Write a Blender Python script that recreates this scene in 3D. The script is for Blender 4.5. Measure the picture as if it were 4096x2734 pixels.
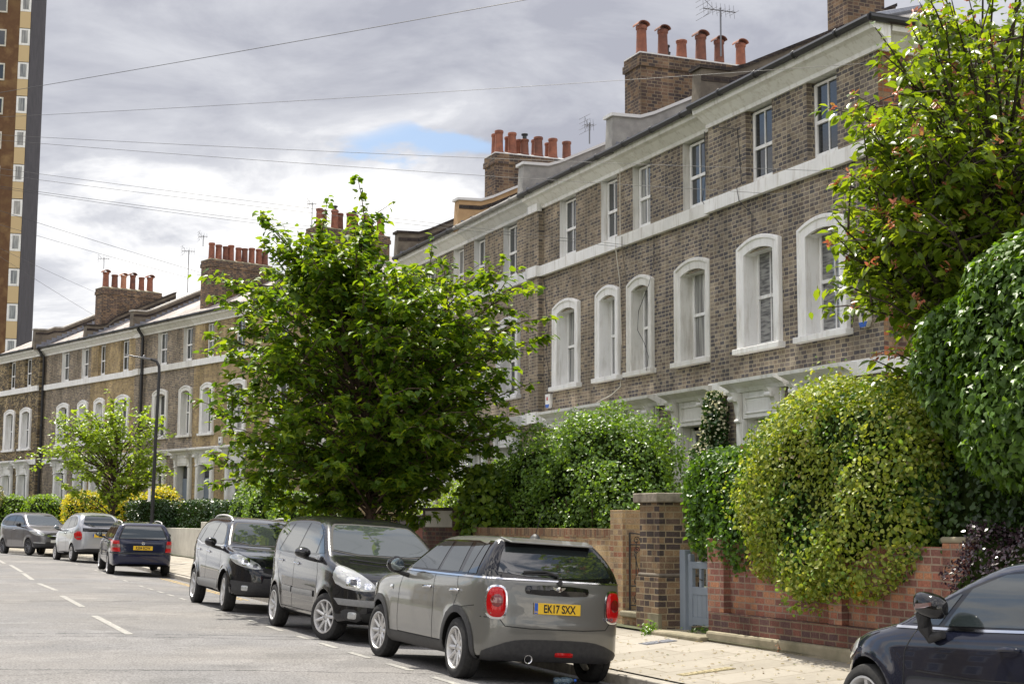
import bpy, bmesh, math, random
import numpy as np
from mathutils import Vector, Matrix
from mathutils.bvhtree import BVHTree
for o in list(bpy.data.objects): bpy.data.objects.remove(o)
SC = bpy.context.scene; C = SC.collection
PI = math.pi; R = math.radians
# ------------------------------------------------------------------ camera
CAMH = 1.652
cd = bpy.data.cameras.new("camera"); cam = bpy.data.objects.new("camera", cd); C.objects.link(cam)
cd.sensor_width = 36; cd.sensor_fit = 'HORIZONTAL'; cd.lens = 36*6100/4096; cd.clip_end = 3000; cd.clip_start = .1
_p, _r = .1190, -.0058
_f = Vector((0, math.cos(_p), math.sin(_p))); _u0 = Vector((0, -math.sin(_p), math.cos(_p))); _x0 = Vector((1, 0, 0))
_R = (_x0*math.cos(_r) - _u0*math.sin(_r)); _U = (_x0*math.sin(_r) + _u0*math.cos(_r))
m = Matrix((( _R.x, _U.x, -_f.x, 0), (_R.y, _U.y, -_f.y, 0), (_R.z, _U.z, -_f.z, CAMH), (0, 0, 0, 1)))
cam.matrix_world = m; SC.camera = cam
SC.view_settings.view_transform = 'Standard'; SC.view_settings.look = 'None'; SC.view_settings.gamma = 1
SC.view_settings.exposure = 0.90
# ------------------------------------------------------------------ world and sun
SUN_AZ, SUN_EL = R(28), R(60)          # azimuth left of the view direction (+Y)
tosun = Vector((-math.sin(SUN_AZ)*math.cos(SUN_EL), math.cos(SUN_AZ)*math.cos(SUN_EL), math.sin(SUN_EL)))
W = bpy.data.worlds.new("World"); SC.world = W; W.use_nodes = True
nt = W.node_tree; nt.nodes.clear(); N = nt.nodes.new; Lk = nt.links.new
def mth(op, a, b=None, c=None, clamp=False, tree=None):
    t = tree or nt; n = t.nodes.new('ShaderNodeMath'); n.operation = op; n.use_clamp = clamp
    for i, v in enumerate((a, b, c)):
        if v is None: continue
        if isinstance(v, (int, float)): n.inputs[i].default_value = v
        else: t.links.new(v, n.inputs[i])
    return n.outputs[0]
out = N('ShaderNodeOutputWorld'); bgA = N('ShaderNodeBackground'); bgB = N('ShaderNodeBackground'); mx = N('ShaderNodeMixShader')
sky = N('ShaderNodeTexSky'); sky.sky_type = 'NISHITA'; sky.sun_disc = False; sky.sun_elevation = SUN_EL; sky.sun_rotation = -SUN_AZ
Lk(sky.outputs[0], bgA.inputs[0]); bgA.inputs[1].default_value = 0.075
tc = N('ShaderNodeTexCoord'); sx = N('ShaderNodeSeparateXYZ'); Lk(tc.outputs['Generated'], sx.inputs[0])
X, Y, Z = sx.outputs
den = mth('ADD', mth('MAXIMUM', Z, 0.0), 0.16)
cb = N('ShaderNodeCombineXYZ'); Lk(mth('DIVIDE', X, den), cb.inputs[0]); Lk(mth('DIVIDE', Y, den), cb.inputs[1])
n1 = N('ShaderNodeTexNoise'); n1.inputs['Scale'].default_value = 1.1; n1.inputs['Detail'].default_value = 9; n1.inputs['Roughness'].default_value = .55; n1.inputs['Distortion'].default_value = .35
mp = N('ShaderNodeMapping'); mp.inputs['Location'].default_value = (3.1, 7.4, 1.3); Lk(cb.outputs[0], mp.inputs[0]); Lk(mp.outputs[0], n1.inputs['Vector'])
n2 = N('ShaderNodeTexNoise'); n2.inputs['Scale'].default_value = 2.6; n2.inputs['Detail'].default_value = 10; n2.inputs['Roughness'].default_value = .6; n2.inputs['Distortion'].default_value = .5
mp2 = N('ShaderNodeMapping'); mp2.inputs['Location'].default_value = (-5.0, 2.2, 4.0); Lk(cb.outputs[0], mp2.inputs[0]); Lk(mp2.outputs[0], n2.inputs['Vector'])
# low band of the sky brighter and more broken than the grey deck above it
n3 = N('ShaderNodeTexNoise'); n3.inputs['Scale'].default_value = 9.0; n3.inputs['Detail'].default_value = 8; n3.inputs['Roughness'].default_value = .55
mp3 = N('ShaderNodeMapping'); mp3.inputs['Scale'].default_value = (1, 1, 2.4); Lk(tc.outputs['Generated'], mp3.inputs[0]); Lk(mp3.outputs[0], n3.inputs['Vector'])
zw = mth('ADD', Z, mth('MULTIPLY', mth('SUBTRACT', n3.outputs[0], .5), .17))
deck = N('ShaderNodeMapRange'); deck.interpolation_type = 'SMOOTHSTEP'; Lk(zw, deck.inputs[0])
deck.inputs[1].default_value = .170; deck.inputs[2].default_value = .235; deck.inputs[3].default_value = 1; deck.inputs[4].default_value = 0
b1 = mth('MULTIPLY', mth('SUBTRACT', n1.outputs[0], .5), 2.0)
b2 = mth('MULTIPLY', mth('SUBTRACT', n2.outputs[0], .5), 1.7)
br = mth('ADD', mth('ADD', b1, b2), mth('ADD', .28, mth('MULTIPLY', deck.outputs[0], .50)), clamp=True)
ramp = N('ShaderNodeValToRGB'); Lk(br, ramp.inputs[0]); e = ramp.color_ramp.elements
e[0].position = 0.0; e[0].color = (.35, .36, .415, 1); e[1].position = 1.0; e[1].color = (1.0, .985, .96, 1)
x = e.new(.45); x.color = (.54, .55, .59, 1); x = e.new(.72); x.color = (.80, .80, .81, 1)
wm = N('ShaderNodeMix'); wm.data_type = 'RGBA'; wm.blend_type = 'MULTIPLY'; wmf = N('ShaderNodeMapRange'); Lk(Y, wmf.inputs[0]); wmf.inputs[1].default_value = .8; wmf.inputs[2].default_value = .2; wmf.inputs[3].default_value = 0; wmf.inputs[4].default_value = 1
Lk(wmf.outputs[0], wm.inputs['Factor']); Lk(ramp.outputs[0], wm.inputs['A']); wm.inputs['B'].default_value = (1.06, .99, .88, 1); Lk(wm.outputs['Result'], bgB.inputs[0])
# unseen cloud overhead and behind brightened as added fill for the shaded fronts
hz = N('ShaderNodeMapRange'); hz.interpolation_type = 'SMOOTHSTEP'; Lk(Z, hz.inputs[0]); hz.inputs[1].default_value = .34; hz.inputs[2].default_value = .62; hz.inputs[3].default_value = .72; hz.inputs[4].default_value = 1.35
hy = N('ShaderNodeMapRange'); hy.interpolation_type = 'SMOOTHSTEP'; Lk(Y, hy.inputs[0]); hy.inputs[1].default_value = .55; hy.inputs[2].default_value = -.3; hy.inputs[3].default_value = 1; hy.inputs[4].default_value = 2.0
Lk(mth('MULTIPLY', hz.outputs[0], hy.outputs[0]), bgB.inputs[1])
# gaps of open sky between the clouds
gp = N('ShaderNodeMapRange'); gp.interpolation_type = 'SMOOTHSTEP'; n4 = N('ShaderNodeTexNoise'); n4.inputs['Scale'].default_value = 5.5; n4.inputs['Detail'].default_value = 9; n4.inputs['Roughness'].default_value = .55; n4.inputs['Distortion'].default_value = .6
mp4 = N('ShaderNodeMapping'); mp4.inputs['Location'].default_value = (2.3, 9.1, .7); mp4.inputs['Scale'].default_value = (1, 1, 1.8); Lk(tc.outputs['Generated'], mp4.inputs[0]); Lk(mp4.outputs[0], n4.inputs['Vector']); Lk(n4.outputs[0], gp.inputs[0])
gp.inputs[3].default_value = 0; gp.inputs[4].default_value = 1
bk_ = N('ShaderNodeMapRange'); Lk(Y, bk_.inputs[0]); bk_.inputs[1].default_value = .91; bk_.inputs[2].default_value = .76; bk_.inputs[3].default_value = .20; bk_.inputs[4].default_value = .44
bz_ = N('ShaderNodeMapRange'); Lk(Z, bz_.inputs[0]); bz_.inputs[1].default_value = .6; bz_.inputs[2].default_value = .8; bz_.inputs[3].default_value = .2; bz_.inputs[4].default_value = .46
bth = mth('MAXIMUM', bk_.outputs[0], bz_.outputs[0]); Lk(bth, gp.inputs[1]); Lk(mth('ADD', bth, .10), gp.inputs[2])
# one long gap low above the roofs
dx = mth('DIVIDE', mth('ADD', mth('ADD', X, .058), mth('MULTIPLY', mth('SUBTRACT', n3.outputs[0], .5), .22)), .050)
dz = mth('DIVIDE', mth('ADD', mth('SUBTRACT', Z, .243), mth('MULTIPLY', mth('SUBTRACT', n3.outputs[0], .5), .075)), .012)
rr = mth('ADD', mth('MULTIPLY', dx, dx), mth('MULTIPLY', dz, dz))
gap = N('ShaderNodeMapRange'); gap.interpolation_type = 'SMOOTHSTEP'; Lk(rr, gap.inputs[0])
gap.inputs[1].default_value = .3; gap.inputs[2].default_value = 1.5; gap.inputs[3].default_value = .10; gap.inputs[4].default_value = 1
front = mth('GREATER_THAN', Y, 0.0)
gapf = mth('MAXIMUM', gap.outputs[0], mth('SUBTRACT', 1.0, front))
cov = mth('MULTIPLY', mth('MAXIMUM', gp.outputs[0], .12), gapf)
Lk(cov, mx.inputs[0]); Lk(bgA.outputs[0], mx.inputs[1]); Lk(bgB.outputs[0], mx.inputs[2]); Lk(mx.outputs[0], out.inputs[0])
sl = bpy.data.lights.new("sun", 'SUN'); sl.energy = 4.0; sl.angle = R(.6); sl.color = (1, .94, .82)
sun = bpy.data.objects.new("sun", sl); C.objects.link(sun); sun.rotation_euler = tosun.to_track_quat('Z', 'Y').to_euler()

# ------------------------------------------------------------------ helpers
random.seed(7); rng = np.random.default_rng(11)
def tag(o, label=None, cat=None, group=None, kind=None):
    if label: o['label'] = label
    if cat: o['category'] = cat
    if group: o['group'] = group
    if kind: o['kind'] = kind
    return o
def empty(name, label, cat, loc=(0, 0, 0), rot=0, group=None):
    o = bpy.data.objects.new(name, None); C.objects.link(o); o.location = loc; o.empty_display_size = .2
    if isinstance(rot, (int, float)): o.rotation_euler = (0, 0, rot)
    else: o.rotation_euler = rot
    return tag(o, label, cat, group)
class MB:
    """collects faces with box-mapped UVs in metres"""
    def __init__(s): s.v = []; s.f = []; s.m = []; s.sm = []
    def face(s, pts, mat=0, smooth=False):
        b = len(s.v); s.v += [tuple(p) for p in pts]; s.f.append(tuple(range(b, b+len(pts)))); s.m.append(mat); s.sm.append(smooth)
    def faces(s, verts, faces, mat=0, smooth=False):
        b = len(s.v); s.v += [tuple(p) for p in verts]
        for f in faces: s.f.append(tuple(b+i for i in f)); s.m.append(mat); s.sm.append(smooth)
    def box(s, x0, x1, y0, y1, z0, z1, mat=0):
        v = [(x, y, z) for z in (z0, z1) for y in (y0, y1) for x in (x0, x1)]
        s.faces(v, [(0, 2, 3, 1), (4, 5, 7, 6), (0, 1, 5, 4), (2, 6, 7, 3), (0, 4, 6, 2), (1, 3, 7, 5)], mat)
    def tube(s, path, r, n=8, mat=0, cap=True, smooth=True):
        P = [Vector(p) for p in path]; rs = r if isinstance(r, (list, tuple)) else [r]*len(P)
        vs = []; fs = []; up = Vector((0, 0, 1))
        for i, p in enumerate(P):
            t = (P[min(i+1, len(P)-1)] - P[max(i-1, 0)])
            t = t.normalized() if t.length > 1e-9 else Vector((0, 0, 1))
            a = t.cross(up if abs(t.z) < .95 else Vector((1, 0, 0))).normalized(); b = t.cross(a)
            for k in range(n):
                an = 2*PI*k/n; vs.append(p + (a*math.cos(an)+b*math.sin(an))*rs[i])
        for i in range(len(P)-1):
            for k in range(n):
                a, b = i*n+k, i*n+(k+1) % n; fs.append((a, b, b+n, a+n))
        if cap: fs.append(tuple(range(n))[::-1]); fs.append(tuple(range((len(P)-1)*n, len(P)*n)))
        s.faces(vs, fs, mat, smooth)
    def lathe(s, prof, c=(0, 0, 0), axis='z', n=20, mat=0, smooth=True):
        vs = []; fs = []
        for r, h in prof:
            for k in range(n):
                a = 2*PI*k/n; x, y = r*math.cos(a), r*math.sin(a)
                p = (x, y, h) if axis == 'z' else ((x, h, y) if axis == 'y' else (h, x, y))
                vs.append((c[0]+p[0], c[1]+p[1], c[2]+p[2]))
        for i in range(len(prof)-1):
            for k in range(n):
                a, b = i*n+k, i*n+(k+1) % n; fs.append((a, b, b+n, a+n))
        s.faces(vs, fs, mat, smooth)
    def extrude(s, poly, a0, a1, axis='y', mat=0):
        """poly: list of 2d points. axis y: poly in (x,z); axis x: poly in (y,z); axis z: poly in (x,y)"""
        def P(u, v, w): return (u, w, v) if axis == 'y' else ((w, u, v) if axis == 'x' else (u, v, w))
        n = len(poly); v = [P(u, w, a0) for u, w in poly] + [P(u, w, a1) for u, w in poly]
        s.faces(v, [tuple(range(n))[::-1], tuple(range(n, 2*n))] + [(i, (i+1) % n, n+(i+1) % n, n+i) for i in range(n)], mat)
    def build(s, name, mats, parent=None, uv=True, bevel=0, weld=False):
        me = bpy.data.meshes.new(name); me.from_pydata(s.v, [], s.f)
        if not isinstance(mats, (list, tuple)): mats = [mats]
        for m_ in mats: me.materials.append(m_)
        if len(me.polygons):
            me.polygons.foreach_set('material_index', s.m); me.polygons.foreach_set('use_smooth', s.sm)
        me.update()
        if weld or any(s.sm):
            bm = bmesh.new(); bm.from_mesh(me); bmesh.ops.remove_doubles(bm, verts=bm.verts, dist=1e-5)
            bmesh.ops.recalc_face_normals(bm, faces=bm.faces); bm.to_mesh(me); bm.free()
            me.set_sharp_from_angle(angle=R(40))
        if uv:
            l = me.uv_layers.new(name='UVMap'); co = np.empty(len(me.vertices)*3, 'f'); me.vertices.foreach_get('co', co); co = co.reshape(-1, 3)
            uvs = np.empty((len(me.loops), 2), 'f')
            for p in me.polygons:
                nx, ny, nz = map(abs, p.normal)
                for li in p.loop_indices:
                    v = co[me.loops[li].vertex_index]
                    uvs[li] = (v[1], v[2]) if (nx >= ny and nx >= nz) else ((v[0], v[2]) if ny >= nz else (v[1], v[0]))
            l.data.foreach_set('uv', uvs.ravel())
        o = bpy.data.objects.new(name, me); C.objects.link(o)
        if parent: o.parent = parent
        if bevel:
            b = o.modifiers.new('b', 'BEVEL'); b.width = bevel; b.segments = 2; b.limit_method = 'ANGLE'; b.angle_limit = R(40)
        return o
def rawmesh(name, V, F, mats, parent=None, smooth=False, midx=None):
    me = bpy.data.meshes.new(name); V = np.asarray(V, 'f'); F = np.asarray(F, 'i')
    me.vertices.add(len(V)); me.vertices.foreach_set('co', V.ravel()); k = F.shape[1]
    me.loops.add(F.size); me.loops.foreach_set('vertex_index', F.ravel())
    me.polygons.add(len(F)); me.polygons.foreach_set('loop_start', np.arange(0, F.size, k, dtype='i'))
    if smooth: me.polygons.foreach_set('use_smooth', [True]*len(F))
    me.update(calc_edges=True); me.validate()
    for m_ in (mats if isinstance(mats, (list, tuple)) else [mats]): me.materials.append(m_)
    if midx is not None: me.polygons.foreach_set('material_index', midx)
    o = bpy.data.objects.new(name, me); C.objects.link(o)
    if parent: o.parent = parent
    return o
# street frame: s runs along the near kerb, L is the distance to the right of the line through the camera
TH = math.atan(2549/6100); TH2 = math.atan(4948/6100)
def SLp(s, L, z=0, th=TH): return Vector((L*math.cos(th)-s*math.sin(th), L*math.sin(th)+s*math.cos(th), z))
def toSL(p, th=TH): return (p[1]*math.cos(th)-p[0]*math.sin(th), p[0]*math.cos(th)+p[1]*math.sin(th))
KS = [-30, 8.5, 10.5, 12, 18, 30, 43, 53, 60, 68, 78, 95, 120, 150]
KL = [8.8, 8.8, 8.3, 7.42, 7.35, 7.45, 7.75, 8.05, 7.7, 6.5, 3.7, -2.8, -13.5, -27]
def kerbL(s): return float(np.interp(s, KS, KL))
def prof(d):   # d = distance from the kerb face towards the road (negative: pavement side)
    return float(np.interp(d, [-60, -6, -2.2, -.16, -.0001, 0, 1.9, 4, 8, 40], [.35, .33, .17, .0, -.01, -.12, .0, .03, .02, 0]))
def gz(s, L): 
    Yw = L*math.sin(TH)+s*math.cos(TH); return .006*Yw + prof(kerbL(s)-L)

# ------------------------------------------------------------------ materials
def mat(name, base=(.5, .5, .5), rough=.6, metal=0, spec=.5, coat=0, ior=None):
    m_ = bpy.data.materials.new(name); m_.use_nodes = True; b = m_.node_tree.nodes['Principled BSDF']
    b.inputs['Base Color'].default_value = (*base, 1); b.inputs['Roughness'].default_value = rough; b.inputs['Metallic'].default_value = metal
    b.inputs['Specular IOR Level'].default_value = spec; b.inputs['Coat Weight'].default_value = coat; b.inputs['Coat Roughness'].default_value = .04
    if ior: b.inputs['IOR'].default_value = ior
    return m_
def nodes(m_): t = m_.node_tree; return t, t.nodes, t.links, t.nodes['Principled BSDF']
def noise_mat(name, c1, c2, scale=4, rough=.7, bump=0, bscale=None, detail=6, c3=None, coord='Object', spec=.4, dist=.01):
    m_ = mat(name, c1, rough, spec=spec); t, n, l, b = nodes(m_)
    tc_ = n.new('ShaderNodeTexCoord'); nz = n.new('ShaderNodeTexNoise'); nz.inputs['Scale'].default_value = scale; nz.inputs['Detail'].default_value = detail; nz.inputs['Roughness'].default_value = .6
    l.new(tc_.outputs[coord], nz.inputs['Vector']); rp = n.new('ShaderNodeValToRGB'); l.new(nz.outputs[0], rp.inputs[0])
    e_ = rp.color_ramp.elements; e_[0].position = .32; e_[0].color = (*c1, 1); e_[1].position = .68; e_[1].color = (*c2, 1)
    if c3: x_ = e_.new(.5); x_.color = (*c3, 1)
    l.new(rp.outputs[0], b.inputs['Base Color'])
    if bump:
        n2_ = n.new('ShaderNodeTexNoise'); n2_.inputs['Scale'].default_value = bscale or scale*8; n2_.inputs['Detail'].default_value = 6; l.new(tc_.outputs[coord], n2_.inputs['Vector'])
        bp = n.new('ShaderNodeBump'); bp.inputs['Strength'].default_value = bump; bp.inputs['Distance'].default_value = dist; l.new(n2_.outputs[0], bp.inputs['Height']); l.new(bp.outputs[0], b.inputs['Normal'])
    return m_
def brick_mat(name, cols, mortar, bw=.17, bh=.0762, seed=0, mort=.017, soot=(.5, 1.0), patch=1.2, darkamt=.5, vert=False, squash=.8):
    """cols: list of brick colours picked at random per brick"""
    m_ = mat(name, cols[0], .85, spec=.25); t, n, l, b = nodes(m_)
    uv = n.new('ShaderNodeUVMap'); mpn = n.new('ShaderNodeMapping'); l.new(uv.outputs[0], mpn.inputs[0]); mpn.inputs['Location'].default_value = (seed*.37, seed*.0762*3, 0)
    if vert: mpn.inputs['Rotation'].default_value = (0, 0, PI/2)
    wob = n.new('ShaderNodeTexNoise'); wob.inputs['Scale'].default_value = 9; l.new(mpn.outputs[0], wob.inputs['Vector'])
    vm = n.new('ShaderNodeVectorMath'); vm.operation = 'MULTIPLY_ADD'; l.new(wob.outputs['Color'], vm.inputs[0]); vm.inputs[1].default_value = (.012, .012, 0); l.new(mpn.outputs[0], vm.inputs[2])
    bk = n.new('ShaderNodeTexBrick'); l.new(vm.outputs[0], bk.inputs['Vector']); bk.inputs['Scale'].default_value = 1
    bk.inputs['Color1'].default_value = (0, 0, 0, 1); bk.inputs['Color2'].default_value = (1, 1, 1, 1); bk.inputs['Mortar'].default_value = (.5, .5, .5, 1)
    bk.inputs['Mortar Size'].default_value = mort/2; bk.inputs['Mortar Smooth'].default_value = .2; bk.inputs['Brick Width'].default_value = bw; bk.inputs['Row Height'].default_value = bh
    bk.offset = .5; bk.squash = squash; bk.squash_frequency = 2
    rp = n.new('ShaderNodeValToRGB'); rp.color_ramp.interpolation = 'CONSTANT'; l.new(bk.outputs['Color'], rp.inputs[0]); e_ = rp.color_ramp.elements
    while len(e_) > 1: e_.remove(e_[-1])
    e_[0].position = 0; e_[0].color = (*cols[0], 1)
    for i, c in enumerate(cols[1:]): x_ = e_.new((i+1)/len(cols)); x_.color = (*c, 1)
    nz = n.new('ShaderNodeTexNoise'); nz.inputs['Scale'].default_value = patch; nz.inputs['Detail'].default_value = 7; nz.inputs['Roughness'].default_value = .65; l.new(mpn.outputs[0], nz.inputs['Vector'])
    mr = n.new('ShaderNodeMapRange'); l.new(nz.outputs[0], mr.inputs[0]); mr.inputs[1].default_value = .3; mr.inputs[2].default_value = .7; mr.inputs[3].default_value = soot[0]; mr.inputs[4].default_value = soot[1]
    fine = n.new('ShaderNodeTexNoise'); fine.inputs['Scale'].default_value = 45; fine.inputs['Detail'].default_value = 3; l.new(mpn.outputs[0], fine.inputs['Vector'])
    fr = n.new('ShaderNodeMapRange'); l.new(fine.outputs[0], fr.inputs[0]); fr.inputs[1].default_value = .3; fr.inputs[2].default_value = .7; fr.inputs[3].default_value = .75; fr.inputs[4].default_value = 1.25
    stm = n.new('ShaderNodeMapping'); stm.inputs['Scale'].default_value = (1.6, .35, 1); l.new(uv.outputs[0], stm.inputs[0]); stn = n.new('ShaderNodeTexNoise'); stn.inputs['Scale'].default_value = 1.0; stn.inputs['Detail'].default_value = 8; stn.inputs['Roughness'].default_value = .7; l.new(stm.outputs[0], stn.inputs['Vector'])
    str_ = n.new('ShaderNodeMapRange'); l.new(stn.outputs[0], str_.inputs[0]); str_.inputs[1].default_value = .36; str_.inputs[2].default_value = .60; str_.inputs[3].default_value = .68; str_.inputs[4].default_value = 1.12
    rpn = n.new('ShaderNodeTexNoise'); rpn.inputs['Scale'].default_value = .55; rpn.inputs['Detail'].default_value = 2; rpn.inputs['Distortion'].default_value = .4; rpl = n.new('ShaderNodeMapping'); rpl.inputs['Location'].default_value = (seed*3.7, seed*1.3, 0); l.new(uv.outputs[0], rpl.inputs[0]); l.new(rpl.outputs[0], rpn.inputs['Vector'])
    rpr = n.new('ShaderNodeMapRange'); l.new(rpn.outputs[0], rpr.inputs[0]); rpr.inputs[1].default_value = .54; rpr.inputs[2].default_value = .57; rpr.inputs[3].default_value = 1; rpr.inputs[4].default_value = 1.20
    pr2 = n.new('ShaderNodeMath'); pr2.operation = 'MULTIPLY'; l.new(str_.outputs[0], pr2.inputs[0]); l.new(rpr.outputs[0], pr2.inputs[1]); str_ = pr2
    pre = n.new('ShaderNodeMath'); pre.operation = 'MULTIPLY'; l.new(mr.outputs[0], pre.inputs[0]); l.new(str_.outputs[0], pre.inputs[1]); mr = pre
    mul = n.new('ShaderNodeMath'); mul.operation = 'MULTIPLY'; l.new(mr.outputs[0], mul.inputs[0]); l.new(fr.outputs[0], mul.inputs[1])
    sc = n.new('ShaderNodeVectorMath'); sc.operation = 'SCALE'; l.new(rp.outputs[0], sc.inputs[0]); l.new(mul.outputs[0], sc.inputs['Scale'])
    msc = n.new('ShaderNodeVectorMath'); msc.operation = 'SCALE'; msc.inputs[0].default_value = mortar; l.new(mr.outputs[0], msc.inputs['Scale'])
    mix = n.new('ShaderNodeMix'); mix.data_type = 'RGBA'; l.new(bk.outputs['Fac'], mix.inputs['Factor']); l.new(sc.outputs[0], mix.inputs['A']); l.new(msc.outputs[0], mix.inputs['B'])
    l.new(mix.outputs['Result'], b.inputs['Base Color'])
    inv = n.new('ShaderNodeMath'); inv.operation = 'SUBTRACT'; inv.inputs[0].default_value = 1; l.new(bk.outputs['Fac'], inv.inputs[1])
    ad = n.new('ShaderNodeMath'); ad.operation = 'MULTIPLY_ADD'; l.new(fine.outputs[0], ad.inputs[0]); ad.inputs[1].default_value = .5; l.new(inv.outputs[0], ad.inputs[2])
    bp = n.new('ShaderNodeBump'); bp.inputs['Strength'].default_value = .55; bp.inputs['Distance'].default_value = .008; l.new(ad.outputs[0], bp.inputs['Height']); l.new(bp.outputs[0], b.inputs['Normal'])
    return m_
def leaf_mat(name, cols, rough=.38, trans=.35, tcol=None, spec=.5):
    m_ = mat(name, cols[0], rough, spec=spec); t, n, l, b = nodes(m_)
    g = n.new('ShaderNodeNewGeometry'); rp = n.new('ShaderNodeValToRGB'); l.new(g.outputs['Random Per Island'], rp.inputs[0]); e_ = rp.color_ramp.elements
    e_[0].color = (*cols[0], 1); e_[1].color = (*cols[-1], 1)
    for i, c in enumerate(cols[1:-1]): x_ = e_.new((i+1)/(len(cols)-1)); x_.color = (*c, 1)
    l.new(rp.outputs[0], b.inputs['Base Color'])
    tr = n.new('ShaderNodeBsdfTranslucent'); sc = n.new('ShaderNodeMix'); sc.data_type = 'RGBA'; sc.blend_type = 'MULTIPLY'; sc.inputs['Factor'].default_value = 1
    l.new(rp.outputs[0], sc.inputs['A']); sc.inputs['B'].default_value = (*(tcol or (2.6, 2.4, .7)), 1); l.new(sc.outputs['Result'], tr.inputs[0])
    mxs = n.new('ShaderNodeMixShader'); mxs.inputs[0].default_value = trans; l.new(b.outputs[0], mxs.inputs[1]); l.new(tr.outputs[0], mxs.inputs[2]); l.new(mxs.outputs[0], n['Material Output'].inputs[0])
    return m_
M = {}
def stucco(name, c1, c2):
    m_ = noise_mat(name, c1, c2, 2.2, .6, .10, 45); t, n, l, b = nodes(m_); src = b.inputs['Base Color'].links[0].from_socket
    tc_ = n.new('ShaderNodeTexCoord'); mp_ = n.new('ShaderNodeMapping'); mp_.inputs['Scale'].default_value = (5, 5, .55); l.new(tc_.outputs['Object'], mp_.inputs[0])
    q = n.new('ShaderNodeTexNoise'); q.inputs['Scale'].default_value = 2.0; q.inputs['Detail'].default_value = 9; q.inputs['Roughness'].default_value = .7; l.new(mp_.outputs[0], q.inputs['Vector'])
    rp = n.new('ShaderNodeValToRGB'); l.new(q.outputs[0], rp.inputs[0]); e_ = rp.color_ramp.elements; e_[0].position = .30; e_[0].color = (.62, .58, .52, 1); e_[1].position = .50; e_[1].color = (1, 1, 1, 1)
    mx_ = n.new('ShaderNodeMix'); mx_.data_type = 'RGBA'; mx_.blend_type = 'MULTIPLY'; mx_.inputs['Factor'].default_value = .75; l.new(src, mx_.inputs['A']); l.new(rp.outputs[0], mx_.inputs['B']); l.new(mx_.outputs['Result'], b.inputs['Base Color']); return m_
M['white'] = stucco('white_paint', (.77, .765, .75), (.86, .855, .84))
M['white_b'] = stucco('off_white_stucco', (.62, .61, .575), (.74, .73, .69))
M['white_c'] = stucco('grey_white_stucco', (.60, .605, .61), (.72, .72, .72))
M['cream'] = noise_mat('cream_paint', (.50, .47, .40), (.66, .63, .55), 2.5, .6, .06, 50)
M['black'] = mat('black_paint', (.018, .018, .02), .35)
M['lead'] = noise_mat('lead_grey', (.13, .14, .17), (.24, .25, .29), 5, .5)
M['render_grey'] = noise_mat('grey_render', (.22, .215, .21), (.36, .35, .33), 3, .8, .2, 30)
M['render_tan'] = noise_mat('tan_render', (.36, .23, .12), (.48, .32, .17), 3, .8, .15, 30)
M['render_brown'] = noise_mat('brown_render', (.10, .085, .07), (.20, .17, .13), 3, .85, .2, 30)
M['coping'] = noise_mat('stone_coping', (.30, .28, .25), (.52, .50, .46), 6, .8, .2, 40)
M['cap_brown'] = noise_mat('weathered_cap_stone', (.13, .11, .085), (.34, .30, .24), 7, .85, .3, 35)
M['coping_pale'] = mat('pale_coping', (.62, .62, .62), .6)
M['pot'] = noise_mat('terracotta', (.15, .055, .035), (.29, .105, .06), 5, .7, .1, 40)
M['pot2'] = noise_mat('sooty_terracotta', (.09, .04, .03), (.20, .075, .045), 5, .75, .1, 40)
M['pot3'] = noise_mat('buff_terracotta', (.34, .15, .09), (.45, .22, .13), 5, .75, .1, 40)
M['slate'] = brick_mat('slate', [(.20, .19, .19), (.26, .245, .24), (.17, .165, .17), (.30, .27, .25)], (.07, .07, .07), .28, .2, 1, .008, (.8, 1.1), .8)
M['slate_pale'] = brick_mat('pale_slate', [(.36, .32, .30), (.42, .375, .345), (.32, .29, .28)], (.16, .15, .15), .28, .18, 2, .008, (.85, 1.1), .8)
dk = [(.125, .10, .085), (.195, .155, .12), (.098, .083, .076), (.26, .205, .145), (.16, .12, .09), (.23, .175, .12), (.10, .085, .08)]
dk = [(r_*.93, g_, b_*1.12) for r_, g_, b_ in dk]
M['bk_dark'] = brick_mat('sooty_stock_brick', dk, (.36, .31, .225), seed=1, soot=(.8, 1.25))
M['bk_dark2'] = brick_mat('brown_stock_brick', [(.158, .133, .112), (.218, .178, .138), (.11, .095, .09), (.262, .208, .155), (.178, .143, .112)], (.36, .31, .225), seed=5, soot=(.8, 1.3))
M['bk_soot'] = brick_mat('black_soot_brick', [(.035, .03, .032), (.055, .045, .042), (.045, .036, .036)], (.09, .07, .055), seed=3)
M['bk_tan'] = brick_mat('tan_stock_brick', [(.36, .27, .145), (.42, .315, .165), (.30, .22, .125), (.39, .285, .145), (.27, .20, .12)], (.34, .28, .18), seed=4, soot=(.8, 1.15))
M['bk_mott'] = brick_mat('mottled_stock_brick', [(.34, .26, .14), (.10, .08, .06), (.38, .30, .17), (.07, .06, .05), (.26, .19, .10), (.13, .10, .07)], (.26, .21, .14), seed=6, soot=(.45, 1.2), patch=2.2)
M['bk_chim'] = brick_mat('chimney_brick', [(.10, .068, .055), (.15, .095, .065), (.065, .05, .048), (.20, .13, .08), (.085, .06, .052)], (.21, .165, .115), seed=7, soot=(.7, 1.2))
M['bk_orange'] = brick_mat('red_flank_brick', [(.36, .12, .06), (.26, .12, .06), (.12, .07, .06), (.42, .15, .07), (.30, .19, .11)], (.24, .19, .13), seed=8)
M['bk_red'] = brick_mat('red_garden_brick', [(.27, .11, .075), (.31, .125, .085), (.22, .095, .075), (.34, .17, .11), (.26, .115, .085), (.38, .18, .10), (.18, .085, .07)], (.27, .215, .165), seed=9, soot=(.75, 1.15), bh=.0762, bw=.215, squash=.62)
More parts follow.
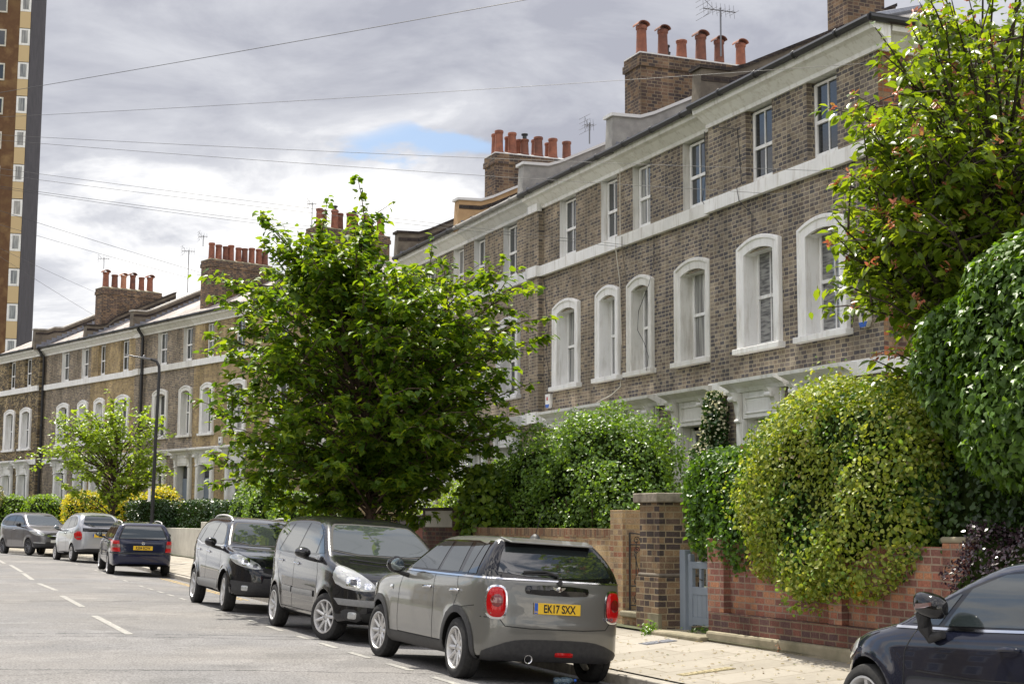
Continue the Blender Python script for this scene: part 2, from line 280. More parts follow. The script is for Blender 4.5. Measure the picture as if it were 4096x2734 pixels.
M['bk_yel'] = brick_mat('yellow_garden_brick', [(.42, .29, .16), (.47, .33, .17), (.36, .21, .12), (.34, .16, .10), (.50, .36, .20), (.30, .21, .14), (.43, .30, .18)], (.42, .33, .21), seed=10, soot=(.75, 1.15), bw=.215, squash=.62)
M['bk_yelv'] = brick_mat('brick_on_edge_coping', [(.30, .19, .12), (.36, .23, .13), (.26, .13, .08), (.20, .13, .09)], (.30, .23, .14), seed=10, soot=(.7, 1.1), vert=True)
M['bk_pier'] = brick_mat('sooty_pier_brick', [(.08, .06, .055), (.27, .18, .105), (.13, .09, .07), (.31, .21, .12), (.07, .055, .05), (.21, .14, .09)], (.33, .265, .17), bh=.082, bw=.22, squash=.62, seed=11, soot=(.6, 1.15), patch=1.6)
M['bk_plinth'] = brick_mat('purple_plinth_brick', [(.13, .07, .065), (.20, .085, .065), (.11, .065, .065), (.17, .075, .06)], (.22, .17, .12), seed=12, bw=.215)
M['cement'] = noise_mat('cement_footing', (.17, .155, .10), (.32, .28, .20), 2.5, .9, .3, 18)
M['glass'] = mat('window_glass', (.028, .032, .035), .04, spec=.9, ior=1.55)
M['blind'] = mat('window_with_blind', (.1, .1, .1), .06, spec=.9)
def hung(name, c1, c2, sc_, horiz=False):
    m_ = mat(name, c1, .06, spec=.9); t, n, l, b = nodes(m_); tc_ = n.new('ShaderNodeTexCoord'); mp_ = n.new('ShaderNodeMapping'); mp_.inputs['Scale'].default_value = (1, .15 if horiz else 1, 1 if horiz else .06); l.new(tc_.outputs['Object'], mp_.inputs[0])
    w_ = n.new('ShaderNodeTexNoise'); w_.inputs['Scale'].default_value = sc_; w_.inputs['Detail'].default_value = 3; l.new(mp_.outputs[0], w_.inputs['Vector']); rp = n.new('ShaderNodeValToRGB'); l.new(w_.outputs[0], rp.inputs[0]); e_ = rp.color_ramp.elements
    e_[0].position = .38; e_[0].color = (*c1, 1); e_[1].position = .60; e_[1].color = (*c2, 1); l.new(rp.outputs[0], b.inputs['Base Color']); return m_
M['curtain'] = hung('window_with_curtain', (.12, .12, .12), (.34, .34, .32), 14)
M['blind'] = hung('window_with_blind', (.07, .07, .075), (.26, .26, .25), 22, True)
M['yellow_sign'] = mat('yellow_sign', (.75, .42, .02), .5)
M['ironwork'] = mat('black_iron', (.012, .012, .013), .45)
M['gate_grey'] = noise_mat('grey_blue_gate_paint', (.19, .225, .27), (.22, .26, .31), 3, .5, .04, 60)
M['bark'] = noise_mat('bark', (.045, .03, .022), (.12, .08, .055), 14, .9, .5, 40)
M['bark_dark'] = noise_mat('dark_bark', (.030, .022, .020), (.085, .062, .05), 14, .9, .5, 40)
M['block_core'] = noise_mat('dark_block_core', (.006, .012, .003), (.024, .034, .010), 20, 1.0, spec=0)  # near-black colour of the light-blocking cores added inside foliage
M['wood_red'] = noise_mat('red_timber', (.22, .05, .025), (.32, .08, .04), 6, .6)
M['wood_dark'] = mat('dark_timber', (.035, .02, .018), .6)
# ------------------------------------------------------------------ ground, road, pavement
def strip_mesh(name, s_list, d_list, m_, lift=0, absL=False):
    """grid along s with columns at distances d from the kerb face (positive towards the road)"""
    V = []; nS, nD = len(s_list), len(d_list)
    for s in s_list:
        k = kerbL(s)
        for d in d_list:
            L = d if absL else k-d
            p = SLp(s, L); V.append((p.x, p.y, gz(s, L)+lift))
    F = [(i*nD+j, i*nD+j+1, (i+1)*nD+j+1, (i+1)*nD+j) for i in range(nS-1) for j in range(nD-1)]
    o = rawmesh(name, V, F, m_, smooth=True); 
    bm = bmesh.new(); bm.from_mesh(o.data); bmesh.ops.recalc_face_normals(bm, faces=bm.faces)
    if sum(f.normal.z for f in bm.faces) < 0: bmesh.ops.reverse_faces(bm, faces=bm.faces)
    bm.to_mesh(o.data); bm.free(); return o
m_road = mat('asphalt', (.1, .1, .1), .85, spec=.3)
t, n, l, b = nodes(m_road)
tc_ = n.new('ShaderNodeTexCoord')
def nz(scale, detail=4, vec=None, rough=.6, dist=0):
    q = n.new('ShaderNodeTexNoise'); q.inputs['Scale'].default_value = scale; q.inputs['Detail'].default_value = detail; q.inputs['Roughness'].default_value = rough; q.inputs['Distortion'].default_value = dist
    l.new(vec or tc_.outputs['Object'], q.inputs['Vector']); return q.outputs[0]
big = nz(.22, 6); mid = nz(1.3, 5); vor = n.new('ShaderNodeTexVoronoi'); vor.inputs['Scale'].default_value = 42; l.new(tc_.outputs['Object'], vor.inputs['Vector'])
fine = nz(70, 3)
r1 = n.new('ShaderNodeValToRGB'); l.new(big, r1.inputs[0]); r1.color_ramp.elements[0].position = .38; r1.color_ramp.elements[0].color = (.17, .168, .172, 1); r1.color_ramp.elements[1].position = .62; r1.color_ramp.elements[1].color = (.21, .20, .192, 1)
def M2(op, a, b_): return mth(op, a, b_, tree=t)
gran = M2('MULTIPLY_ADD', vor.outputs['Distance'], -.9); n_ = gran.node; n_.inputs[2].default_value = 1.32
f2 = M2('MULTIPLY', gran, M2('ADD', .55, M2('MULTIPLY', fine, .9)))
f2 = M2('MULTIPLY', f2, M2('ADD', .78, M2('MULTIPLY', mid, .45)))
for th_, sc_, am, ds in ((.56, .30, .13, 3), (.585, .55, -.14, 5), (.60, .9, .10, 2)):   # relaid and worn patches
    pn = nz(sc_, 3, dist=ds*.15); mrp = n.new('ShaderNodeMapRange'); l.new(pn, mrp.inputs[0]); mrp.inputs[1].default_value = th_-.006; mrp.inputs[2].default_value = th_+.006; mrp.inputs[3].default_value = 1; mrp.inputs[4].default_value = 1+am
    f2 = M2('MULTIPLY', f2, mrp.outputs[0])
# cracks across the carriageway
wv = n.new('ShaderNodeSeparateXYZ'); l.new(tc_.outputs['Object'], wv.inputs[0])
jit = M2('MULTIPLY', M2('SUBTRACT', nz(1.4, 8, rough=.75), .5), .55)
for k, (c0, sl_, wd) in enumerate([(20.9, .02, .035), (20.5, .0, .022), (16.3, -.02, .025), (29.5, -.1, .03)]):
    yy = M2('ADD', M2('ADD', wv.outputs[1], M2('MULTIPLY', wv.outputs[0], sl_)), jit)
    a = M2('ABSOLUTE', M2('SUBTRACT', yy, c0), 0); st = M2('LESS_THAN', a, wd)
    brk = M2('GREATER_THAN', nz(2.1+k, 5), .42)
    f2 = M2('MULTIPLY', f2, M2('SUBTRACT', 1.0, M2('MULTIPLY', M2('MULTIPLY', st, brk), .68)))
sc = n.new('ShaderNodeVectorMath'); sc.operation = 'SCALE'; l.new(r1.outputs[0], sc.inputs[0]); l.new(f2, sc.inputs['Scale']); l.new(sc.outputs[0], b.inputs['Base Color'])
bp = n.new('ShaderNodeBump'); bp.inputs['Strength'].default_value = .7; bp.inputs['Distance'].default_value = .006; l.new(vor.outputs['Distance'], bp.inputs['Height']); l.new(bp.outputs[0], b.inputs['Normal'])
S_ = list(np.arange(-30, 151, 1.0))
tag(strip_mesh('road', S_, [0, .3, .7, 1.2, 1.9, 2.6, 3.2, 4, 5, 6, 7, 8, 9.5, 11, 14], m_road, .0), kind='structure')
m_soil = noise_mat('garden_soil', (.05, .05, .03), (.09, .10, .05), 2, .95, .3, 20)
gm = MB(); gm.face([(-1500, -600, -.6), (1500, -600, -.6), (1500, 2200, 1.0), (-1500, 2200, 1.0)])
tag(gm.build('ground', m_soil), kind='structure')
tag(strip_mesh('garden_ground', S_, [-2.0, -4, -7, -12, -40], m_soil, .03), kind='structure')
# paving slabs laid across the footway, in the street frame
m_pav = mat('paving_slabs', (.4, .37, .32), .85, spec=.25); t, n, l, b = nodes(m_pav)
uv = n.new('ShaderNodeUVMap'); bk = n.new('ShaderNodeTexBrick'); l.new(uv.outputs[0], bk.inputs['Vector']); bk.inputs['Scale'].default_value = 1
bk.inputs['Brick Width'].default_value = .9; bk.inputs['Row Height'].default_value = .6; bk.inputs['Mortar Size'].default_value = .007; bk.inputs['Mortar Smooth'].default_value = .1; bk.offset = .37
bk.inputs['Color1'].default_value = (.275, .25, .21, 1); bk.inputs['Color2'].default_value = (.355, .325, .28, 1); bk.inputs['Mortar'].default_value = (.15, .125, .09, 1)
tc_ = n.new('ShaderNodeTexCoord'); a = nz(1.1, 7); f_ = nz(38, 5); f3 = nz(5, 6, rough=.7)
k_ = M2('MULTIPLY', M2('ADD', .80, M2('MULTIPLY', a, .40)), M2('ADD', .86, M2('MULTIPLY', f_, .28))); k_ = M2('MULTIPLY', k_, M2('ADD', .88, M2('MULTIPLY', f3, .24)))
sc = n.new('ShaderNodeVectorMath'); sc.operation = 'SCALE'; gv = n.new('ShaderNodeTexVoronoi'); gv.inputs['Scale'].default_value = 2.6; l.new(tc_.outputs['Object'], gv.inputs['Vector']); k_ = M2('MULTIPLY', k_, M2('SUBTRACT', 1.0, M2('MULTIPLY', M2('LESS_THAN', gv.outputs['Distance'], .055), .35)))
stn_ = n.new('ShaderNodeMapRange'); l.new(nz(.75, 5), stn_.inputs[0]); stn_.inputs[1].default_value = .55; stn_.inputs[2].default_value = .66; stn_.inputs[3].default_value = 1; stn_.inputs[4].default_value = .80; k_ = M2('MULTIPLY', k_, stn_.outputs[0])
sxy = n.new('ShaderNodeSeparateXYZ'); l.new(uv.outputs[0], sxy.inputs[0]); ft = n.new('ShaderNodeMapRange'); l.new(M2('ADD', sxy.outputs[0], M2('MULTIPLY', M2('SUBTRACT', nz(4, 6), .5), .35)), ft.inputs[0]); ft.inputs[1].default_value = 4.72; ft.inputs[2].default_value = 4.95; ft.inputs[3].default_value = 1; ft.inputs[4].default_value = .55; k_ = M2('MULTIPLY', k_, ft.outputs[0])
l.new(bk.outputs[0], sc.inputs[0]); l.new(k_, sc.inputs['Scale']); l.new(sc.outputs[0], b.inputs['Base Color'])
bp = n.new('ShaderNodeBump'); bp.inputs['Strength'].default_value = .3; bp.inputs['Distance'].default_value = .004; l.new(f_, bp.inputs['Height']); l.new(bp.outputs[0], b.inputs['Normal'])
pv = strip_mesh('pavement', S_, [-.155, -.4, -.8, -1.2, -1.6, -2.2, -2.6], m_pav, .004)
uvl = pv.data.uv_layers.new(name='UVMap')
for p in pv.data.polygons:
    for li in p.loop_indices:
        co = pv.data.vertices[pv.data.loops[li].vertex_index].co; s_, L_ = toSL(co); uvl.data[li].uv = (L_-kerbL(s_)+.15+.9*3, s_)
tag(pv, kind='structure')
m_kerb = noise_mat('granite_kerb', (.24, .22, .19), (.40, .37, .32), 9, .8, .2, 60)
kb = MB()
for s in np.arange(-30, 150, .9):
    a, c = s+.006, s+.894
    q = []
    for ss in (a, c):
        k = kerbL(ss)
        for LL in (k, k+.15):
            p = SLp(ss, LL); q.append((p.x, p.y, .006*p.y-.30)); q.append((p.x, p.y, .006*p.y-.008))
    kb.faces(q, [(0, 1, 5, 4), (1, 3, 7, 5), (2, 6, 7, 3), (0, 2, 3, 1), (4, 5, 7, 6)])
tag(kb.build('kerb', m_kerb, bevel=.012), kind='structure')
# painted markings
m_line = mat('worn_white_paint', (.5, .5, .46), .7); t, n, l, b = nodes(m_line)
tc_ = n.new('ShaderNodeTexCoord'); w_ = nz(13, 6, rough=.7)
rp = n.new('ShaderNodeValToRGB'); l.new(w_, rp.inputs[0]); rp.color_ramp.elements[0].position = .50; rp.color_ramp.elements[0].color = (.22, .215, .205, 1); rp.color_ramp.elements[1].position = .72; rp.color_ramp.elements[1].color = (.52, .50, .43, 1); l.new(rp.outputs[0], b.inputs['Base Color'])
m_yel = noise_mat('worn_yellow_paint', (.20, .17, .12), (.62, .40, .08), 9, .7)
def mark(mb, s0, L0, s1, L1, w=.1, n_=6):
    for i in range(n_):
        q = []
        for k in (i/n_, (i+1)/n_):
            s = s0+(s1-s0)*k; L = L0+(L1-L0)*k
            for sg in (-1, 1):
                LL = L+sg*w/2; p = SLp(s, LL); q.append((p.x, p.y, gz(s, LL)+.0045))
        mb.face([q[0], q[1], q[3], q[2]])
mk = MB()
for a, c in [((50.1, 4.11), (44.2, 3.94)), ((43.3, 3.89), (38.9, 3.72)), ((37.0, 3.67), (33.6, 3.7)), ((31.4, 3.57), (27.6, 3.49)), ((25.2, 3.37), (21.2, 3.31)), ((55.8, 4.15), (51.6, 4.05)), ((61.5, 3.6), (57.2, 4.05)), ]:
    mark(mk, *c, *a, .11, 16)
for a in [(36.0, 35.3), (34.7, 34.0), (33.4, 32.7), (32.15, 31.4), (30.7, 30.0), (29.2, 28.6), (27.4, 26.5), (25.3, 24.5), (24.0, 23.2), (22.6, 21.6), (20.6, 20.1), (19.4, 18.6), (18.0, 17.2), (16.5, 15.7), (15.0, 14.2), (13.5, 12.7), (46.6, 45.6), (44.6, 43.6), (51.5, 50.9), (53.6, 53.0), (41.5, 40.6), (39.2, 38.4)]:
    Lb = lambda s: float(np.interp(s, [12, 18, 22, 27, 36, 46, 54], [5.4, 5.42, 5.5, 5.7, 5.8, 6.17, 6.28]))
    mark(mk, a[0], Lb(a[0]), a[1], Lb(a[1]), .085, 4)
o = mk.build('road_marking', m_line); tag(o, kind='structure')
mk = MB()
for s in np.arange(31.0, 41.9, 1): 
    mark(mk, s, kerbL(s)-.28, s+1, kerbL(s+1)-.28, .06, 3); mark(mk, s, kerbL(s)-.42, s+1, kerbL(s+1)-.42, .06, 3)
tag(mk.build('yellow_road_marking', m_yel), kind='structure')

# ------------------------------------------------------------------ houses
Z0 = dict(band0=4.06, band1=4.32, sill=4.76, spring=6.62, crown=6.88, string0=7.60, string1=7.86, top=9.30)
def seg_arc(y0, y1, zs, zc, n_=10):
    return [(y0+(y1-y0)*i/n_, zs+(zc-zs)*(1-(2*i/n_-1)**2)) for i in range(n_+1)]
def add_sash(parent, yc, w, z0, z1, depth, kind, bars=1, midf=.5, open_=0):
    """white sliding sash frame with its pane behind it"""
    f = MB(); y0, y1 = yc-w/2, yc+w/2; zm = z0+(z1-z0)*midf; t_ = .045
    f.box(depth, depth+.07, y0, y0+t_, z0, z1); f.box(depth, depth+.07, y1-t_, y1, z0, z1); f.box(depth, depth+.07, y0+t_, y1-t_, z1-t_, z1); f.box(depth, depth+.07, y0+t_, y1-t_, z0, z0+.10)
    f.box(depth-.01, depth+.06, y0+t_, y1-t_, zm-.03, zm+.03)
    for k in range(bars):
        yb = y0+(y1-y0)*(k+1)/(bars+1); f.box(depth+.012, depth+.045, yb-.012, yb+.012, z0+.10, zm-.03); f.box(depth+.004, depth+.035, yb-.012, yb+.012, zm+.03, z1-t_)
    # horns under the meeting rail and the box frame
    f.box(depth+.02, depth+.09, y0-.06, y0, z0, z1); f.box(depth+.02, depth+.09, y1, y1+.06, z0, z1)
    f.box(depth-.006, depth+.01, y0, y0+.05, zm-.10, zm-.03); f.box(depth-.006, depth+.01, y1-.05, y1, zm-.10, zm-.03)
    f.build('sash_frame', M['white'], parent)
    g = MB(); g.box(depth+.03, depth+.034, y0+t_-.005, y1-t_+.005, z0+.05, zm, 0); g.box(depth+.024, depth+.028, y0+t_-.005, y1-t_+.005, zm, z1-.02, 0)
    g.build('pane', M[kind], parent)
def house(loc_s, s0, s1, L, th, zoff, wins, label, brick='bk_dark', zs=1.0, roof='slate', parapet1=None, parapet0=None, chim=None, gut='black', top_reveal=None, doors=None, end0=False, end1=False, pil0=0, pil1=0, depth=8.5, group='terraced houses of the street', kinds=None, hip0=False, band=True, pot_rows=None, stc='white', gleft=None):
    """local x = away from the street, local y = along the street from s0"""
    o0 = SLp(s0, L, 0, th); h = empty('terraced_house', label, 'house', (o0.x, o0.y, 0), th, group)
    zz = {k: zoff+4.32+(v-4.32)*zs for k, v in Z0.items()}; W_ = s1-s0
    ops = []; kinds = kinds or ['glass']*20; ki = 0
    tops = [(c-s0, w) for c, w, *_ in wins]
    # openings: (y0,y1,z0,z1)
    for c, w in tops:
        tw = .90 if w == 'w' else .80
        ops.append((c-tw/2, c+tw/2, zz['string1']-.02, zz['top']))
        ow = .98 if w == 'w' else .76; ops.append((c-ow/2-.04, c+ow/2+.04, zz['sill']+.02, zz['spring']-.02))
        ops.append((c-.50, c+.50, 1.15, zz['band0']-.48))
    ys = sorted({0, W_} | {y for q in ops for y in q[:2]}); zl = sorted({.1, zz['top']} | {z for q in ops for z in q[2:]})
    wall = MB()
    for i in range(len(ys)-1):
        for j in range(len(zl)-1):
            ym, zm = (ys[i]+ys[i+1])/2, (zl[j]+zl[j+1])/2
            if any(q[0] < ym < q[1] and q[2] < zm < q[3] for q in ops): continue
            wall.face([(0, ys[i], zl[j]), (0, ys[i], zl[j+1]), (0, ys[i+1], zl[j+1]), (0, ys[i+1], zl[j])])
    for q in ops:  # reveals
        mi = 1 if (top_reveal == 'brick' and q[2] > zz['string0']) else 2
        d_ = .24
        wall.face([(0, q[0], q[2]), (d_, q[0], q[2]), (d_, q[0], q[3]), (0, q[0], q[3])], mi); wall.face([(0, q[1], q[2]), (0, q[1], q[3]), (d_, q[1], q[3]), (d_, q[1], q[2])], mi)
        wall.face([(0, q[0], q[3]), (d_, q[0], q[3]), (d_, q[1], q[3]), (0, q[1], q[3])], 2); wall.face([(0, q[0], q[2]), (0, q[1], q[2]), (d_, q[1], q[2]), (d_, q[0], q[2])], 2)
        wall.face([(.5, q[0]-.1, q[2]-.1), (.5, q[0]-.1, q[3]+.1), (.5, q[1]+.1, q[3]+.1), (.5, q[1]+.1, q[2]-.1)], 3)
    zt = zz['top']
    sidem = 4 if end0 else 0
    wall.face([(0, 0, .1), (depth, 0, .1), (depth, 0, zt), (0, 0, zt)], sidem); wall.face([(0, W_, .1), (0, W_, zt), (depth, W_, zt), (depth, W_, .1)], 0)
    wall.face([(depth, 0, .1), (depth, W_, .1), (depth, W_, zt), (depth, 0, zt)], 0)
    if end0:
        pass
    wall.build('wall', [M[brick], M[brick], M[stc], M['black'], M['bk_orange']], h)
    pb = .42
    ya, yb = (-.06 if end0 else 0), W_+(.06 if end1 else 0)
    # brick piers at the ends of the block
    def pier(y0, y1):
        pm = MB(); pm.box(-.13, -.001, y0, y1, .1, zz['string0']-.012); pm.box(-.13, -.001, y0, y1, zz['string1']+.001, zz['top']-.08)
        pm.build('corner_pier', [M[brick]], h)
        for bx in ((-.22, -.11, y0-.03, y1+.03, zz['string0'], zz['string1']+.002), (-.19, -.06, y0-.02, y1+.02, zz['top']-.09, zz['top']+.10), (-.20, -.07, y0-.03, y1+.03, zz['band0'], zz['band1']+.002)):
            sm = MB(); sm.box(*bx); sm.build('pier_band', M[stc], h)
    if pil1: pier(W_-pil1, W_)
    if pil0: pier(0, pil0)
    st = MB(); st.box(-.11, .0, ya, yb, zz['string0'], zz['string1']); 
    if end0: st.box(-.11+.11, depth, -.11, -.001, zz['string0']-.0, zz['string1']-.002)
    st.build('string_course', M[stc], h, bevel=.012)
    if band:
        bd = MB(); bd.box(-.055, 0, ya, yb, zz['band0'], zz['band1'])
        if end0: bd.box(0, depth, -.055, -.001, zz['band0'], zz['band1']-.002)
        bd.build('ground_floor_band', M[stc], h, bevel=.01)
    # moulded eaves cornice and gutter
    cp = [(.0, -.02), (-.05, -.02), (-.065, .05), (-.13, .10), (-.24, .19), (-.34, .22), (-.36, .33), (.0, .33)]
    cz = zz['top']
    cm = MB(); cm.extrude([(x_, cz+z_) for x_, z_ in cp], ya - (.3 if end0 else 0), yb, 'y')
    if end0:
        cm.extrude([(x_+.0, cz+z_-.002) for x_, z_ in cp][:], 0, .001, 'y')
        cm2 = [(x_, cz+z_-.003) for x_, z_ in cp]; cm.extrude(cm2, .05, depth, 'x')
    cm.build('eaves_cornice', M['cream'] if False else M[stc], h)
    g = MB(); gx = -.43; gzz = cz+.36
    yb_ = yb
    g.tube([(gx, ya-(.35 if end0 else .0), gzz), (gx, yb_, gzz)], .062, 8); g.box(gx+.045, gx+.075, ya-(.35 if end0 else 0), yb_, gzz-.03, gzz+.07)
    if end0: g.tube([(gx, -.40, gzz), (depth, -.40, gzz)], .062, 8); g.box(gx+.04, depth, -.37, -.34, gzz-.03, gzz+.10)
    k = .5
    while k < W_: g.lathe([(.072, k-.03), (.078, k), (.072, k+.03)], (gx, 0, gzz), 'y', 10); k += 1.25
    g.build('gutter', M['black'] if gut == 'black' else M['render_grey'], h)
    # roof
    pitch = math.tan(R(26)); rz0 = cz+.34; ridge = depth/2
    rf = MB(); e_ = -.40; rzr = rz0+(ridge-e_)*pitch
    y0r, y1r = (-.35 if hip0 else 0), W_
    if hip0:
        hp = ridge-e_
        rf.face([(e_, y0r, rz0), (ridge, y0r+hp, rzr), (ridge, y1r, rzr), (e_, y1r, rz0)]); rf.face([(e_, y0r, rz0), (depth+.4, y0r, rz0), (ridge, y0r+hp, rzr)]); rf.face([(depth+.4, y0r, rz0), (depth+.4, y1r, rz0), (ridge, y1r, rzr), (ridge, y0r+hp, rzr)])
    else:
        rf.face([(e_, y0r, rz0), (ridge, y0r, rzr), (ridge, y1r, rzr), (e_, y1r, rz0)]); rf.face([(depth+.4, y0r, rz0), (depth+.4, y1r, rz0), (ridge, y1r, rzr), (ridge, y0r, rzr)])
    rf.face([(e_, y0r, rz0-.01), (e_, y1r, rz0-.01), (depth+.4, y1r, rz0-.01), (depth+.4, y0r, rz0-.01)])
    rf.build('roof', M[roof], h, uv=True)
    if hip0:
        hm = MB(); hm.tube([(e_+.05, y0r+.05, rz0+.05), (ridge, y0r+hp, rzr+.05), (ridge, y1r, rzr+.05)], .07, 6); hm.build('ridge_tiles', M['lead'], h)
    # party wall parapet that climbs the roof
    def parapet(yc, spec):
        body, cop = spec[0], spec[1]; t_ = .17; hgt = spec[2] if len(spec) > 2 else .62
        pr = [(-.40, rz0-.05), (-.36, rz0+.78*hgt/.62), (.28, rz0+.80*hgt/.62), (.62, rz0+.92*hgt/.62), (1.1, rz0+(1.1-e_)*pitch+.42), (ridge, rzr+.38), (ridge, rz0-.05)]
        pm = MB(); pm.extrude(pr, yc-t_, yc+t_, 'y', 0)
        off = .07; top = pr[1:6]
        band_ = [(x_, z_-.13) for x_, z_ in top]+[(x_, z_-.24) for x_, z_ in reversed(top)]
        pm.build('party_parapet', [M[body]], h)
        if body != 'render_grey':
            b2 = MB(); b2.extrude(band_, yc-t_-.012, yc+t_+.012, 'y'); b2.build('brick_oversail', M['bk_soot'], h)
        c2 = MB(); c2.extrude([(x_-(.06 if i == 0 else 0), z_) for i, (x_, z_) in enumerate(top)]+[(x_-(.06 if i == 0 else 0), z_+off) for i, (x_, z_) in reversed(list(enumerate(top)))], yc-t_-.05, yc+t_+.05, 'y'); c2.build('parapet_coping', M[cop], h)
        f2 = MB()  # stepped lead flashing
        x_ = -.3
        while x_ < ridge-.3:
            z_ = rz0+(x_-e_)*pitch; f2.box(x_, x_+.26, yc-t_-.016, yc-t_-.001, z_-.05, z_+.17); x_ += .265
        f2.build('lead_flashing', M['lead'], h)
    if parapet1: parapet(W_, parapet1)
    if parapet0: parapet(0, parapet0)
    if chim:
        y0c, x0c, x1c, zc, pots, th_ = chim   # pots: list of (x, dy, height, radius, kind, cap)
        ch = MB(); ch.box(x0c, x1c, y0c, y0c+th_, zt+.3, zc-.32); ch.box(x0c-.04, x1c+.04, y0c-.04, y0c+th_+.04, zc-.32, zc-.16); ch.box(x0c-.015, x1c+.015, y0c-.015, y0c+th_+.015, zc-.16, zc-.03)
        cho = ch.build('chimney_stack', M['bk_chim'], h)
        fl = MB(); fl.box(x0c-.02, x1c+.02, y0c-.02, y0c+th_+.02, zc-.03, zc); v_ = fl.v
        fl.faces([(x0c, y0c, zc), (x1c, y0c, zc), (x1c, y0c+th_, zc), (x0c, y0c+th_, zc), (x0c+.2, y0c+th_*.4, zc+.10), (x1c-.2, y0c+th_*.4, zc+.10), (x1c-.2, y0c+th_*.6, zc+.10), (x0c+.2, y0c+th_*.6, zc+.10)], [(0, 1, 5, 4), (1, 2, 6, 5), (2, 3, 7, 6), (3, 0, 4, 7), (4, 5, 6, 7)])
        fl.build('flaunching', M['coping_pale'] if zoff < .2 else M['cement'], cho)
        for (px_, dy, hh, rr_, kd, cap) in pots:
            p = MB(); c_ = (px_, y0c+th_*.5+dy, 0); zb = zc+.02
            p.lathe([(rr_*1.12, zb), (rr_*1.12, zb+.06), (rr_, zb+.10), (rr_*.88, zb+hh*.86), (rr_*1.02, zb+hh*.88), (rr_*1.05, zb+hh*.97), (rr_*.95, zb+hh), (rr_*.72, zb+hh), (rr_*.72, zb+hh-.25)], c_, 'z', 18)
            if cap == 'hood':   # half-round clay hood
                vs = []; fs = []
                for i in range(9):
                    a_ = PI*i/8
                    for yy_, q_ in ((-rr_*1.15, 1.12), (rr_*1.15, 1.12), (rr_*1.15, .95), (-rr_*1.15, .95)):
                        vs.append((c_[0]+math.cos(a_)*rr_*1.08*q_, c_[1]+yy_, zb+hh-.005+math.sin(a_)*rr_*.75*q_))
                for i in range(8):
                    for j in range(4): a1, a2 = i*4+j, i*4+(j+1) % 4; fs.append((a1, a2, a2+4, a1+4))
                fs += [(0, 1, 2, 3), (32, 33, 34, 35)]
                p.faces(vs, fs, 0)
            if cap == 'cowl':
                p.lathe([(rr_*.5, zb+hh), (rr_*.5, zb+hh+.12)], c_, 'z', 12, 1); p.lathe([(rr_*.8, zb+hh+.12), (rr_*.8, zb+hh+.16), (.01, zb+hh+.19)], c_, 'z', 12, 1)
            p.build('chimney_pot', [M[kd], M['black']], cho)
    # windows
    for i, (c, w, *rest) in enumerate(wins):
        yc = c-s0
        # top floor
        tw = .90 if w == 'w' else .80
        wt = MB(); wt.box(.17, .235, yc-tw/2+.002, yc+tw/2-.002, zz['string1']-.02, zz['string1']+.05)
        wo = wt.build('top_floor_window', M[stc], h); add_sash(wo, yc, tw-.14, zz['string1']+.05, zz['top']-.05, .13, kinds[ki % len(kinds)], 1, .48); ki += 1
        # first floor with arched surround
        ow = 1.42 if w == 'w' else 1.12; iw = .98 if w == 'w' else .76
        z0_, zs_, zc_ = zz['sill'], zz['spring'], zz['crown']
        sm = MB(); outer = [(yc-ow/2, z0_+.1), (yc-ow/2, zs_+.11)] + seg_arc(yc-ow/2, yc+ow/2, zs_+.11, zc_)[1:-1] + [(yc+ow/2, zs_+.11), (yc+ow/2, z0_+.1)]
        inner = [(yc-iw/2, z0_+.1), (yc-iw/2, zs_-.05)] + seg_arc(yc-iw/2, yc+iw/2, zs_-.05, zc_-.22)[1:-1] + [(yc+iw/2, zs_-.05), (yc+iw/2, z0_+.1)]
        def lerp(t__): return [(a[0]*(1-t__)+b_[0]*t__, a[1]*(1-t__)+b_[1]*t__) for a, b_ in zip(outer, inner)]
        rings = [(0, 0.), (-.075, 0.), (-.095, .08), (-.095, .30), (-.065, .36), (-.06, 1.0), (.30, 1.0)]
        rv = []; nn = len(outer)
        for x_, t__ in rings: rv += [(x_, a, b_) for a, b_ in lerp(t__)]
        sm.faces(rv, [(r_*nn+q, r_*nn+q+1, (r_+1)*nn+q+1, (r_+1)*nn+q) for r_ in range(len(rings)-1) for q in range(nn-1)])
        wo = sm.build('arched_window', M[stc], h)
        si = MB(); si.box(-.15, .30, yc-ow/2-.07, yc+ow/2+.07, z0_, z0_+.10); si.build('window_sill', M[stc], wo, bevel=.01)
        add_sash(wo, yc, iw-.12, z0_+.10, zc_-.16, .20, kinds[ki % len(kinds)], 1, .5); ki += 1
        bl = MB()
        # ground floor opening in a bracketed case
        dwd = doors[i] if doors else 'window'
        dc = MB(); hw = .50; zb_ = zz['band0']; x_ = -.30
        dc.box(-.10, -.001, yc-hw-.24, yc-hw, .3, zb_-.48); dc.box(-.10, -.001, yc+hw, yc+hw+.24, .3, zb_-.48)       # jamb pilasters
        dc.box(-.125, -.101, yc-hw-.20, yc-hw-.04, .4, zb_-.56); dc.box(-.125, -.101, yc+hw+.04, yc+hw+.20, .4, zb_-.56)
        dc.box(-.08, -.001, yc-hw-.24, yc+hw+.24, zb_-.479, zb_+.0)                                                         # fascia
        for (a0, a1, b0, b1) in ((yc-hw+.06, yc+hw-.06, zb_-.40, zb_-.37), (yc-hw+.06, yc+hw-.06, zb_-.13, zb_-.10), (yc-hw+.06, yc-hw+.09, zb_-.37, zb_-.13), (yc+hw-.09, yc+hw-.06, zb_-.37, zb_-.13)): dc.box(-.10, -.0805, a0, a1, b0, b1)
        case = dc.build('doorcase', M[stc], h, bevel=.006)
        cn = MB(); cn.extrude([(-.001, zb_+.0), (-.12, zb_+.0), (-.16, zb_+.07), (-.30, zb_+.13), (-.36, zb_+.15), (-.37, zb_+.21), (-.001, zb_+.24)], yc-hw-.42, yc+hw+.42, 'y'); cn.build('cornice_hood', M[stc], case)
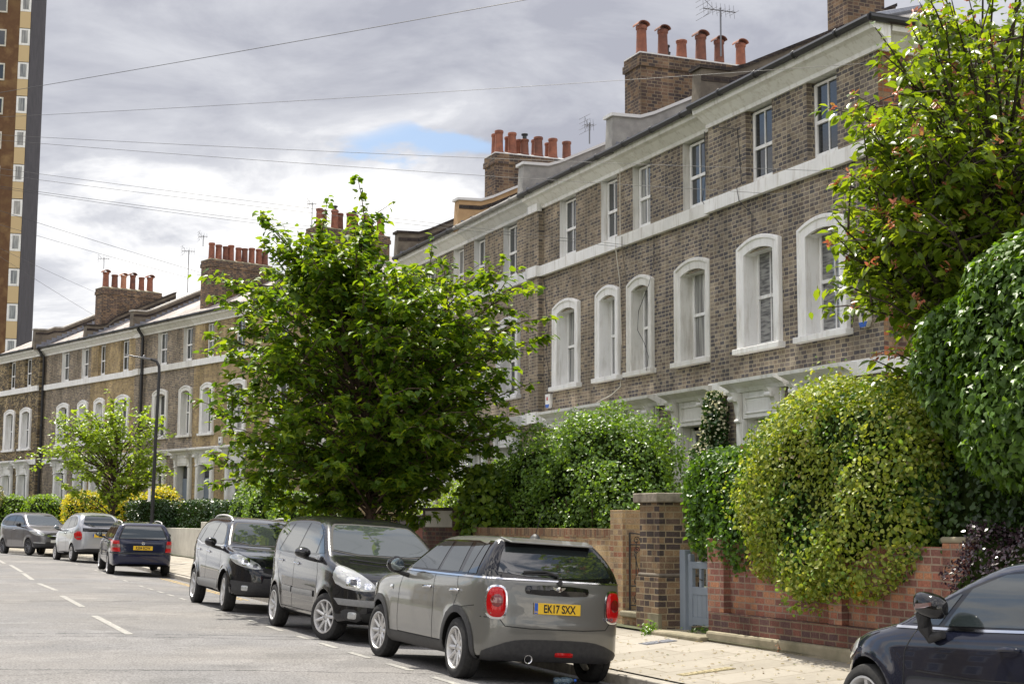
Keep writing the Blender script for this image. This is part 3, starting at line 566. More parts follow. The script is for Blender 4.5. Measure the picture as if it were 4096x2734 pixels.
        for sgn in (-1, 1):
            cb_ = MB(); yk = yc+sgn*(hw+.12); prf = []
            for q in range(19):
                tq = q/18; zq = zb_-.01-.60*tq; xq = -.10-.20*(1-tq)**1.6*(1+.25*math.cos(tq*9)) - .04*math.exp(-((tq-.86)/.08)**2)
                prf.append((xq, zq))
            cb_.extrude([(-.09, zb_-.01)]+prf+[(-.09, zb_-.61)], yk-.075, yk+.075, 'y')
            cb_.lathe([(.0, yk-.095), (.052, yk-.09), (.052, yk+.09), (.0, yk+.095)], (-.255, 0, zb_-.12), 'y', 12); cb_.lathe([(.0, yk-.09), (.035, yk-.085), (.035, yk+.085), (.0, yk+.09)], (-.135, 0, zb_-.52), 'y', 10)
            cb_.build('scroll_bracket', M[stc], case)
        if dwd == 'window': add_sash(case, yc, .74, 1.15, zb_-.56, .16, kinds[ki % len(kinds)], 1, .52); ki += 1; sl2 = MB(); sl2.box(.16, .21, yc-.5, yc-.43, 1.15, zb_-.5); sl2.box(.16, .21, yc+.43, yc+.5, 1.15, zb_-.5); sl2.build('window_lining', M[stc], case)
        else:
            dr = MB(); dr.box(.20, .24, yc-.49, yc+.49, 1.15, zb_-1.0); 
            for a0, a1 in ((-.36, -.06), (.06, .36)):
                for b0, b1 in ((1.3, 1.9), (2.05, 2.9)): dr.box(.185, .199, yc+a0, yc+a1, b0, b1)
            dr.build('door', M['gate_grey'] if dwd == 'door' else M[stc], case); fl_ = MB(); fl_.box(.21, .215, yc-.45, yc+.45, zb_-.95, zb_-.52); fl_.build('fanlight', M['glass'], case)
    return h
pr = random.Random(3)
def pots(x0, n_, step, z=.62, r_=.13, kinds_=('pot',), caps=('hood',), dy=0, jit=.02):
    return [(x0+i*step+pr.uniform(-jit, jit), dy, z*pr.uniform(.92, 1.06), r_*pr.uniform(.93, 1.05), kinds_[i % len(kinds_)], caps[i % len(caps)]) for i in range(n_)]
LN = 14.75
hA = house(0, 19.78, 25.2, LN-.12, TH, .0, [(21.37, 'w'), (23.38, 'w')], 'tall brown brick end house with red brick flank behind the leafy tree', 'bk_dark', top_reveal='brick', end0=True, hip0=True, kinds=['glass', 'blind', 'blind', 'glass', 'blind', 'curtain'], chim=(5.42-.35, 3.05, 3.95, 13.2, pots(3.3, 1, .4), .7))
hB = house(0, 25.2, 29.0, LN, TH, .0, [(25.98, 'w'), (28.23, 'n')], 'brown brick terraced house whose first-floor sash is raised slightly', 'bk_dark', parapet0=('render_brown', 'bk_soot', .62), parapet1=('render_grey', 'coping_pale'), kinds=['glass', 'curtain', 'glass', 'curtain', 'curtain', 'glass'], doors=['window', 'white'], stc='white_b',
   chim=(3.8+.12, .45, 3.6, 12.05, [(.68, 0, .70, .125, 'pot', 'hood'), (1.22, 0, .68, .12, 'pot2', 'hood'), (1.45, .2, .25, .07, 'black', 'cowl'), (1.70, 0, .50, .125, 'pot', None), (2.2, 0, .68, .13, 'pot2', 'hood'), (2.68, 0, .62, .12, 'pot2', 'hood'), (3.25, 0, .62, .12, 'pot', 'hood')], .75))
hC = house(0, 29.0, 33.9, LN, TH, .0, [(29.77, 'n'), (31.95, 'w')], 'brown brick terraced house with cables hanging down its front', 'bk_dark2', parapet1=('render_grey', 'coping_pale'), kinds=['glass', 'curtain', 'glass', 'curtain', 'glass', 'curtain'], doors=['white', 'window'], pil1=.55)
hD = house(0, 33.9, 38.4, LN, TH, .0, [(35.46, 'w'), (37.6, 'n')], 'brown brick terraced house with tan rendered roof parapet, right of the big street tree', 'bk_dark2', parapet1=('render_tan', 'coping_pale'), gut='grey', pil0=.02, stc='white_c', kinds=['glass', 'glass', 'curtain'],
   chim=(4.5-.05, .75, 3.3, 11.9, [(.95, -.15, .66, .12, 'pot', None), (.98, .18, .64, .12, 'pot', None), (1.35, -.15, .64, .12, 'pot', None), (1.38, .18, .6, .12, 'pot', None), (1.75, -.1, .5, .12, 'pot2', 'cowl'), (1.72, .2, .56, .11, 'pot', None), (2.15, -.15, .60, .13, 'pot2', None), (2.2, .18, .6, .12, 'pot', None), (2.6, -.15, .60, .13, 'pot', None), (2.62, .18, .55, .12, 'pot', None), (3.1, 0, .6, .13, 'pot2', None)], .8))
hE = house(0, 38.4, 43.6, LN, TH, .0, [(39.18, 'n'), (41.5, 'w')], 'brown brick terraced house at the far end of the near terrace, behind the street tree', 'bk_dark', parapet1=('render_brown', 'bk_soot'), end1=True, kinds=['curtain', 'glass'])
# far terrace, turned with the bend of the street
L2 = 30.2; ZO = .48
far = dict(zs=1.05)
def pk(x0): return pots(x0, 6, .47, .74, .155, ('pot', 'pot2', 'pot3', 'pot2', 'pot'), ('hood', None, 'hood'))
hF = house(0, 46.8, 53.2, L2, TH2, ZO, [(49.0, 'w'), (51.4, 'w')], 'hipped end house of the far terrace, behind the street tree', 'bk_tan', hip0=True, roof='slate_pale', chim=(3.2, .6, 4.0, 13.1, [(q[0], q[1]+(.12 if i % 2 else -.12), *q[2:]) for i, q in enumerate(pots(.85, 9, .36, .74, .15, ('pot', 'pot2'), (None, None, 'cowl')))], .8), end1=False, **far)
hG = house(0, 53.2, 58.7, L2, TH2, ZO, [(54.85, 'w'), (57.4, 'n')], 'tan brick terraced house with alarm box, left of the street tree', 'bk_tan', roof='slate_pale', top_reveal='brick', parapet0=('render_brown', 'bk_soot', .5), doors=['window', 'door'], kinds=['glass', 'curtain', 'glass', 'curtain'], chim=(5.5-.1, .55, 3.6, 12.95, pots(.8, 9, .33, .72, .14, ('pot', 'pot', 'pot2'), (None,), jit=.05), .8), **far)
hH = house(0, 58.7, 64.2, L2, TH2, ZO, [(59.35, 'n'), (61.75, 'w')], 'dark brown brick terraced house right of the black drainpipe', 'bk_dark2', roof='slate_pale', parapet1=('render_brown', 'coping'), pil1=.5, doors=['door', 'window'], stc='white_b', **far)
hI = house(0, 64.2, 69.3, L2, TH2, ZO, [(65.6, 'w'), (68.1, 'n')], 'tan brick terraced house behind the small bright tree', 'bk_tan', roof='slate_pale', top_reveal='brick', parapet1=('render_brown', 'bk_soot', .5), kinds=['glass'], chim=(5.1-.1, .40, 3.5, 12.95, pk(.7), .8), **far)
hJ = house(0, 69.3, 75.0, L2, TH2, ZO, [(70.0, 'n'), (72.35, 'w')], 'brown brick terraced house left of the small bright tree', 'bk_dark2', roof='slate_pale', kinds=['glass'], **far)
hK = house(0, 75.0, 80.7, L2-.25, TH2, ZO, [(76.5, 'w'), (78.7, 'w')], 'mottled yellow brick end house beside the tower block', 'bk_mott', roof='slate_pale', top_reveal='brick', parapet0=('render_brown', 'coping', .75), end1=True, kinds=['glass', 'glass'], **far)
# tower block
tw_ = empty('tower_block', 'very tall brown brick tower block with white window strip at left edge', 'tower block', (-44.5, 135, 0), math.atan2(15, -3.4))
# local x runs back along the dark flank, local y to the left across the front
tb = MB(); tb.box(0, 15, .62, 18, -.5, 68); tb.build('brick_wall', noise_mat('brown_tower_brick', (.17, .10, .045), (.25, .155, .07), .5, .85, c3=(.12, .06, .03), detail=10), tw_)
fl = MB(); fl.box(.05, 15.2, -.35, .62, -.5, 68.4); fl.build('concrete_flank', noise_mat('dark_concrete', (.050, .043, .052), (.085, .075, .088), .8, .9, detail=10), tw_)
for k in range(21):
    z = 2.0+k*3.17
    f = MB(); f.box(-.04, .045, -.30, .62, z+1.55, z+3.1); fo = f.build('strip_window', M['white'], tw_); g = MB(); g.box(-.05, -.041, -.12, .42, z+1.75, z+2.95); g.build('pane', M['curtain'], fo)
    f = MB(); f.box(-.035, .045, -.30, .62, z, z+1.53); f.build('spandrel_panel', mat('cream_panel', (.55, .41, .22), .6) if k == 0 else bpy.data.materials['cream_panel'], tw_)
    for yy in (1.75, 4.9):
        f = MB(); f.box(-.07, -.002, yy, yy+1.9, z+1.3, z+2.9); fo = f.build('window', M['cream'], tw_); g = MB(); g.box(-.085, -.0705, yy+.12, yy+.88, z+1.45, z+2.75); g.box(-.085, -.0705, yy+1.02, yy+1.78, z+1.45, z+2.75); g.build('pane', M['glass'], fo)
# ------------------------------------------------------------------ cars
def chaikin(poly, it=2, closed=True):
    P = [np.array(p, float) for p in poly]
    for _ in range(it):
        Q = []; n_ = len(P)
        for i in range(n_ if closed else n_-1):
            a, b_ = P[i], P[(i+1) % n_]; Q += [a*.75+b_*.25, a*.25+b_*.75]
        P = Q
    return [tuple(p) for p in P]
def poly_sdf(px, py, poly):
    P = np.array(poly, float); d = np.full(px.shape, 1e9); inside = np.zeros(px.shape, bool); n_ = len(P)
    for i in range(n_):
        ax, ay = P[i]; bx, by = P[(i+1) % n_]; ex, ey = bx-ax, by-ay; wx, wy = px-ax, py-ay
        t_ = np.clip((wx*ex+wy*ey)/(ex*ex+ey*ey+1e-12), 0, 1); q = (wx-ex*t_)**2+(wy-ey*t_)**2; d = np.minimum(d, q)
        c = (ay <= py) != (by <= py); xi = ax+(py-ay)*ex/np.where(abs(ey) < 1e-12, 1e-12, ey); inside ^= c & (px < xi)
    return np.where(inside, -1, 1)*np.sqrt(d)
def smax(a, b_, k): h_ = np.clip(.5+.5*(a-b_)/k, 0, 1); return b_*(1-h_)+a*h_+k*h_*(1-h_)
def body_mesh(side, plan, section, wb, wr, beltslope=0, zc=.55, ks=.06, kp=.10, flare=.018, nx=110, na=144, ncap=46):
    side = chaikin(side, 3); planp = chaikin([(x, y) for x, y in plan]+[(x, -y) for x, y in reversed(plan)], 3); sec = chaikin([(y, z) for y, z in section]+[(-y, z) for y, z in reversed(section)], 3)
    x0, x1 = min(p[0] for p in side), max(p[0] for p in side); a0, a1 = x0+.75, x1-.85
    def sdf(x, y, z):
        rr_ = np.minimum(np.hypot(x, z-wr), np.hypot(x-wb, z-wr)); fl_ = flare*np.exp(-((rr_-wr-.07)/.085)**2)*np.clip((.9-z)/.2, 0, 1)
        yy = y - np.sign(y)*fl_
        d = smax(poly_sdf(x, z, side), poly_sdf(x, yy, planp), kp); return smax(d, poly_sdf(yy, z-beltslope*(x-wb/2), sec), ks)
    ang = np.linspace(0, 2*PI, na, endpoint=False)
    # more samples towards the top shoulder
    rows = []
    for i in range(nx): xs = a0+(a1-a0)*i/(nx-1); rows.append((xs, 0.))
    rings = [(a0, -1, PI/2*j/ncap) for j in range(ncap, 0, -1)]; rings = [(a0, -1, PI/2*(ncap-j)/ncap+1e-3) for j in range(ncap)][::1]
    org = []; dr = []
    for j in range(ncap):          # rear cap from pole to ring
        ph = PI/2*(j+.5)/ncap
        for a in ang: org.append((a0, 0, zc)); dr.append((-math.cos(ph), math.sin(ph)*math.cos(a), math.sin(ph)*math.sin(a)))
    for i in range(nx):
        xs = a0+(a1-a0)*i/(nx-1)
        for a in ang: org.append((xs, 0, zc)); dr.append((0, math.cos(a), math.sin(a)))
    for j in range(ncap-1, -1, -1):
        ph = PI/2*(j+.5)/ncap
        for a in ang: org.append((a1, 0, zc)); dr.append((math.cos(ph), math.sin(ph)*math.cos(a), math.sin(ph)*math.sin(a)))
    org = np.array(org); dr = np.array(dr); lo = np.zeros(len(org)); hi = np.full(len(org), 2.2)
    for _ in range(15):
        md = (lo+hi)/2; p = org+dr*md[:, None]; ins = sdf(p[:, 0], p[:, 1], p[:, 2]) < 0; lo = np.where(ins, md, lo); hi = np.where(ins, hi, md)
    V = org+dr*((lo+hi)/2)[:, None]; nr = len(V)//na
    F = [(i*na+k, (i+1)*na+k, (i+1)*na+(k+1) % na, i*na+(k+1) % na) for i in range(nr-1) for k in range(na)]
    V = [tuple(v) for v in V]; c0 = np.mean(V[:na], 0); c1 = np.mean(V[-na:], 0); V += [tuple(c0), tuple(c1)]; i0, i1 = len(V)-2, len(V)-1
    F3 = [(i0, k, (k+1) % na) for k in range(na)]+[(i1, (nr-1)*na+(k+1) % na, (nr-1)*na+k) for k in range(na)]
    return V, F+F3
def chrome(): return M['chrome']
def paint(name, col, rough=.32, metal=.35, flake=True, coat=1.0):
    m_ = mat(name, col, rough, metal, .15 if sum(col) < .2 else .5, coat); m_.node_tree.nodes['Principled BSDF'].inputs['Coat Roughness'].default_value = .025; return m_
M['chrome'] = mat('chrome', (.75, .75, .77), .12, 1)
M['tyre'] = noise_mat('tyre_rubber', (.016, .016, .017), (.035, .034, .033), 30, .85)
M['alloy'] = mat('alloy', (.62, .61, .60), .42, .6)
M['alloy_dark'] = mat('dark_alloy', (.16, .16, .17), .3, .8)
M['trim'] = noise_mat('black_plastic', (.028, .028, .030), (.045, .044, .045), 25, .55)
M['trim_grey'] = noise_mat('grey_plastic', (.19, .19, .19), (.24, .24, .24), 25, .5)
M['well'] = mat('wheel_well', (.008, .008, .008), .95, spec=.1)
M['gap'] = mat('panel_gap_black', (.006, .006, .006), .7)
M['gloss'] = mat('gloss_black', (.008, .008, .009), .05, spec=.6)
M['cglass'] = mat('car_glass', (.020, .026, .028), .02, spec=.9, ior=1.62)
M['cglass_lt'] = mat('car_glass_pale', (.045, .055, .055), .02, spec=.9, ior=1.62)
M['redlens'] = mat('red_lens', (.46, .004, .006), .12, spec=.3, coat=.4)
M['darkred'] = mat('dark_red_lens', (.16, .004, .006), .08, spec=.7, coat=1)
M['smoke'] = mat('smoked_lens', (.18, .09, .08), .08, spec=.7, coat=1)
M['lens'] = mat('headlamp_lens', (.46, .47, .47), .06, .25, .8, coat=1)
M['lens_in'] = mat('headlamp_reflector', (.75, .76, .78), .12, 1)
M['lens_dk'] = mat('headlamp_bezel', (.10, .10, .11), .15, .5)
M['amber'] = mat('amber_lens', (.7, .18, .01), .1, coat=1)
M['plate_y'] = mat('yellow_plate', (.80, .50, .02), .35)
M['plate_w'] = mat('white_plate', (.8, .8, .78), .35)
M['plate_blue'] = mat('plate_blue_band', (.02, .10, .45), .4)
M['plate_k'] = mat('plate_black', (.008, .008, .008), .5)
M['dash'] = mat('mirror_glass', (.22, .25, .26), .03, 1)
M['disc'] = mat('brake_disc', (.12, .11, .10), .5, .7)
def text_mesh(txt, size, m_, parent, name, matrix, bold=.0, ext=.0008, sx_=1.0):
    cu = bpy.data.curves.new('t', 'FONT'); cu.body = txt; cu.size = size; cu.align_x = 'CENTER'; cu.align_y = 'CENTER'; cu.extrude = ext; cu.offset = bold
    to = bpy.data.objects.new('t', cu); C.objects.link(to); dg = bpy.context.evaluated_depsgraph_get(); me = bpy.data.meshes.new_from_object(to.evaluated_get(dg)); bpy.data.objects.remove(to)
    me.materials.clear(); me.materials.append(m_); me.transform(Matrix.Diagonal((sx_, 1, 1, 1))); me.transform(matrix); me.name = name
    o = bpy.data.objects.new(name, me); C.objects.link(o); o.parent = parent; return o
class Shell:
    """casts outlines drawn in side, end or top view onto a closed body mesh"""
    def __init__(s, V, F): s.b = BVHTree.FromPolygons([Vector(v) for v in V], F)
    def cast(s, u, v, d):
        if isinstance(d, str): 
            o, r_ = {'L': (Vector((u, 3, v)), Vector((0, -1, 0))), 'R': (Vector((u, -3, v)), Vector((0, 1, 0))), 'B': (Vector((-4, u, v)), Vector((1, 0, 0))), 'F': (Vector((8, u, v)), Vector((-1, 0, 0))), 'T': (Vector((u, v, 4)), Vector((0, 0, -1)))}[d]
        h, n_, i, q = s.b.ray_cast(o, r_)
        if h is None: h, n_, i, q = s.b.find_nearest(o+r_*2.2)
        if n_.dot(r_) > 0: n_ = -n_
        return h, n_
    def panel(s, mb, poly, d, off=.003, res=.035, dome=0, mat_=0, rnd=0):
        if rnd: poly = chaikin(poly, rnd)
        bm = bmesh.new(); f = bm.faces.new([bm.verts.new((u, v, 0)) for u, v in poly]); us = [p[0] for p in poly]; vs = [p[1] for p in poly]
        for ax, lst in ((0, us), (1, vs)):
            a, b_ = min(lst), max(lst); k = max(1, int((b_-a)/res))
            for i in range(1, k):
                c = a+(b_-a)*i/k; co = (c, 0, 0) if ax == 0 else (0, c, 0); no = (1, 0, 0) if ax == 0 else (0, 1, 0)
                bmesh.ops.bisect_plane(bm, geom=bm.verts[:]+bm.edges[:]+bm.faces[:], plane_co=co, plane_no=no, dist=1e-6)
        bm.verts.index_update(); pts = [(v.co.x, v.co.y) for v in bm.verts]; fs = [tuple(v.index for v in f.verts) for f in bm.faces]; bm.free()
        arr = np.array(pts); dd = -poly_sdf(arr[:, 0], arr[:, 1], poly) if dome else None; mxd = dd.max() if dome else 1
        V = []
        for i, (u, v) in enumerate(pts):
            h, n_ = s.cast(u, v, d); o_ = off+(dome*math.sqrt(max(0, min(1, dd[i]/mxd*1.6))) if dome else 0); V.append(h+n_*o_)
        if V and fs:
            f = fs[0]; a, b_, c = V[f[0]], V[f[1]], V[f[2]]; nn = (b_-a).cross(c-a); _, n_ = s.cast(*pts[f[0]], d)
            if nn.dot(n_) < 0: fs = [f[::-1] for f in fs]
        mb.faces(V, fs, mat_, True)
    def strip(s, mb, path, d, w=.008, off=.0015, res=.03, mat_=0):
        P = []; 
        for (a, b_), (c, e2) in zip(path[:-1], path[1:]):
            k = max(1, int(math.hypot(c-a, e2-b_)/res)); P += [(a+(c-a)*i/k, b_+(e2-b_)*i/k) for i in range(k)]
        P.append(path[-1]); V = []
        for i, (u, v) in enumerate(P):
            a = P[max(i-1, 0)]; c = P[min(i+1, len(P)-1)]; tx, ty = c[0]-a[0], c[1]-a[1]; q = math.hypot(tx, ty) or 1; nx_, ny_ = -ty/q*w/2, tx/q*w/2
            for sg in (1, -1): h, n_ = s.cast(u+nx_*sg, v+ny_*sg, d); V.append(h+n_*off)
        mb.faces(V, [(2*i, 2*i+1, 2*i+3, 2*i+2) for i in range(len(P)-1)], mat_, True)
def ring_poly(cx, cz, r0, r1, a0=-8, a1=188, n_=28):
    A = [R(a0+(a1-a0)*i/n_) for i in range(n_+1)]
    return [(cx+r1*math.cos(a), cz+r1*math.sin(a)) for a in A]+[(cx+r0*math.cos(a), cz+r0*math.sin(a)) for a in reversed(A)]
def make_wheel(parent, x, y, r, side, spokes=10, steer=0, rimr=None, dark=False, style='multi', tw=.20):
    rimr = rimr or r*.70; w = tw/2
    e_ = MB(); sg = side
    pr_ = [(rimr, -w*.80), (rimr+.012, -w), (r-.055, -w*1.04), (r-.012, -w*.86), (r, -w*.62), (r, -.012), (r-.006, -.010), (r-.006, .010), (r, .012), (r, w*.62), (r-.012, w*.86), (r-.055, w*1.04), (rimr+.012, w), (rimr, w*.80)]
    pr_.append(pr_[0])
    e_.lathe(pr_, (0, 0, 0), 'y', 40); o = e_.build('wheel', M['tyre'], parent); o.location = (x, y, r); o.rotation_euler = (0, 0, steer)
    q = MB(); f = sg*w
    q.lathe([(rimr+.003, f*.98), (rimr-.012, f*1.0), (rimr-.022, f*.80), (rimr-.03, -f*.7)], (0, 0, 0), 'y', 40, 0)
    q.lathe([(.0, f*.62), (.035, f*.62), (.045, f*.55), (.062, f*.5)], (0, 0, 0), 'y', 20, 0)
    q.lathe([(rimr-.04, f*.10), (.05, f*.10)], (0, 0, 0), 'y', 30, 1)
    for k in range(spokes):
        a = 2*PI*k/spokes; wd = (.030 if style == 'multi' else .05)
        if style == 'twin': a = 2*PI*(k//2)/(spokes//2)+(.13 if k % 2 else -.13); wd = .026
        def pt(rad, tq, h_): return (rad*math.cos(a)-tq*math.sin(a), h_, rad*math.sin(a)+tq*math.cos(a))
        r0_, r1_ = .045, rimr-.018
        V = [pt(r0_, -wd*.8, f*.56), pt(r0_, wd*.8, f*.56), pt(r1_, wd*.62, f*.80), pt(r1_, -wd*.62, f*.80), pt(r0_, -wd*.8, f*.25), pt(r0_, wd*.8, f*.25), pt(r1_, wd*.62, f*.35), pt(r1_, -wd*.62, f*.35)]
        rmid = (r0_+r1_)/2; V += [pt(r0_, 0, f*.66), pt(r1_, 0, f*.88)]
        q.faces(V, [(0, 8, 9, 3), (8, 1, 2, 9), (0, 3, 7, 4), (1, 5, 6, 2), (3, 9, 2, 6, 7), (4, 7, 6, 5)], 0)
    q.build('rim', [M['alloy_dark'] if dark else M['alloy'], M['disc']], o); return o
def bool_body(V, F, arches, y_in, pm, parent, black=None):
    me = bpy.data.meshes.new('body'); me.from_pydata([tuple(v) for v in V], [], F)
    for q in (pm, M['well'], M['gloss']): me.materials.append(q)
    bm = bmesh.new(); bm.from_mesh(me); bmesh.ops.recalc_face_normals(bm, faces=bm.faces)
    for f in bm.faces: f.smooth = True; f.material_index = 1 if f.normal.z < -.6 and f.calc_center_median().z < .5 else 0
    if black:
        for f in bm.faces:
            c = f.calc_center_median()
            if black(c.x, abs(c.y), c.z, f.normal): f.material_index = 2
    bm.to_mesh(me); bm.free(); body = bpy.data.objects.new('body', me); C.objects.link(body)
    cm = bpy.data.meshes.new('c'); bm = bmesh.new()
    for (x, z, r_) in arches:
        for sg in (-1, 1):
            n_ = 40; A = [2*PI*i/n_ for i in range(n_)]; vi = [bm.verts.new((x+r_*math.cos(a), sg*y_in, z+r_*math.sin(a))) for a in A]; vo = [bm.verts.new((x+r_*math.cos(a), sg*1.2, z+r_*math.sin(a))) for a in A]
            bm.faces.new(vi); bm.faces.new(vo)
            for i in range(n_): bm.faces.new((vi[i], vi[(i+1) % n_], vo[(i+1) % n_], vo[i]))
    bmesh.ops.recalc_face_normals(bm, faces=bm.faces)
    for f in bm.faces: f.material_index = 1; f.smooth = True
    bm.to_mesh(cm); bm.free()
    for q in (pm, M['well'], M['gloss']): cm.materials.append(q)
    cu = bpy.data.objects.new('c', cm); C.objects.link(cu); md = body.modifiers.new('b', 'BOOLEAN'); md.object = cu; md.operation = 'DIFFERENCE'; md.solver = 'EXACT'
    dg = bpy.context.evaluated_depsgraph_get(); nm = bpy.data.meshes.new_from_object(body.evaluated_get(dg)); body.modifiers.clear(); body.data = nm; bpy.data.objects.remove(cu); nm.name = 'body'
    nm.set_sharp_from_angle(angle=R(38)); body.parent = parent; return body
def car(name, label, pos, head, roll, pitch, sp, group=None):
    """local frame: x forwards from the rear axle, y to the car's left, z up from the ground"""
    k_ = sp.get('zk', 1)
    if k_ != 1:
        sp = dict(sp); f_ = lambda P: [(a_, b_*k_) for a_, b_ in P]
        for key in ('side', 'section', 'glassband'):
            if key in sp: sp[key] = f_(sp[key])
        for key in ('sideglass', 'chromeline', 'seams', 'seamsB', 'seamsF'):
            if key in sp: sp[key] = [f_(q) for q in sp[key]]
        sp['handles'] = f_(sp.get('handles', [])); sp['panels'] = [((q[0] if (q[1] == 'T' or 'arch' in q[5]) else f_(q[0])), *q[1:]) for q in sp['panels']]
        if sp.get('mirror'): m_ = sp['mirror']; sp['mirror'] = (m_[0], m_[1], m_[2]*k_, *m_[3:])
        sp['plates'] = [(q[0], q[1]*k_, *q[2:]) for q in sp.get('plates', [])]
        if sp.get('black'): fb = sp['black']; sp['black'] = lambda x, y, z, n_: fb(x, y, z/k_, n_)
    root = empty(name, label, 'car', pos, 0, group)
    hwt = sp['hw']-.1; q = []
    for a_, b_ in ((0, hwt), (0, -hwt), (sp['wb'], hwt), (sp['wb'], -hwt)):
        w_ = (pos[0]+math.cos(head)*a_-math.sin(head)*b_, pos[1]+math.sin(head)*a_+math.cos(head)*b_); q.append(gz(*toSL(w_)))
    z0_ = (q[0]+q[1])/2-.006; roll = math.atan((q[0]-q[1]+q[2]-q[3])/2/(2*hwt)); pitch = -math.atan(((q[2]+q[3])-(q[0]+q[1]))/2/sp['wb'])
    root.matrix_world = Matrix.Translation((pos[0], pos[1], z0_)) @ Matrix.Rotation(head, 4, 'Z') @ Matrix.Rotation(roll, 4, 'X') @ Matrix.Rotation(pitch, 4, 'Y'); print(name, round(roll, 3), round(pitch, 3), round(z0_, 3))
    wb, wr = sp['wb'], sp['wr']
    V, F = body_mesh(sp['side'], sp['plan'], sp['section'], wb, wr, sp.get('bs', 0), sp.get('zc', .55), sp.get('ks', .06), sp.get('kp', .09), sp.get('flare', .018))
    sh = Shell(V, F); pm = sp['paint']; AR = sp.get('arch', wr+.045)
    body = bool_body(V, F, [(0, wr+.01, AR), (wb, wr+.01, AR)], .50, pm, root, sp.get('black'))
    hw = sp['hw']
    for x, st in ((0, 0), (wb, sp.get('steer', 0))):
        for sg in (1, -1): make_wheel(root, x, sg*(hw-.115), wr, sg, sp.get('spokes', 10), st, sp.get('rim'), sp.get('dark', False), sp.get('style', 'multi'))
    # seams
    for d in 'LR':
        g = MB()
        for pth in sp.get('seams', []): sh.strip(g, pth, d, .009)
        g.build('panel_gap', M['gap'], root, uv=False)
    g = MB()
    for pth in sp.get('seamsB', []): sh.strip(g, pth, 'B', .009)
    for pth in sp.get('seamsF', []): sh.strip(g, pth, 'F', .009)
    for pth in sp.get('seamsT', []): sh.strip(g, pth, 'T', .009)
    if g.v: g.build('panel_gap', M['gap'], root, uv=False)
    # side glass: black surround, then each pane
    for d in 'LR':
        if sp.get('glassband'):
            b_ = MB(); sh.panel(b_, sp['glassband'], d, .0025, .04, rnd=1); b_.build('window_surround', M[sp.get('bandmat', 'gloss')], root, uv=False)
        for pn in sp.get('sideglass', []):
            b_ = MB(); sh.panel(b_, pn, d, .0055, .04, rnd=0); b_.build('side_window', M['cglass'], root, uv=False)
        for a in sp.get('chromeline', []):
            b_ = MB(); sh.strip(b_, a, d, .018, .007); b_.build('chrome_strip', M['chrome'], root, uv=False)
    for (poly, d, off, dome, mt, nm, *r_) in sp['panels']:
        ds = 'LR' if d == 'S' else d
        for dd in ds:
            b_ = MB(); sh.panel(b_, poly, dd, off, r_[1] if len(r_) > 1 else .035, dome, rnd=r_[0] if r_ else 0); b_.build(nm, mt if not isinstance(mt, str) else M[mt], root, uv=False)
            if d in 'BF' and min(u for u, v in poly) > .12:      # mirrored to the other side
                b_ = MB(); sh.panel(b_, [(-u, v) for u, v in poly], dd, off, r_[1] if len(r_) > 1 else .035, dome, rnd=r_[0] if r_ else 0); b_.build(nm, mt if not isinstance(mt, str) else M[mt], root, uv=False)
    # handles
    for (x, z) in sp.get('handles', []):
        for d in 'LR':
            h, n_ = sh.cast(x, z, d); sg = 1 if d == 'L' else -1
            b_ = MB(); sh.panel(b_, [(x-.10, z-.035), (x+.07, z-.045), (x+.08, z+.03), (x-.09, z+.035)], d, .002, .02, rnd=2); ho = b_.build('handle_recess', M['gap'] if False else pm, root, uv=False)
            b_ = MB(); b_.tube([h+Vector((-.10, sg*.004, .006)), h+Vector((-.085, sg*.030, .010)), h+Vector((0, sg*.040, .008)), h+Vector((.075, sg*.030, .002)), h+Vector((.09, sg*.004, -.004))], [.012, .014, .015, .014, .012], 8); b_.build('door_handle', M['chrome'] if sp.get('chromehandle') else pm, root, uv=False)
    # mirrors
    mi = sp['mirror']
    for sg in ((1, -1) if mi else ()):
        c = Vector((mi[0], sg*mi[1], mi[2])); b_ = MB(); a_, bb, cc = mi[3:6]; vs = []; fs = []; nu, nv = 14, 18
        for i in range(nu+1):
            ph = PI*i/nu
            for j in range(nv):
                th_ = 2*PI*j/nv; x_ = math.cos(ph); rr_ = math.sin(ph)**.75; y_, z_ = math.cos(th_)*rr_, math.sin(th_)*rr_
                x_ = x_ if x_ > 0 else x_*.35
                vs.append(c+Vector((x_*a_, y_*bb, z_*cc)))
        fs = [(i*nv+j, i*nv+(j+1) % nv, (i+1)*nv+(j+1) % nv, (i+1)*nv+j) for i in range(nu) for j in range(nv)]
        b_.faces(vs, fs, 0, True); 
        mo = b_.build('wing_mirror', sp.get('mirmat', pm), root, uv=False)
        a2 = MB(); a2.tube([c+Vector((0, 0, -cc*.6)), c+Vector((.02, -sg*bb*.8, -cc*1.0)), c+Vector((.03, -sg*(bb+.07), -cc*1.2))], [.03, .026, .03], 8); a2.build('mirror_stalk', M['trim'], mo, uv=False)
        a2 = MB(); a2.lathe([(.0, -.001), (.88, 0), (.95, .06), (1.0, .15)], (0, 0, 0), 'x', 20)
        a2.v = [(c.x-a_*.35-.006+v[0]*.02, c.y+v[1]*bb*.74, c.z+v[2]*cc*.74) for v in a2.v]; a2.build('mirror_glass', M['dash'], mo, uv=False)
    # plates
    for (x, z, tx, rear) in sp.get('plates', []):
        hh, nn_ = sh.cast(0, z, 'B' if rear else 'F'); x = hh.x+(-.012 if rear else .012); tl = math.asin(max(-1, min(1, nn_.z)))
        pb = MB(); pb.box(-.26, .26, -.056, .056, -.004, .004); po = pb.build('number_plate', M['plate_y'] if rear else M['plate_w'], root, bevel=.004)
        rotm = Matrix.Translation((x, sp.get('plate_dy', 0), z)) @ Matrix.Rotation(-PI/2 if rear else PI/2, 4, 'Z') @ Matrix.Rotation(PI/2-tl, 4, 'X')
        po.data.transform(rotm)
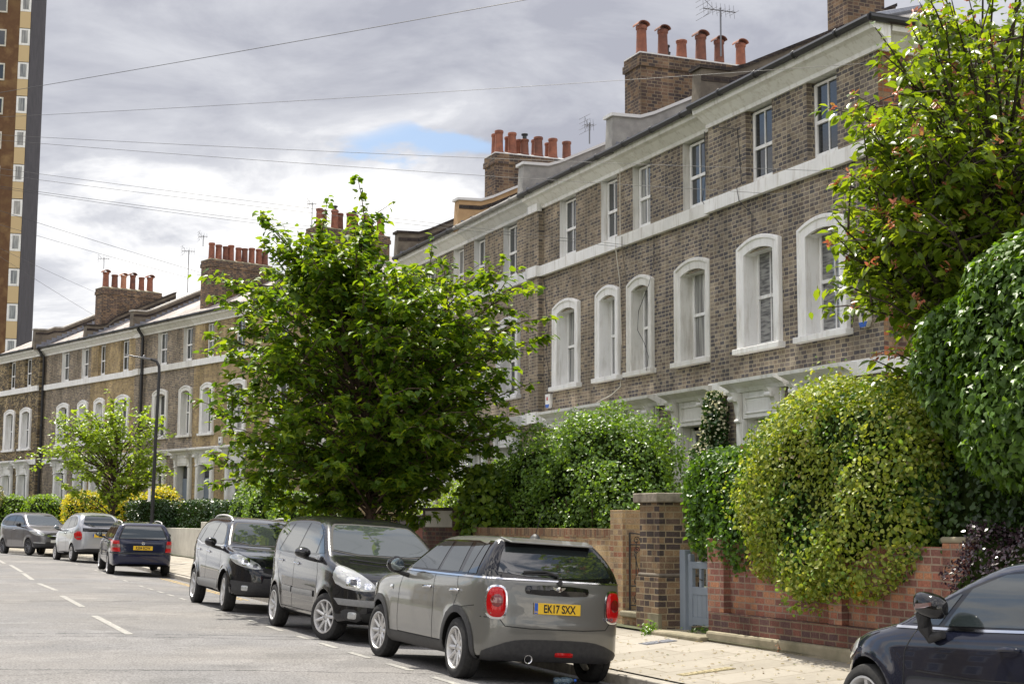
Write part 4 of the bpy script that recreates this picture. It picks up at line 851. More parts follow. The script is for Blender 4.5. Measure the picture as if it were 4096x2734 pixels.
        if tx: text_mesh(tx, .112, M['plate_k'], po, 'lettering', rotm @ Matrix.Translation((.022 if sp.get('euro') else 0, -.004, .0052)), .0028, .0006, .74)
        if sp.get('euro') and rear:
            eb = MB(); eb.box(-.258, -.218, -.054, .054, .0042, .0052); eo = eb.build('blue_band', M['plate_blue'], po); eo.data.transform(rotm)
            text_mesh('GB', .024, M['plate_y'], po, 'country_letters', rotm @ Matrix.Translation((-.238, -.035, .006)), .0003, .0003)
    if sp.get('extra'): sp['extra'](root, sh, pm)
    return root
def wiper(root, pts, name='wiper', r_=.008):
    b_ = MB(); b_.tube(pts, r_, 6); b_.build(name, M['trim'], root, uv=False)
def blade(root, sh, P, d, name='wiper', r_=.010, lift=.02):
    q = []
    for u, v in P: h, n_ = sh.cast(u, v, d); q.append(h+n_*lift)
    wiper(root, q, name, r_)
def rr(cx, cz, w, h, k=.3): 
    a, b_ = w/2, h/2; return [(cx-a, cz-b_), (cx, cz-b_), (cx+a, cz-b_), (cx+a, cz), (cx+a, cz+b_), (cx, cz+b_), (cx-a, cz+b_), (cx-a, cz)]
def sel(cx, cz, w, h, p_=3.0, n_=28):
    return [(cx+w/2*math.copysign(abs(math.cos(2*PI*i/n_))**(2/p_), math.cos(2*PI*i/n_)), cz+h/2*math.copysign(abs(math.sin(2*PI*i/n_))**(2/p_), math.sin(2*PI*i/n_))) for i in range(n_)]
def pose(s, L, head_deg, left=True, dz=0):
    P = SLp(s, L); return P
# ---- grey hatchback, nearest on the left row
P_grey = paint('warm_grey_paint', (.155, .153, .140), .28, .3)
def mini_extra(root, sh, pm):
    sp_ = MB()   # black arch and sill cladding is in panels; spoiler
    sp_.faces([(-.24, -.50, 1.470), (-.24, .50, 1.470), (-.46, .47, 1.430), (-.46, -.47, 1.430), (-.24, -.50, 1.438), (-.24, .50, 1.438), (-.46, .47, 1.412), (-.46, -.47, 1.412)], [(0, 1, 2, 3), (7, 6, 5, 4), (3, 2, 6, 7), (0, 3, 7, 4), (1, 5, 6, 2)], 0)
    so = sp_.build('spoiler', pm, root, bevel=.012)
    blade(root, sh, [(-.02, 1.09), (.12, 1.13), (.36, 1.115)], 'B', 'rear_wiper', .014, .025); blade(root, sh, [(.02, 1.11), (.36, 1.10)], 'B', 'rear_wiper', .008, .012)
    b_ = MB(); b_.lathe([(.03, 0), (.028, .02), (0, .028)], (0, 0, 0), 'z', 12); h, n_ = sh.cast(-.03, 1.035, 'B'); b_.v = [(h.x-.02, h.y+v[0], h.z+v[1]) for v in b_.v]; b_.build('wiper_pivot', M['trim'], root, uv=False)
    h, n_ = sh.cast(.0, 0, 'T'); b_ = MB(); b_.lathe([(.055, -.01), (.045, .015), (.02, .04), (0, .045)], h, 'z', 14); b_.v = [((v[0]-h.x)*1.5+h.x, v[1], v[2]) for v in b_.v]; b_.tube([h+Vector((0, 0, .03)), h+Vector((-.10, 0, .22))], .0045, 6); b_.build('antenna', M['trim'], root, uv=False)
    # exhaust
    b_ = MB(); b_.lathe([(.040, -.02), (.044, -.035), (.040, -.035), (.034, -.03), (.034, .12)], (-.66, .30, .265), 'x', 20); b_.v = [(v[0], v[1], v[2]) for v in b_.v]; b_.build('exhaust', M['chrome'], root, uv=False)
    # winged round badge on the black handle bar
    h, n_ = sh.cast(0, .92, 'B'); b_ = MB(); b_.lathe([(.0, -.02), (.026, -.018), (.030, -.01), (.030, 0)], (h.x-.035, 0, .970), 'x', 20)
    for sg in (1, -1): b_.faces([(h.x-.042, sg*.028, .988), (h.x-.042, sg*.075, .993), (h.x-.042, sg*.060, .970), (h.x-.042, sg*.028, .955), (h.x-.032, sg*.028, .988), (h.x-.032, sg*.075, .993), (h.x-.032, sg*.060, .970), (h.x-.032, sg*.028, .955)], [(0, 1, 2, 3), (7, 6, 5, 4), (0, 4, 5, 1), (1, 5, 6, 2), (2, 6, 7, 3)], 0)
    b_.build('winged_badge', M['chrome'], root, uv=False)
    h, n_ = sh.cast(-.56, .665, 'B'); text_mesh('COOPER', .045, M['chrome'], root, 'model_lettering', Matrix.Translation((h.x-.008, -.56, .690)) @ Matrix.Rotation(-PI/2-.22, 4, 'Z') @ Matrix.Rotation(PI/2, 4, 'X'), .0006, .002, .9)
mini = dict(zk=1.05, black=lambda x, y, z, n_: x < -.12 and 1.008 < z < 1.350 and y > .40, wb=2.567, wr=.31, hw=.855, paint=P_grey, arch=.355, steer=R(6), spokes=10, style='multi', ks=.07, kp=.16, flare=.012, bs=-.004,
  side=[(-.50, .20), (-.66, .24), (-.705, .40), (-.715, .56), (-.690, .64), (-.672, .80), (-.640, .96), (-.60, 1.02), (-.48, 1.18), (-.335, 1.36), (-.27, 1.400), (0, 1.417), (.5, 1.425), (1.0, 1.415), (1.30, 1.375), (1.50, 1.25), (1.86, 1.02), (1.98, .985), (2.5, .955), (2.95, .87), (3.18, .74), (3.26, .58), (3.27, .40), (3.18, .20), (1.3, .19)],
  plan=[(-.72, 0), (-.715, .35), (-.69, .56), (-.60, .72), (-.42, .80), (0, .845), (.6, .858), (1.4, .862), (2.3, .860), (2.75, .83), (3.02, .73), (3.2, .55), (3.27, .3), (3.28, 0)],
  section=[(0, .18), (.72, .18), (.815, .24), (.845, .36), (.862, .55), (.862, .72), (.848, .90), (.815, .985), (.79, 1.02), (.675, 1.20), (.56, 1.355), (.50, 1.405), (.36, 1.432), (0, 1.445)],
  glassband=[(1.90, 1.012), (1.30, 1.33), (1.10, 1.352), (-.16, 1.352), (-.20, 1.2), (-.24, 1.005), (.6, 1.0)],
  sideglass=[[(1.68, 1.03), (1.24, 1.305), (1.14, 1.325), (.86, 1.328), (.78, 1.03)], [(.70, 1.03), (.78, 1.328), (.30, 1.328), (.14, 1.03)], [(.04, 1.03), (.18, 1.328), (-.06, 1.325), (-.12, 1.03)], [(-.145, 1.03), (-.085, 1.325), (-.22, 1.318), (-.34, 1.03)]],
  chromeline=[[(1.92, 1.006), (1.2, 1.0), (.4, .997), (-.60, 1.0)]],
  handles=[(.92, .845), (.10, .845)], chromehandle=True,
  seams=[[(1.76, 1.0), (1.86, .80), (1.88, .5), (1.86, .34)], [(.76, 1.0), (.72, .7), (.72, .34)], [(.10, 1.0), (.02, .85), (.10, .70), (.30, .62), (.40, .50), (.44, .34)], [(1.86, .34), (.44, .34)], [(-.38, .73), (-.1, .70)]],
  seamsB=[[(-.62, .625), (-.56, .555), (-.3, .54), (.3, .54), (.56, .555), (.62, .625)], [(-.77, .63), (-.62, .625)], [(.77, .63), (.62, .625)]],
  panels=[
    (ring_poly(0, .32, .352, .425, -14, 194), 'S', .010, 0, 'trim', 'arch_cladding'), (ring_poly(2.567, .32, .352, .425, -14, 194), 'S', .010, 0, 'trim', 'arch_cladding'),
    ([(.40, .19), (2.16, .19), (2.20, .335), (.36, .335)], 'S', .012, 0, 'trim', 'sill_cladding'),
    ([(-.70, .20), (.70, .20), (.76, .30), (.70, .345), (.50, .42), (.3, .44), (-.3, .44), (-.50, .42), (-.70, .345), (-.76, .30)], 'B', .008, 0, 'trim', 'bumper_insert', 1),
    ([(-.60, 1.005), (.60, 1.005), (.56, 1.17), (.48, 1.33), (.46, 1.350), (-.46, 1.350), (-.48, 1.33), (-.56, 1.17)], 'B', .003, 0, 'gloss', 'rear_window_surround', 0),
    ([(-.64, 1.03), (.64, 1.03), (.60, 1.15), (.535, 1.27), (.48, 1.31), (-.48, 1.31), (-.535, 1.27), (-.60, 1.15)], 'B', .007, 0, 'cglass', 'rear_window', 1),
    ([(-.66, .990), (.66, .990), (.66, 1.004), (-.66, 1.004)], 'B', .008, 0, 'chrome', 'chrome_strip'),
    (sel(.645, .775, .205, .325), 'B', .010, .006, 'chrome', 'lamp_ring', 0, .02), (sel(.645, .775, .168, .285), 'B', .018, .020, 'redlens', 'tail_lamp', 0, .02), (sel(.645, .79, .10, .12, 2), 'B', .039, .004, 'darkred', 'lamp_core', 0, .02), (rr(.645, .675, .10, .022), 'B', .030, .0, 'smoke', 'reversing_strip', 1, .02),
    ([(-.33, .86), (.33, .86), (.36, .90), (.34, .955), (-.34, .955), (-.36, .90)], 'B', .010, .020, 'gloss', 'boot_handle_bar', 1),
    ([(-.36, .60), (.36, .60), (.37, .86), (-.37, .86)], 'B', .0015, 0, P_grey, 'plate_recess', 2),
    (rr(-.10, .305, .20, .042), 'B', .014, .008, 'redlens', 'fog_lamp', 1, .02),
    ([(1.36, -.47), (1.36, .47), (1.84, .60), (1.84, -.60)], 'T', .004, 0, 'cglass_lt', 'windscreen', 1),
    (rr(.70, .72, .22, .24), 'F', .01, .02, 'lens', 'headlamp', 2, .02), ([(-.45, .5), (.45, .5), (.50, .66), (-.50, .66)], 'F', .006, 0, 'gloss', 'grille', 1),
    (rr(2.14, .80, .12, .05), 'S', .006, .006, 'chrome', 'side_indicator', 2, .02)],
  mirror=(1.60, .99, 1.05, .13, .105, .095), mirmat=M['gloss'], plates=[(-.70, .735, 'EK17 SXX', True), (3.28, .42, '', False)], euro=True, extra=mini_extra)
PI2 = PI/2
def place(s_, L_, dz): P = SLp(s_, L_); return (P.x, P.y, .006*P.y+dz)
car('grey_hatchback', 'shiny grey hatchback parked nearest on the left, its rear with round-cornered red lamps facing us', (.173, 16.318, .062), 1.970, .050, 0, mini, 'cars parked along the kerb')
# ---- black people carrier facing us
P_blk = paint('black_pearl_paint', (.010, .010, .012), .22, .0)
def sc_extra(root, sh, pm):
    for a in ([(.62, 1.06), (.40, 1.035), (.05, 1.055)], [(.05, 1.04), (-.2, 1.04), (-.56, 1.07)]): blade(root, sh, a, 'F', 'wiper', .012, .02)
    h, n_ = sh.cast(0, .80, 'F')
scenic = dict(zk=1.045, wb=2.685, wr=.315, hw=.895, paint=P_blk, arch=.355, steer=R(20), spokes=9, style='multi', ks=.07, kp=.13, flare=.014, bs=-.012, zc=.6,
  side=[(-.55, .22), (-.68, .28), (-.74, .50), (-.73, .80), (-.70, 1.0), (-.60, 1.25), (-.45, 1.50), (-.25, 1.59), (.3, 1.62), (1.0, 1.62), (1.45, 1.585), (1.75, 1.50), (2.10, 1.32), (2.48, 1.10), (2.62, 1.045), (2.95, .965), (3.25, .86), (3.42, .72), (3.50, .56), (3.50, .36), (3.40, .22), (1.3, .21)],
  plan=[(-.74, 0), (-.73, .4), (-.68, .65), (-.50, .82), (0, .88), (.8, .90), (2.2, .905), (2.8, .89), (3.15, .80), (3.35, .66), (3.47, .42), (3.51, 0)],
  section=[(0, .2), (.75, .2), (.86, .28), (.895, .45), (.905, .65), (.90, .85), (.875, 1.0), (.845, 1.06), (.76, 1.28), (.665, 1.50), (.61, 1.565), (.45, 1.61), (0, 1.63)],
  glassband=[(2.50, 1.06), (2.15, 1.27), (1.85, 1.42), (1.55, 1.50), (1.0, 1.525), (.2, 1.52), (-.2, 1.48), (-.42, 1.30), (-.55, 1.10), (.5, 1.055)],
  sideglass=[[(1.98, 1.085), (1.92, 1.33), (1.80, 1.40), (1.58, 1.46), (1.10, 1.49), (1.05, 1.08)], [(2.38, 1.09), (2.10, 1.255), (2.02, 1.30), (2.04, 1.085)], [(.98, 1.08), (1.03, 1.49), (.30, 1.485), (.05, 1.085)], [(-.03, 1.085), (.2, 1.475), (-.12, 1.43), (-.30, 1.28), (-.42, 1.10)]],
  handles=[(1.20, .93), (.28, .95)], chromehandle=True,
  seams=[[(2.15, 1.05), (2.28, .85), (2.28, .5), (2.2, .33)], [(1.02, 1.06), (1.04, .7), (1.02, .33)], [(.10, 1.06), (.02, .90), (.20, .72), (.40, .6), (.44, .33)], [(2.2, .33), (.44, .33)]],
  seamsF=[[(-.80, 1.02), (-.70, .86), (-.5, .78), (-.3, .70), (.3, .70), (.5, .78), (.70, .86), (.80, 1.02)]],
  panels=[
    ([(1.06, .52), (2.16, .52), (2.16, .60), (1.06, .60)], 'S', .014, .006, 'trim_grey', 'rubbing_strip', 0), ([(.50, .54), (1.0, .53), (1.0, .61), (.50, .62)], 'S', .014, .006, 'trim_grey', 'rubbing_strip', 0),
    ([(-.76, 1.085), (.76, 1.085), (.70, 1.28), (.60, 1.46), (.52, 1.50), (-.52, 1.50), (-.60, 1.46), (-.70, 1.28)], 'F', .004, 0, 'gap', 'windscreen_surround', 1, .05), ([(-.73, 1.10), (.73, 1.10), (.67, 1.28), (.575, 1.445), (.50, 1.48), (-.50, 1.48), (-.575, 1.445), (-.67, 1.28)], 'F', .009, 0, 'cglass_lt', 'windscreen', 1, .05),
    ([(.40, .66), (.62, .655), (.82, .70), (.86, .84), (.80, .965), (.66, .93), (.50, .82), (.38, .72)], 'F', .008, .010, 'lens', 'headlamp', 1, .02), (rr(.66, .755, .15, .13), 'F', .020, .010, 'lens_in', 'headlamp_reflector', 2, .02), (rr(.49, .715, .10, .075), 'F', .018, .006, 'lens_in', 'headlamp_reflector', 2, .02), (rr(.66, .755, .07, .065), 'F', .033, .004, 'lens_dk', 'headlamp_bulb', 2, .02),
    ([(-.36, .56), (.36, .56), (.38, .68), (-.38, .68)], 'F', .006, 0, 'gap', 'grille', 1), ([(-.28, .595), (.28, .595), (.28, .615), (-.28, .615)], 'F', .012, .004, 'chrome', 'grille_bar'),
    ([(.14, .455), (.80, .475), (.84, .555), (.14, .545)], 'F', .010, .010, 'trim_grey', 'bumper_strip'), ([(-.50, .25), (.50, .25), (.60, .42), (-.60, .42)], 'F', .006, 0, 'gap', 'lower_grille', 1), ([(.54, .27), (.76, .30), (.78, .43), (.60, .43)], 'F', .008, 0, 'trim', 'fog_surround', 1), (rr(.66, .355, .09, .08), 'F', .014, .008, 'lens', 'fog_lamp', 2, .02),
    ([(-.65, 1.10), (.65, 1.10), (.58, 1.46), (-.58, 1.46)], 'B', .006, 0, 'cglass', 'rear_window', 1, .05), ([(.62, .75), (.78, .75), (.72, 1.3), (.64, 1.3)], 'B', .008, .01, 'redlens', 'tail_lamp', 1)],
  mirror=(1.98, 1.03, 1.085, .12, .115, .075), mirmat=P_blk, plates=[(-.75, .60, '', True), (3.52, .5, '', False)], extra=sc_extra)
car('people_carrier', 'black people carrier facing us in the middle of the row, grey strips along its doors', (-2.775, 23.509, .141+.01), -1.170, -.035, 0, scenic, 'cars parked along the kerb')
# ---- black crossover facing us with roof rails
P_blk2 = paint('black_metallic_paint', (.010, .010, .013), .2, .0)
def qa_extra(root, sh, pm):
    blade(root, sh, [(.60, 1.03), (.3, 1.04), (-.02, 1.05)], 'F', 'wiper', .012, .02)
    for sg in (1, -1):
        q = []
        for x in np.linspace(.05, 1.55, 12):
            h, n_ = sh.cast(x, sg*.56, 'T'); q.append(h+Vector((0, 0, .052*math.sin(PI*min(1, max(0, (x-.05)/1.5)))**.35+.0)))
        b_ = MB(); b_.tube(q, .017, 8); b_.build('roof_rail', M['alloy'], root, uv=False)
qash = dict(zk=1.06, wb=2.63, wr=.335, hw=.89, paint=P_blk2, arch=.385, steer=R(-4), spokes=10, style='twin', ks=.07, kp=.12, flare=.030, bs=-.02, zc=.62,
  side=[(-.50, .30), (-.66, .32), (-.78, .46), (-.80, .66), (-.74, .86), (-.66, 1.05), (-.55, 1.22), (-.38, 1.43), (-.2, 1.52), (.3, 1.55), (1.0, 1.56), (1.40, 1.525), (1.65, 1.45), (1.95, 1.28), (2.25, 1.08), (2.40, 1.03), (2.8, .99), (3.15, .92), (3.38, .80), (3.50, .64), (3.53, .48), (3.48, .34), (3.30, .25), (1.3, .25)],
  plan=[(-.80, 0), (-.79, .4), (-.72, .66), (-.52, .82), (0, .87), (.8, .885), (2.2, .89), (2.8, .875), (3.15, .80), (3.36, .66), (3.49, .42), (3.54, 0)],
  section=[(0, .25), (.76, .25), (.865, .34), (.885, .5), (.885, .7), (.87, .9), (.845, 1.02), (.81, 1.06), (.72, 1.27), (.64, 1.44), (.585, 1.51), (.43, 1.555), (0, 1.575)],
  glassband=[(2.24, 1.05), (1.95, 1.23), (1.62, 1.40), (1.35, 1.45), (.7, 1.475), (.1, 1.45), (-.15, 1.38), (-.45, 1.15), (.3, 1.06)],
  sideglass=[[(2.0, 1.085), (1.86, 1.24), (1.60, 1.375), (1.30, 1.425), (1.02, 1.43), (.98, 1.07)], [(.90, 1.075), (.95, 1.43), (.40, 1.42), (.10, 1.37), (.02, 1.10)], [(-.05, 1.11), (.02, 1.345), (-.12, 1.30), (-.32, 1.16)]],
  chromeline=[[(2.26, 1.045), (1.3, 1.05), (.3, 1.055), (-.42, 1.13)]],
  handles=[(1.12, .93), (.22, .95)], chromehandle=True,
  seams=[[(2.05, 1.04), (2.15, .85), (2.15, .5)], [(.95, 1.05), (.95, .46)], [(.05, 1.07), (.0, .9), (.20, .78), (.42, .6), (.46, .46)]],
  seamsF=[[(-.78, 1.0), (-.62, .86), (-.35, .72), (.35, .72), (.62, .86), (.78, 1.0)]],
  panels=[
    (ring_poly(0, .345, .383, .425, -6, 186), 'S', .006, 0, P_blk2, 'arch_lip'), (ring_poly(2.63, .345, .383, .425, -6, 186), 'S', .006, 0, P_blk2, 'arch_lip'),
    ([(.44, .34), (2.20, .34), (2.20, .49), (.44, .47)], 'S', .014, .008, 'trim_grey', 'sill_cladding'),
    ([(-.73, 1.075), (.73, 1.075), (.66, 1.26), (.56, 1.42), (.48, 1.455), (-.48, 1.455), (-.56, 1.42), (-.66, 1.26)], 'F', .004, 0, 'gap', 'windscreen_surround', 1, .05), ([(-.70, 1.09), (.70, 1.09), (.63, 1.26), (.535, 1.405), (.46, 1.435), (-.46, 1.435), (-.535, 1.405), (-.63, 1.26)], 'F', .009, 0, 'cglass_lt', 'windscreen', 1, .05),
    ([(.42, .70), (.70, .735), (.83, .80), (.85, .91), (.76, .94), (.60, .86), (.44, .79)], 'F', .008, .008, 'lens', 'headlamp', 1, .02), (rr(.66, .815, .12, .11), 'F', .016, .010, 'lens_in', 'headlamp_reflector', 2, .02), (rr(.66, .815, .055, .05), 'F', .028, .004, 'lens_dk', 'headlamp_bulb', 2, .02), (rr(.52, .765, .09, .055), 'F', .014, .006, 'lens_dk', 'headlamp_indicator', 2, .02),
    ([(-.38, .64), (.38, .64), (.40, .76), (-.40, .76)], 'F', .006, 0, 'gap', 'grille', 1), ([(-.36, .735), (.36, .735), (.36, .755), (-.36, .755)], 'F', .010, .004, 'chrome', 'grille_bar'),
    ([(-.78, .30), (.78, .30), (.86, .44), (.84, .52), (.40, .50), (.38, .58), (-.38, .58), (-.40, .50), (-.84, .52), (-.86, .44)], 'F', .007, 0, 'trim', 'lower_bumper', 0), (rr(.66, .41, .09, .08), 'F', .014, .008, 'lens', 'fog_lamp', 2, .02),
    ([(-.60, 1.10), (.60, 1.10), (.52, 1.40), (-.52, 1.40)], 'B', .006, 0, 'cglass', 'rear_window', 1, .05), ([(.58, .88), (.80, .88), (.80, 1.02), (.62, 1.02)], 'B', .008, .01, 'redlens', 'tail_lamp', 1)],
  mirror=(1.86, 1.0, 1.10, .12, .11, .085), mirmat=P_blk2, plates=[(-.80, .75, '', True), (3.55, .55, '', False)], extra=qa_extra)
car('crossover_car', 'black crossover with silver roof rails facing us, furthest of the three big cars', (-5.20, 29.40, .174), -1.173, -.055, 0, qash, 'cars parked along the kerb')
# ---- dark blue estate seen from behind
P_blue = paint('midnight_blue_paint', (.010, .013, .040), .25, .0)
def es_extra(root, sh, pm):
    for sg in (1, -1):
        q = []
        for x in np.linspace(-.45, 1.5, 14):
            h, n_ = sh.cast(x, sg*.54, 'T'); q.append(h+Vector((0, 0, .05*math.sin(PI*min(1, max(0, (x+.45)/1.95)))**.3)))
        b_ = MB(); b_.tube(q, .016, 8); b_.build('roof_rail', M['alloy'], root, uv=False)
    h, n_ = sh.cast(0, .915, 'B'); b_ = MB(); b_.lathe([(.032, -.006), (.042, -.008), (.042, .004)], (h.x-.006, 0, .925), 'x', 22)
    for k in range(3): a_ = PI/2+2*PI*k/3; b_.tube([(h.x-.012, 0, .925), (h.x-.012, .036*math.cos(a_), .925+.036*math.sin(a_))], .005, 6)
    b_.build('round_badge', M['chrome'], root, uv=False); blade(root, sh, [(.0, 1.0), (-.2, 1.03), (-.42, 1.03)], 'B', 'rear_wiper', .010, .02)
estate = dict(zk=1.04, wb=2.69, wr=.305, hw=.86, paint=P_blue, arch=.345, spokes=10, ks=.07, kp=.09, flare=.008, bs=0, zc=.55,
  side=[(-.60, .25), (-.95, .30), (-1.03, .42), (-1.035, .60), (-1.0, .64), (-.985, .80), (-.95, .95), (-.80, 1.20), (-.66, 1.38), (-.50, 1.42), (.3, 1.44), (1.0, 1.43), (1.35, 1.38), (1.7, 1.18), (1.95, 1.0), (2.1, .97), (2.7, .90), (3.25, .80), (3.42, .66), (3.46, .45), (3.40, .24), (1.3, .22)],
  plan=[(-1.04, 0), (-1.03, .45), (-.98, .70), (-.80, .80), (0, .85), (.8, .86), (2.2, .86), (2.9, .83), (3.25, .72), (3.42, .5), (3.47, 0)],
  section=[(0, .22), (.74, .22), (.83, .30), (.855, .45), (.86, .65), (.845, .85), (.82, .95), (.79, .98), (.70, 1.18), (.61, 1.35), (.56, 1.395), (.42, 1.43), (0, 1.445)],
  glassband=[(1.86, .985), (1.35, 1.29), (1.1, 1.335), (-.45, 1.335), (-.62, 1.28), (-.84, .985)],
  sideglass=[[(1.70, 1.005), (1.33, 1.25), (1.10, 1.31), (.92, 1.31), (.88, 1.0)], [(.80, 1.0), (.85, 1.31), (.15, 1.31), (-.02, 1.0)], [(-.12, 1.0), (.05, 1.31), (-.44, 1.30), (-.56, 1.24), (-.72, 1.0)]],
  handles=[(1.05, .86), (.12, .86)], seams=[[(1.75, .98), (1.85, .8), (1.85, .34)], [(.86, .98), (.86, .34)], [(.0, .98), (.05, .8), (.3, .6), (.38, .34)]], seamsB=[[(-.60, .96), (-.60, .66), (.60, .66), (.60, .96)]],
  panels=[([(-.66, .99), (.66, .99), (.57, 1.22), (.50, 1.335), (-.50, 1.335), (-.57, 1.22)], 'B', .004, 0, 'gap', 'rear_window_surround', 0), ([(-.62, 1.005), (.62, 1.005), (.54, 1.21), (.475, 1.315), (-.475, 1.315), (-.54, 1.21)], 'B', .008, 0, 'cglass_lt', 'rear_window', 0),
    ([(.60, .66), (.81, .66), (.81, .95), (.64, .95)], 'B', .008, .006, 'redlens', 'tail_lamp', 0, .02), ([(.605, .77), (.80, .77), (.80, .86), (.618, .86)], 'B', .017, .002, 'smoke', 'lamp_band', 0, .02),
    ([(-.82, .605), (.82, .605), (.82, .635), (-.82, .635)], 'B', .012, .004, 'trim', 'bumper_strip'), (rr(.45, .30, .0001+.16, .05), 'B', .004, 0, 'gap', 'exhaust_cutout', 1, .02),
    ([(1.42, -.50), (1.42, .50), (1.88, .62), (1.88, -.62)], 'T', .004, 0, 'cglass', 'windscreen', 1)],
  mirror=(1.68, .97, 1.03, .10, .10, .065), mirmat=M['gloss'], plates=[(-1.0, .765, 'R504 EOW', True)], extra=es_extra)
car('estate_car', 'dark blue estate car with its tailgate facing us beside the pale wall', (-10.42, 43.05, .258-.035), 1.915, .085, 0, estate, 'cars parked along the kerb')
# ---- silver compact hatchback with steep tail
P_sil = paint('silver_paint', (.40, .41, .44), .3, .6)
a2 = dict(zk=1.1, wb=2.405, wr=.295, hw=.835, paint=P_sil, arch=.335, spokes=8, ks=.08, kp=.12, flare=.014, bs=-.02, zc=.6,
  side=[(-.45, .24), (-.60, .28), (-.68, .45), (-.69, .66), (-.66, .92), (-.62, 1.02), (-.45, 1.30), (-.2, 1.44), (.3, 1.53), (.8, 1.555), (1.25, 1.50), (1.7, 1.28), (2.05, 1.06), (2.3, .98), (2.7, .88), (2.98, .72), (3.08, .55), (3.08, .35), (2.98, .22), (1.2, .21)],
  plan=[(-.70, 0), (-.69, .4), (-.62, .64), (-.42, .77), (0, .82), (.8, .835), (2.0, .83), (2.5, .79), (2.8, .68), (3.0, .48), (3.09, 0)],
  section=[(0, .2), (.70, .2), (.80, .28), (.83, .45), (.835, .65), (.82, .85), (.79, .98), (.76, 1.02), (.68, 1.25), (.60, 1.42), (.53, 1.50), (.38, 1.55), (0, 1.57)],
  glassband=[(2.05, 1.02), (1.7, 1.22), (1.3, 1.38), (.8, 1.44), (.2, 1.41), (-.1, 1.33), (-.40, 1.10), (.5, 1.03)],
  sideglass=[[(1.85, 1.05), (1.62, 1.22), (1.25, 1.35), (.92, 1.40), (.88, 1.045)], [(.80, 1.05), (.84, 1.40), (.25, 1.375), (.05, 1.075)], [(-.03, 1.09), (.15, 1.35), (-.05, 1.29), (-.25, 1.13)]],
  handles=[(1.0, .88), (.15, .90)], seams=[[(1.85, 1.02), (1.95, .8), (1.9, .34)], [(.85, 1.03), (.85, .34)], [(.0, 1.03), (.05, .8), (.33, .6), (.38, .34)]],
  panels=[([(-.60, 1.06), (.60, 1.06), (.50, 1.36), (.42, 1.44), (-.42, 1.44), (-.50, 1.36)], 'B', .005, 0, 'cglass', 'rear_window', 1, .05), ([(-.60, .92), (.60, .92), (.60, 1.03), (-.60, 1.03)], 'B', .007, .004, 'gloss', 'tail_panel', 0),
    ([(.60, .66), (.78, .66), (.79, .93), (.62, .93)], 'B', .010, .008, 'redlens', 'tail_lamp', 1, .02), ([(.63, .73), (.75, .73), (.75, .77), (.63, .77)], 'B', .022, .002, 'smoke', 'lamp_band', 0, .02),
    ([(-.80, .24), (.80, .24), (.84, .40), (-.84, .40)], 'B', .008, 0, 'trim', 'bumper_insert', 1), ([(1.30, -.48), (1.30, .48), (1.98, .60), (1.98, -.60)], 'T', .004, 0, 'cglass', 'windscreen', 1)],
  mirror=(1.75, .95, 1.06, .10, .10, .07), mirmat=P_sil, plates=[(-.70, .80, 'LX51', True)], plate_dy=.0, euro=True)
car('silver_hatchback', 'silver compact hatchback parked between the dark blue estate and the grey car far left', (-14.42, 53.315, .33), 2.083, .02, 0, a2, 'cars parked along the kerb')
P_gr2 = paint('purple_grey_paint', (.15, .145, .155), .28, .5)
